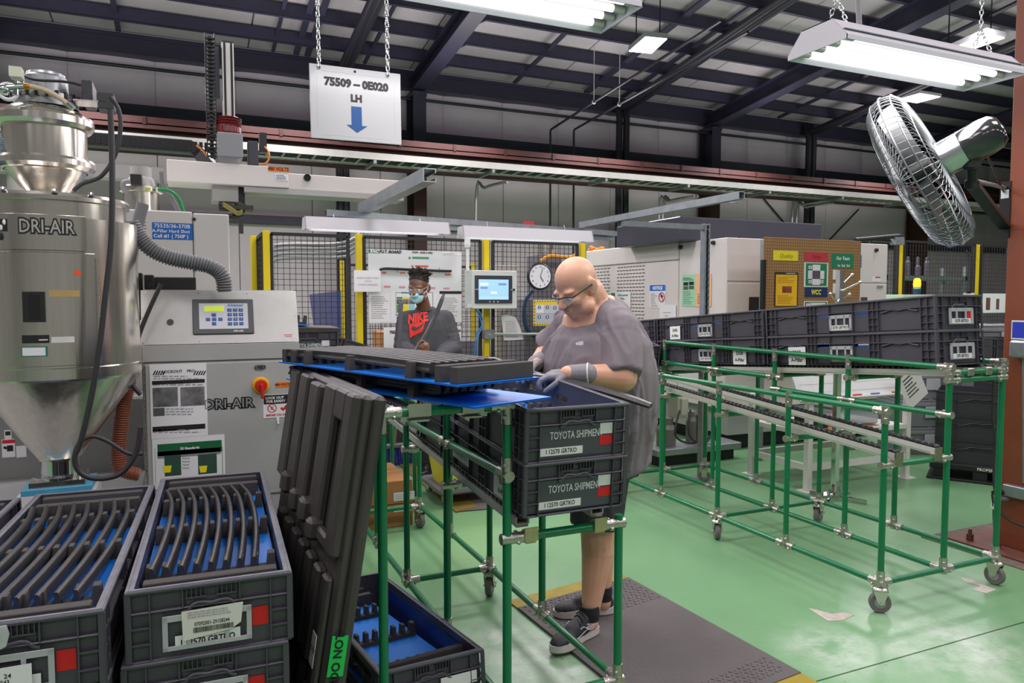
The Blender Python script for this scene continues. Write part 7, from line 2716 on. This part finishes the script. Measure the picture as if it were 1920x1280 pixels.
def drape(me, T, tree, d, lift=.002):
    """lay flat lettering on cloth: each point slides along d until it meets the surface"""
    m2 = me.copy()
    d = V(d).normalized()
    for v in m2.vertices:
        p = T @ v.co
        h = tree.ray_cast(p - d * .6, d)
        v.co = (h[0] - d * lift) if h[0] is not None else p
    return m2


def dense(poly, n=5):
    """a polygon as a grid-like fan so that it can follow cloth"""
    c = V((sum(p[0] for p in poly) / len(poly), 0, sum(p[1] for p in poly) / len(poly)))
    pts = []
    m = len(poly)
    edge = []
    for i in range(m):
        a, b = V((poly[i][0], 0, poly[i][1])), V((poly[(i + 1) % m][0], 0, poly[(i + 1) % m][1]))
        for k in range(4):
            edge.append(a.lerp(b, k / 4))
    e = len(edge)
    vs, fs = [c], []
    for r_ in range(1, n + 1):
        vs += [c.lerp(p, r_ / n) for p in edge]
    for i in range(e):
        fs.append((0, 1 + i, 1 + (i + 1) % e))
        for r_ in range(n - 1):
            a = 1 + r_ * e
            fs.append((a + i, a + e + i, a + e + (i + 1) % e, a + (i + 1) % e))
    return MB().add(vs, fs)


SKIN = mat('skin_fair', 'e2b398', .45, c2='d0957a', scale=9, amt=.8, bump=.08, bscale=140)
SKIND = mat('skin_dark', '76503e', .40, c2='644232', scale=9, amt=.8, bump=.06, bscale=140)
BROWM = mat('brow_hair', '6a5848', .7)
SHIRT = mat('shirt_grey', '837a80', .85, c2='756d73', scale=7, bump=.55, bscale=5, stretch=(1.6, 1.6, .5))
SHORTS = mat('shorts_black', '3a3a41', .75, c2='323238', scale=6, bump=.3, bscale=8)
GLOVE = mat('glove_grey', '8f8b92', .7, c2='837f86', scale=30, bump=.15, bscale=200)
PALMC = mat('glove_coat', '34393a', .7)
SHOEB = mat('shoe_black', '26262a', .6, c2='37373c', scale=60, bump=.2, bscale=250)
SHOEW = mat('shoe_white', 'c9c4c0', .5)
LACE = mat('lace_black', '17171a', .7)
SILV = mat('shoe_silver', 'b9bbc2', .4)
SOLE = mat('shoe_sole', '5c5753', .7)
SOCK = mat('sock_black', '232326', .85)

# ---- the bald worker packing trims
p1 = thing('person', 'bald heavy-set person in grey t-shirt, shorts and gloves packing a black trim', 'person', (0, 0, 0))
HC = V((1.556, 2.80, 1.553))
HM = head_matrix(HC, (-.84, -.20, -.50), s=1.02)
Ls, Rs_ = V((1.69, 2.665, 1.375)), V((1.66, 3.07, 1.38))
Le, Re = V((1.645, 2.565, 1.178)), V((1.60, 3.17, 1.24))
Lw, Rw = V((1.445, 2.615, 1.196)), V((1.445, 2.96, 1.215))
body = MB()
head(body, HM, 1)
cap(body, HM @ V((-.045, 0, -.05)), (1.705, 2.86, 1.42), .074, .082)
cap(body, HM @ V((-.01, 0, -.09)), (1.675, 2.86, 1.39), .06, .075)
limb(body, [(1.70, 2.86, 1.36), (1.70, 2.86, 1.15), (1.69, 2.87, .95)], [.17, .20, .18])
limb(body, [(1.70, 2.86, 1.34), Ls - V((0, 0, .02)), Le, Lw, Lw + (Lw - Le).normalized() * .03], [.10, .060, .062, .036, .032])
body.ball(Le.lerp(Lw, .3), (.058, .052, .05))
limb(body, [(1.70, 2.86, 1.34), Rs_ - V((0, 0, .02)), Re, Rw, Rw + (Rw - Re).normalized() * .03], [.10, .060, .055, .036, .032])
limb(body, [(1.68, 2.80, .88), (1.660, 2.80, .52), (1.668, 2.795, .37), (1.615, 2.762, .13), (1.60, 2.755, .07)], [.11, .072, .074, .041, .042])
limb(body, [(1.72, 2.96, .88), (1.755, 2.975, .52), (1.795, 2.965, .37), (1.775, 2.925, .13), (1.77, 2.92, .07)], [.11, .07, .068, .040, .042])
fuse('body', body, SKIN, p1, .0065, 3)
eyes(p1, HM)
mu = MB()
mu.M = HM
mu.ball((.1015, 0, -.0505), (.008, .026, .0055), 12, 6)
mu.build('moustache', mat('grey_hair', 'a8998f', .8), p1)
st_ = MB()
st_.M = HM
for k in range(10):
    a0_ = PI * (.28 + .072 * k)
rg = random.Random(3)
# glasses
gl = MB()
gl.M = HM
for s in (-1, 1):
    gl.path(spline([(-.035, s * .083, -.004), (-.01, s * .089, .006), (.03, s * .086, .008), (.075, s * .073, .004), (.092, s * .060, .0)], 4), .0034, 6)
    gl.path(spline([(.092, s * .060, .004), (.107, s * .036, .010), (.112, s * .004, .006)], 4), .0030, 6)
gl.build('glasses_frame', mat('frame_black', '1d1d20', .3), p1)
for s in (-1, 1):
    ln = MB()
    ln.M = HM
    vs = [(.092, s * .062, .004), (.107, s * .036, .010), (.112, s * .008, .006), (.108, s * .010, -.018), (.103, s * .034, -.030), (.090, s * .058, -.020)]
    ln.add(vs + [tuple(V(v) - V((.0015, 0, 0))) for v in vs], [tuple(range(6)), tuple(range(11, 5, -1))] + [(i, (i + 1) % 6, 6 + (i + 1) % 6, 6 + i) for i in range(6)])
    ln.build('lens', mat('clear_lens', 'e6ebee', .05, alpha=.22), p1)

sh = MB()
EL = [(1.06 * math.cos(2 * PI * i / 32), math.sin(2 * PI * i / 32)) for i in range(32)]
sh.path([(1.735, 2.88, .735), (1.725, 2.88, .80), (1.70, 2.875, .95), (1.692, 2.865, 1.08), (1.70, 2.86, 1.20), (1.712, 2.86, 1.31), (1.715, 2.86, 1.40), (1.705, 2.86, 1.455)],
        [.215, .225, .252, .258, .250, .222, .160, .105], prof=EL, up=(1, 0, 0))
cap(sh, (1.74, 2.80, 1.412), (1.74, 2.92, 1.412), .088)
cap(sh, (1.655, 2.80, 1.385), (1.655, 2.92, 1.385), .075)
cap(sh, (1.715, 2.82, 1.41), Ls, .100, .078)
cap(sh, (1.705, 2.90, 1.41), Rs_, .100, .078)
cap(sh, (1.70, 2.84, 1.36), Ls + V((.02, .02, -.06)), .13, .085)
cap(sh, (1.70, 2.89, 1.36), Rs_ + V((.02, -.02, -.06)), .13, .085)
for S_, E_, k, r0, r1 in ((Ls, Le, .95, .076, .084), (Rs_, Re, .82, .076, .082)):
    q = S_.lerp(E_, k)
    sh.path([S_, S_.lerp(E_, .3), q], [r0, r0 + .004, r1], 18)
    sh.ball(S_, r0, 16, 10)
rg = random.Random(11)
# soft folds: long shallow ridges running down from the shoulders and round the belly
for a_ in range(-150, 190, 24):
    A_ = R(a_ + rg.uniform(-8, 8))
    dx_ = rg.uniform(-.25, .25)
    pts = []
    for k, (z, r_) in enumerate(((.76, .222), (.92, .250), (1.08, .258), (1.22, .248), (1.33, .212))):
        q = A_ + dx_ * (k - 2) * .25
        pts.append((1.70 + .0 + (r_ - .006) * math.cos(q), 2.865 + (r_ - .006) * 1.06 * math.sin(q), z))
    sh.path(spline(pts, 3), [.008 + .007 * math.sin(PI * i / 12) for i in range(13)], 8)
for k in range(5):
    p_, q_ = Ls.lerp(Le, .1 + .15 * k), Ls.lerp(Le, .2 + .14 * k)
    sh.torus(p_, .0725, .009, (Le - Ls) + V((rg.uniform(-.06, .06), rg.uniform(-.06, .06), 0)), 20, 6)
shirt = fuse('t_shirt', sh, SHIRT, p1, .0075, 5, (.011, (9, 9, 4)))
cl = MB().torus(V((1.690, 2.86, 1.455)), .094, .010, (-.62, -.05, 1), 28, 8).build('collar', mat('collar_grey', '6b646b', .85), p1)
tree = bvh(shirt)


def on_shirt(u, v):
    o = V((0, 0, CAM_H))
    d = at(u, v, y=1.0) - o
    h = tree.ray_cast(o, d.normalized())
    return h[0], h[1]


for nm, u, v, w, h_, m in (('breast_logo', 1087, 644, .034, .016, WHITEP), ('breast_print', 1036, 637, .030, .011, mat('print_pale', 'b7b1b6', .7))):
    hp_, hn = on_shirt(u, v)
    if hp_ is not None:
        o = MB().b2(-w / 2, w / 2, -.0025, .004, -h_ / 2, h_ / 2).build(nm, m, p1, hp_)
        o.rotation_euler = (0, R(-14), math.atan2(hn.y, hn.x) + PI / 2)
so = MB()
so.path([(1.70, 2.88, .86), (1.70, 2.88, .72)], [.205, .205], prof=EL, up=(1, 0, 0))
so.path([(1.685, 2.795, .80), (1.665, 2.795, .62), (1.662, 2.797, .492)], [.130, .122, .112], 22)
so.path([(1.735, 2.975, .80), (1.750, 2.985, .62), (1.760, 2.985, .50)], [.130, .120, .108], 22)
fuse('shorts', so, SHORTS, p1, .010, 4, (.007, (9, 9, 4)))
gv = MB()
lf = (V((1.325, 2.70, 1.188)) - Lw).normalized()
glove(gv, Lw + lf * .012, lf, (-.15, .35, -1), 1, 1.06, (.35, .75, .7))
cap(gv, Lw - lf * .052, Lw + lf * .02, .043, .038)
fuse('glove', gv, GLOVE, p1, .0045, 3)
gv = MB()
rf_ = V((-.68, -.55, -.12)).normalized()
glove(gv, Rw + rf_ * .012, rf_, (.1, -.25, -1), -1, 1.06, (.3, .6, .6))
cap(gv, Rw - rf_ * .052, Rw + rf_ * .02, .042, .038)
fuse('glove', gv, GLOVE, p1, .0045, 3)
MB().torus(Lw - lf * .056, .0425, .003, lf, 22, 6).build('glove_hem', WHITEP, p1)
MB().torus(Rw - rf_ * .056, .0415, .003, rf_, 22, 6).build('glove_hem', WHITEP, p1)
sm = (SHOEB, SHOEW, SOLE, LACE, SILV)
shoe(p1, (1.650, 2.775, 0), (1.372, 2.668, 0), 'shoe', sm, None, .0145)
shoe(p1, (1.825, 2.915, 0), (1.545, 2.985, 0), 'shoe', sm, None, .0145)
for x, y in ((1.605, 2.757), (1.772, 2.921)):
    MB().lathe([(.043, .085), (.046, .12), (.044, .148), (.040, .150)], 18, (x, y, 0)).build('sock', SOCK, p1)

# the trim held by the worker
ta, tb2 = V((1.300, 2.745, 1.182)), V((1.600, 2.298, 1.098))
tm = []
for i in range(11):
    q = i / 10
    p = ta.lerp(tb2, q)
    tm.append(p + V((0, 0, .016 * 4 * q * (1 - q))))
tag(MB().path(tm, [.9] * 10 + [.75], prof=[(-.018, -.010), (.016, -.013), (.020, -.002), (.012, .012), (-.004, .015), (-.016, .006)], up=(0, 0, 1)).build('cover_strip', TRIMB), 'long black trim held in the gloves of the bald worker', 'trim piece')

# ---- the masked worker behind the packing rack
p2 = thing('person', 'standing person in dark sweatshirt and blue face mask holding a black trim', 'person', (0, 0, 0))
H2 = V((1.768, 5.86, 1.592))
HM2 = head_matrix(H2, (-.60, -.78, -.16), s=1.0)
Rs2, Ls2 = V((1.672, 5.93, 1.335)), V((2.035, 5.95, 1.335))
Re2, Le2 = V((1.628, 5.88, 1.10)), V((2.095, 5.90, 1.09))
Rw2, Lw2 = V((1.705, 5.70, 1.065)), V((1.865, 5.69, 1.045))
body = MB()
head(body, HM2, 0)
cap(body, HM2 @ V((-.04, 0, -.06)), (1.845, 5.94, 1.39), .054, .062)
limb(body, [(1.86, 5.95, 1.30), (1.86, 5.95, 1.10), (1.865, 5.96, .95)], [.12, .12, .125])
limb(body, [(1.86, 5.95, 1.32), Rs2, Re2, Rw2], [.07, .05, .042, .028])
limb(body, [(1.86, 5.95, 1.32), Ls2, Le2, Lw2], [.07, .05, .042, .028])
limb(body, [(1.80, 5.96, .92), (1.80, 5.92, .50), (1.82, 5.95, .10)], [.085, .058, .040])
limb(body, [(1.94, 5.97, .92), (1.95, 5.98, .50), (1.96, 6.01, .10)], [.085, .058, .040])
rh = V((-.25, -.75, .35)).normalized()
glove(body, Rw2, (.25, -.55, .30), (.75, .1, .55), 1, .98, (.6, .85, .75))
glove(body, Lw2, (-.75, -.5, -.15), (0, .3, -1), -1, .98, (.4, .6, .5))
fuse('body', body, SKIND, p2, .007, 3)
eyes(p2, HM2, iris='1d1410')
hr_ = MB()
hr_.M = HM2
hr_.ball((-.022, 0, .062), (.098, .080, .080), 20, 14)
rg = random.Random(21)
for k in range(170):
    th, ph = rg.uniform(0, 2 * PI), math.acos(rg.uniform(.12, 1))
    d = V((math.sin(ph) * math.cos(th), math.sin(ph) * math.sin(th), math.cos(ph)))
    if d.x > .55 and d.z < .6:
        continue
    p = V((-.022, 0, .062)) + V((d.x * .094, d.y * .078, d.z * .078))
    dd = (d + V((rg.uniform(-.5, .5), rg.uniform(-.5, .5), rg.uniform(-.1, .5)))).normalized()
    L_ = rg.uniform(.020, .045) if d.z > .35 else .010
    hr_.path([p, p + dd * L_ * .6, p + dd * L_ + V((rg.uniform(-.01, .01), rg.uniform(-.01, .01), 0))], [.008, .007, .003], 6)
hr_.build('hair', mat('hair_black', '221c1a', .8, c2='3a302b', scale=40, bump=.5, bscale=200), p2)
mk = MB()
mk.M = HM2
mk.ball((.042, 0, -.068), (.062, .061, .052), 22, 14)
mk.ball((.092, 0, -.046), (.034, .034, .026), 16, 10)
mk.ball((.070, 0, -.090), (.034, .036, .030), 16, 10)
fuse('face_mask', mk, mat('mask_blue', 'a6cfdd', .7, c2='98c4d4', scale=8, bump=.2, bscale=40), p2, .005, 4)
mk = MB()
mk.M = HM2
for s in (-1, 1):
    mk.path(spline([(.058, s * .052, -.045), (.02, s * .074, -.02), (-.012, s * .087, .018)], 4), .0024, 5)
    mk.path(spline([(.035, s * .060, -.09), (.0, s * .074, -.05), (-.014, s * .086, -.02)], 4), .0020, 5)
mk.build('mask_strap', WHITEP, p2)
gl = MB()
gl.M = HM2
for s in (-1, 1):
    gl.path(spline([(-.02, s * .086, .018), (.03, s * .082, .010), (.085, s * .062, .002)], 4), .0020, 6)
gl.path(spline([(.085, .062, .004), (.104, .03, .009), (.108, 0, .006), (.104, -.03, .009), (.085, -.062, .004)], 4), .0011, 6)
gl.path(spline([(.085, .060, -.026), (.104, .03, -.032), (.111, .008, -.02), (.111, -.008, -.02), (.104, -.03, -.032), (.085, -.060, -.026)], 3), .0008, 6)
gl.build('safety_glasses', mat('clear_frame', '9fa3a6', .2), p2)
for s in (-1, 1):
    ln = MB()
    ln.M = HM2
    vs = [(.086, s * .062, .004), (.105, s * .032, .009), (.110, s * .004, .006), (.110, s * .008, -.018), (.105, s * .032, -.032), (.086, s * .060, -.026)]
    ln.add(vs + [tuple(V(v) - V((.0015, 0, 0))) for v in vs], [tuple(range(6)), tuple(range(11, 5, -1))] + [(i, (i + 1) % 6, 6 + (i + 1) % 6, 6 + i) for i in range(6)])
    ln.build('lens', mat('clear_lens2', 'e6ebee', .05, alpha=.10), p2)
sw = MB()
EL2 = [(1.0 * math.cos(2 * PI * i / 28), .68 * math.sin(2 * PI * i / 28)) for i in range(28)]
sw.path([(1.868, 5.96, .86), (1.865, 5.96, .95), (1.86, 5.95, 1.12), (1.858, 5.95, 1.25), (1.855, 5.95, 1.33), (1.85, 5.945, 1.385), (1.845, 5.94, 1.425)],
        [.172, .182, .198, .205, .19, .125, .078], prof=[(p[1], p[0]) for p in EL2], up=(1, 0, 0))
for S_, E_, W_ in ((Rs2, Re2, Rw2), (Ls2, Le2, Lw2)):
    limb(sw, [(1.86, 5.95, 1.335), S_, E_], [.075, .070, .064])
    limb(sw, [E_, E_.lerp(W_, .5), E_.lerp(W_, .86)], [.064, .054, .044])
for k in range(6):
    sw.torus(Ls2.lerp(Le2, .15 + .15 * k), .064, .009, (Le2 - Ls2) + V((rg.uniform(-.06, .06), rg.uniform(-.06, .06), 0)), 18, 6)
    sw.torus(Rs2.lerp(Re2, .15 + .15 * k), .064, .009, (Re2 - Rs2) + V((rg.uniform(-.06, .06), rg.uniform(-.06, .06), 0)), 18, 6)
SWM = mat('sweat_charcoal', '4a4a50', .85, c2='414147', scale=8, bump=.5, bscale=7, stretch=(1.4, 1.4, .6))
swt = fuse('sweatshirt', sw, SWM, p2, .009, 5, (.005, (9, 9, 5)))
MB().torus((1.842, 5.938, 1.418), .070, .009, (-.05, -.25, 1), 24, 8).build('collar', mat('collar_charcoal', '38383d', .85), p2)
pt_ = MB()
limb(pt_, [(1.81, 5.96, .90), (1.80, 5.92, .50), (1.82, 5.95, .12)], [.105, .082, .066])
limb(pt_, [(1.93, 5.97, .90), (1.95, 5.98, .50), (1.96, 6.01, .12)], [.105, .082, .066])
fuse('trousers', pt_, mat('trouser_black', '1e1e22', .8, bump=.4, scale=8, c2='252529'), p2, .011, 4)
sm2 = (mat('boot_black', '19191b', .35), mat('boot_sole', '1f1e1e', .6), SOLE, LACE, mat('boot_trim', '2c2c2e', .5))
shoe(p2, (1.90, 6.00, 0), (1.755, 5.79, 0), 'shoe', sm2, None, .0125)
shoe(p2, (2.01, 6.07, 0), (1.94, 5.80, 0), 'shoe', sm2, None, .0125)
t2_ = bvh(swt)
NRED = mat('print_coral', 'e8362f', .6)
fx_ = Matrix.Translation(at(788, 597, y=5.75)) @ Euler((0, R(-8), R(-8))).to_matrix().to_4x4()
nk = text_mesh('NIKE', .098, NRED, .0045, .78, .35)
obj('chest_lettering', drape(nk, fx_, t2_, (0, 1, 0), .009), p2)
q = dense([(-.075, -.035), (.060, -.035), (.02, -.115), (-.085, -.150)]).mesh('chest_print', NRED)
obj('chest_print', drape(q, fx_, t2_, (0, 1, 0), .006), p2)
q = dense([(-.058, -.068), (-.040, -.060), (-.036, -.078), (.0, -.070), (.052, -.045), (.01, -.082), (-.035, -.100), (-.055, -.092)], 4).mesh('chest_emblem', SWM)
obj('chest_emblem', drape(q, fx_, t2_, (0, 1, 0), .0085), p2)
ta, tb2 = V((1.655, 5.655, 1.055)), V((1.935, 5.70, 1.545))
tm = [ta.lerp(tb2, i / 12) + V((-.0, -.0, .0)) + V((.018 * math.sin(PI * i / 12), 0, -.012 * math.sin(PI * i / 12))) for i in range(13)]
tag(MB().path(tm, [1] * 11 + [.9, .5], prof=[(-.016, -.007), (.014, -.010), (.018, 0), (.010, .010), (-.012, .008)], up=(0, -1, 0)).build('cover_strip', TRIMB), 'black trim held upright across the chest of the masked worker', 'trim piece')
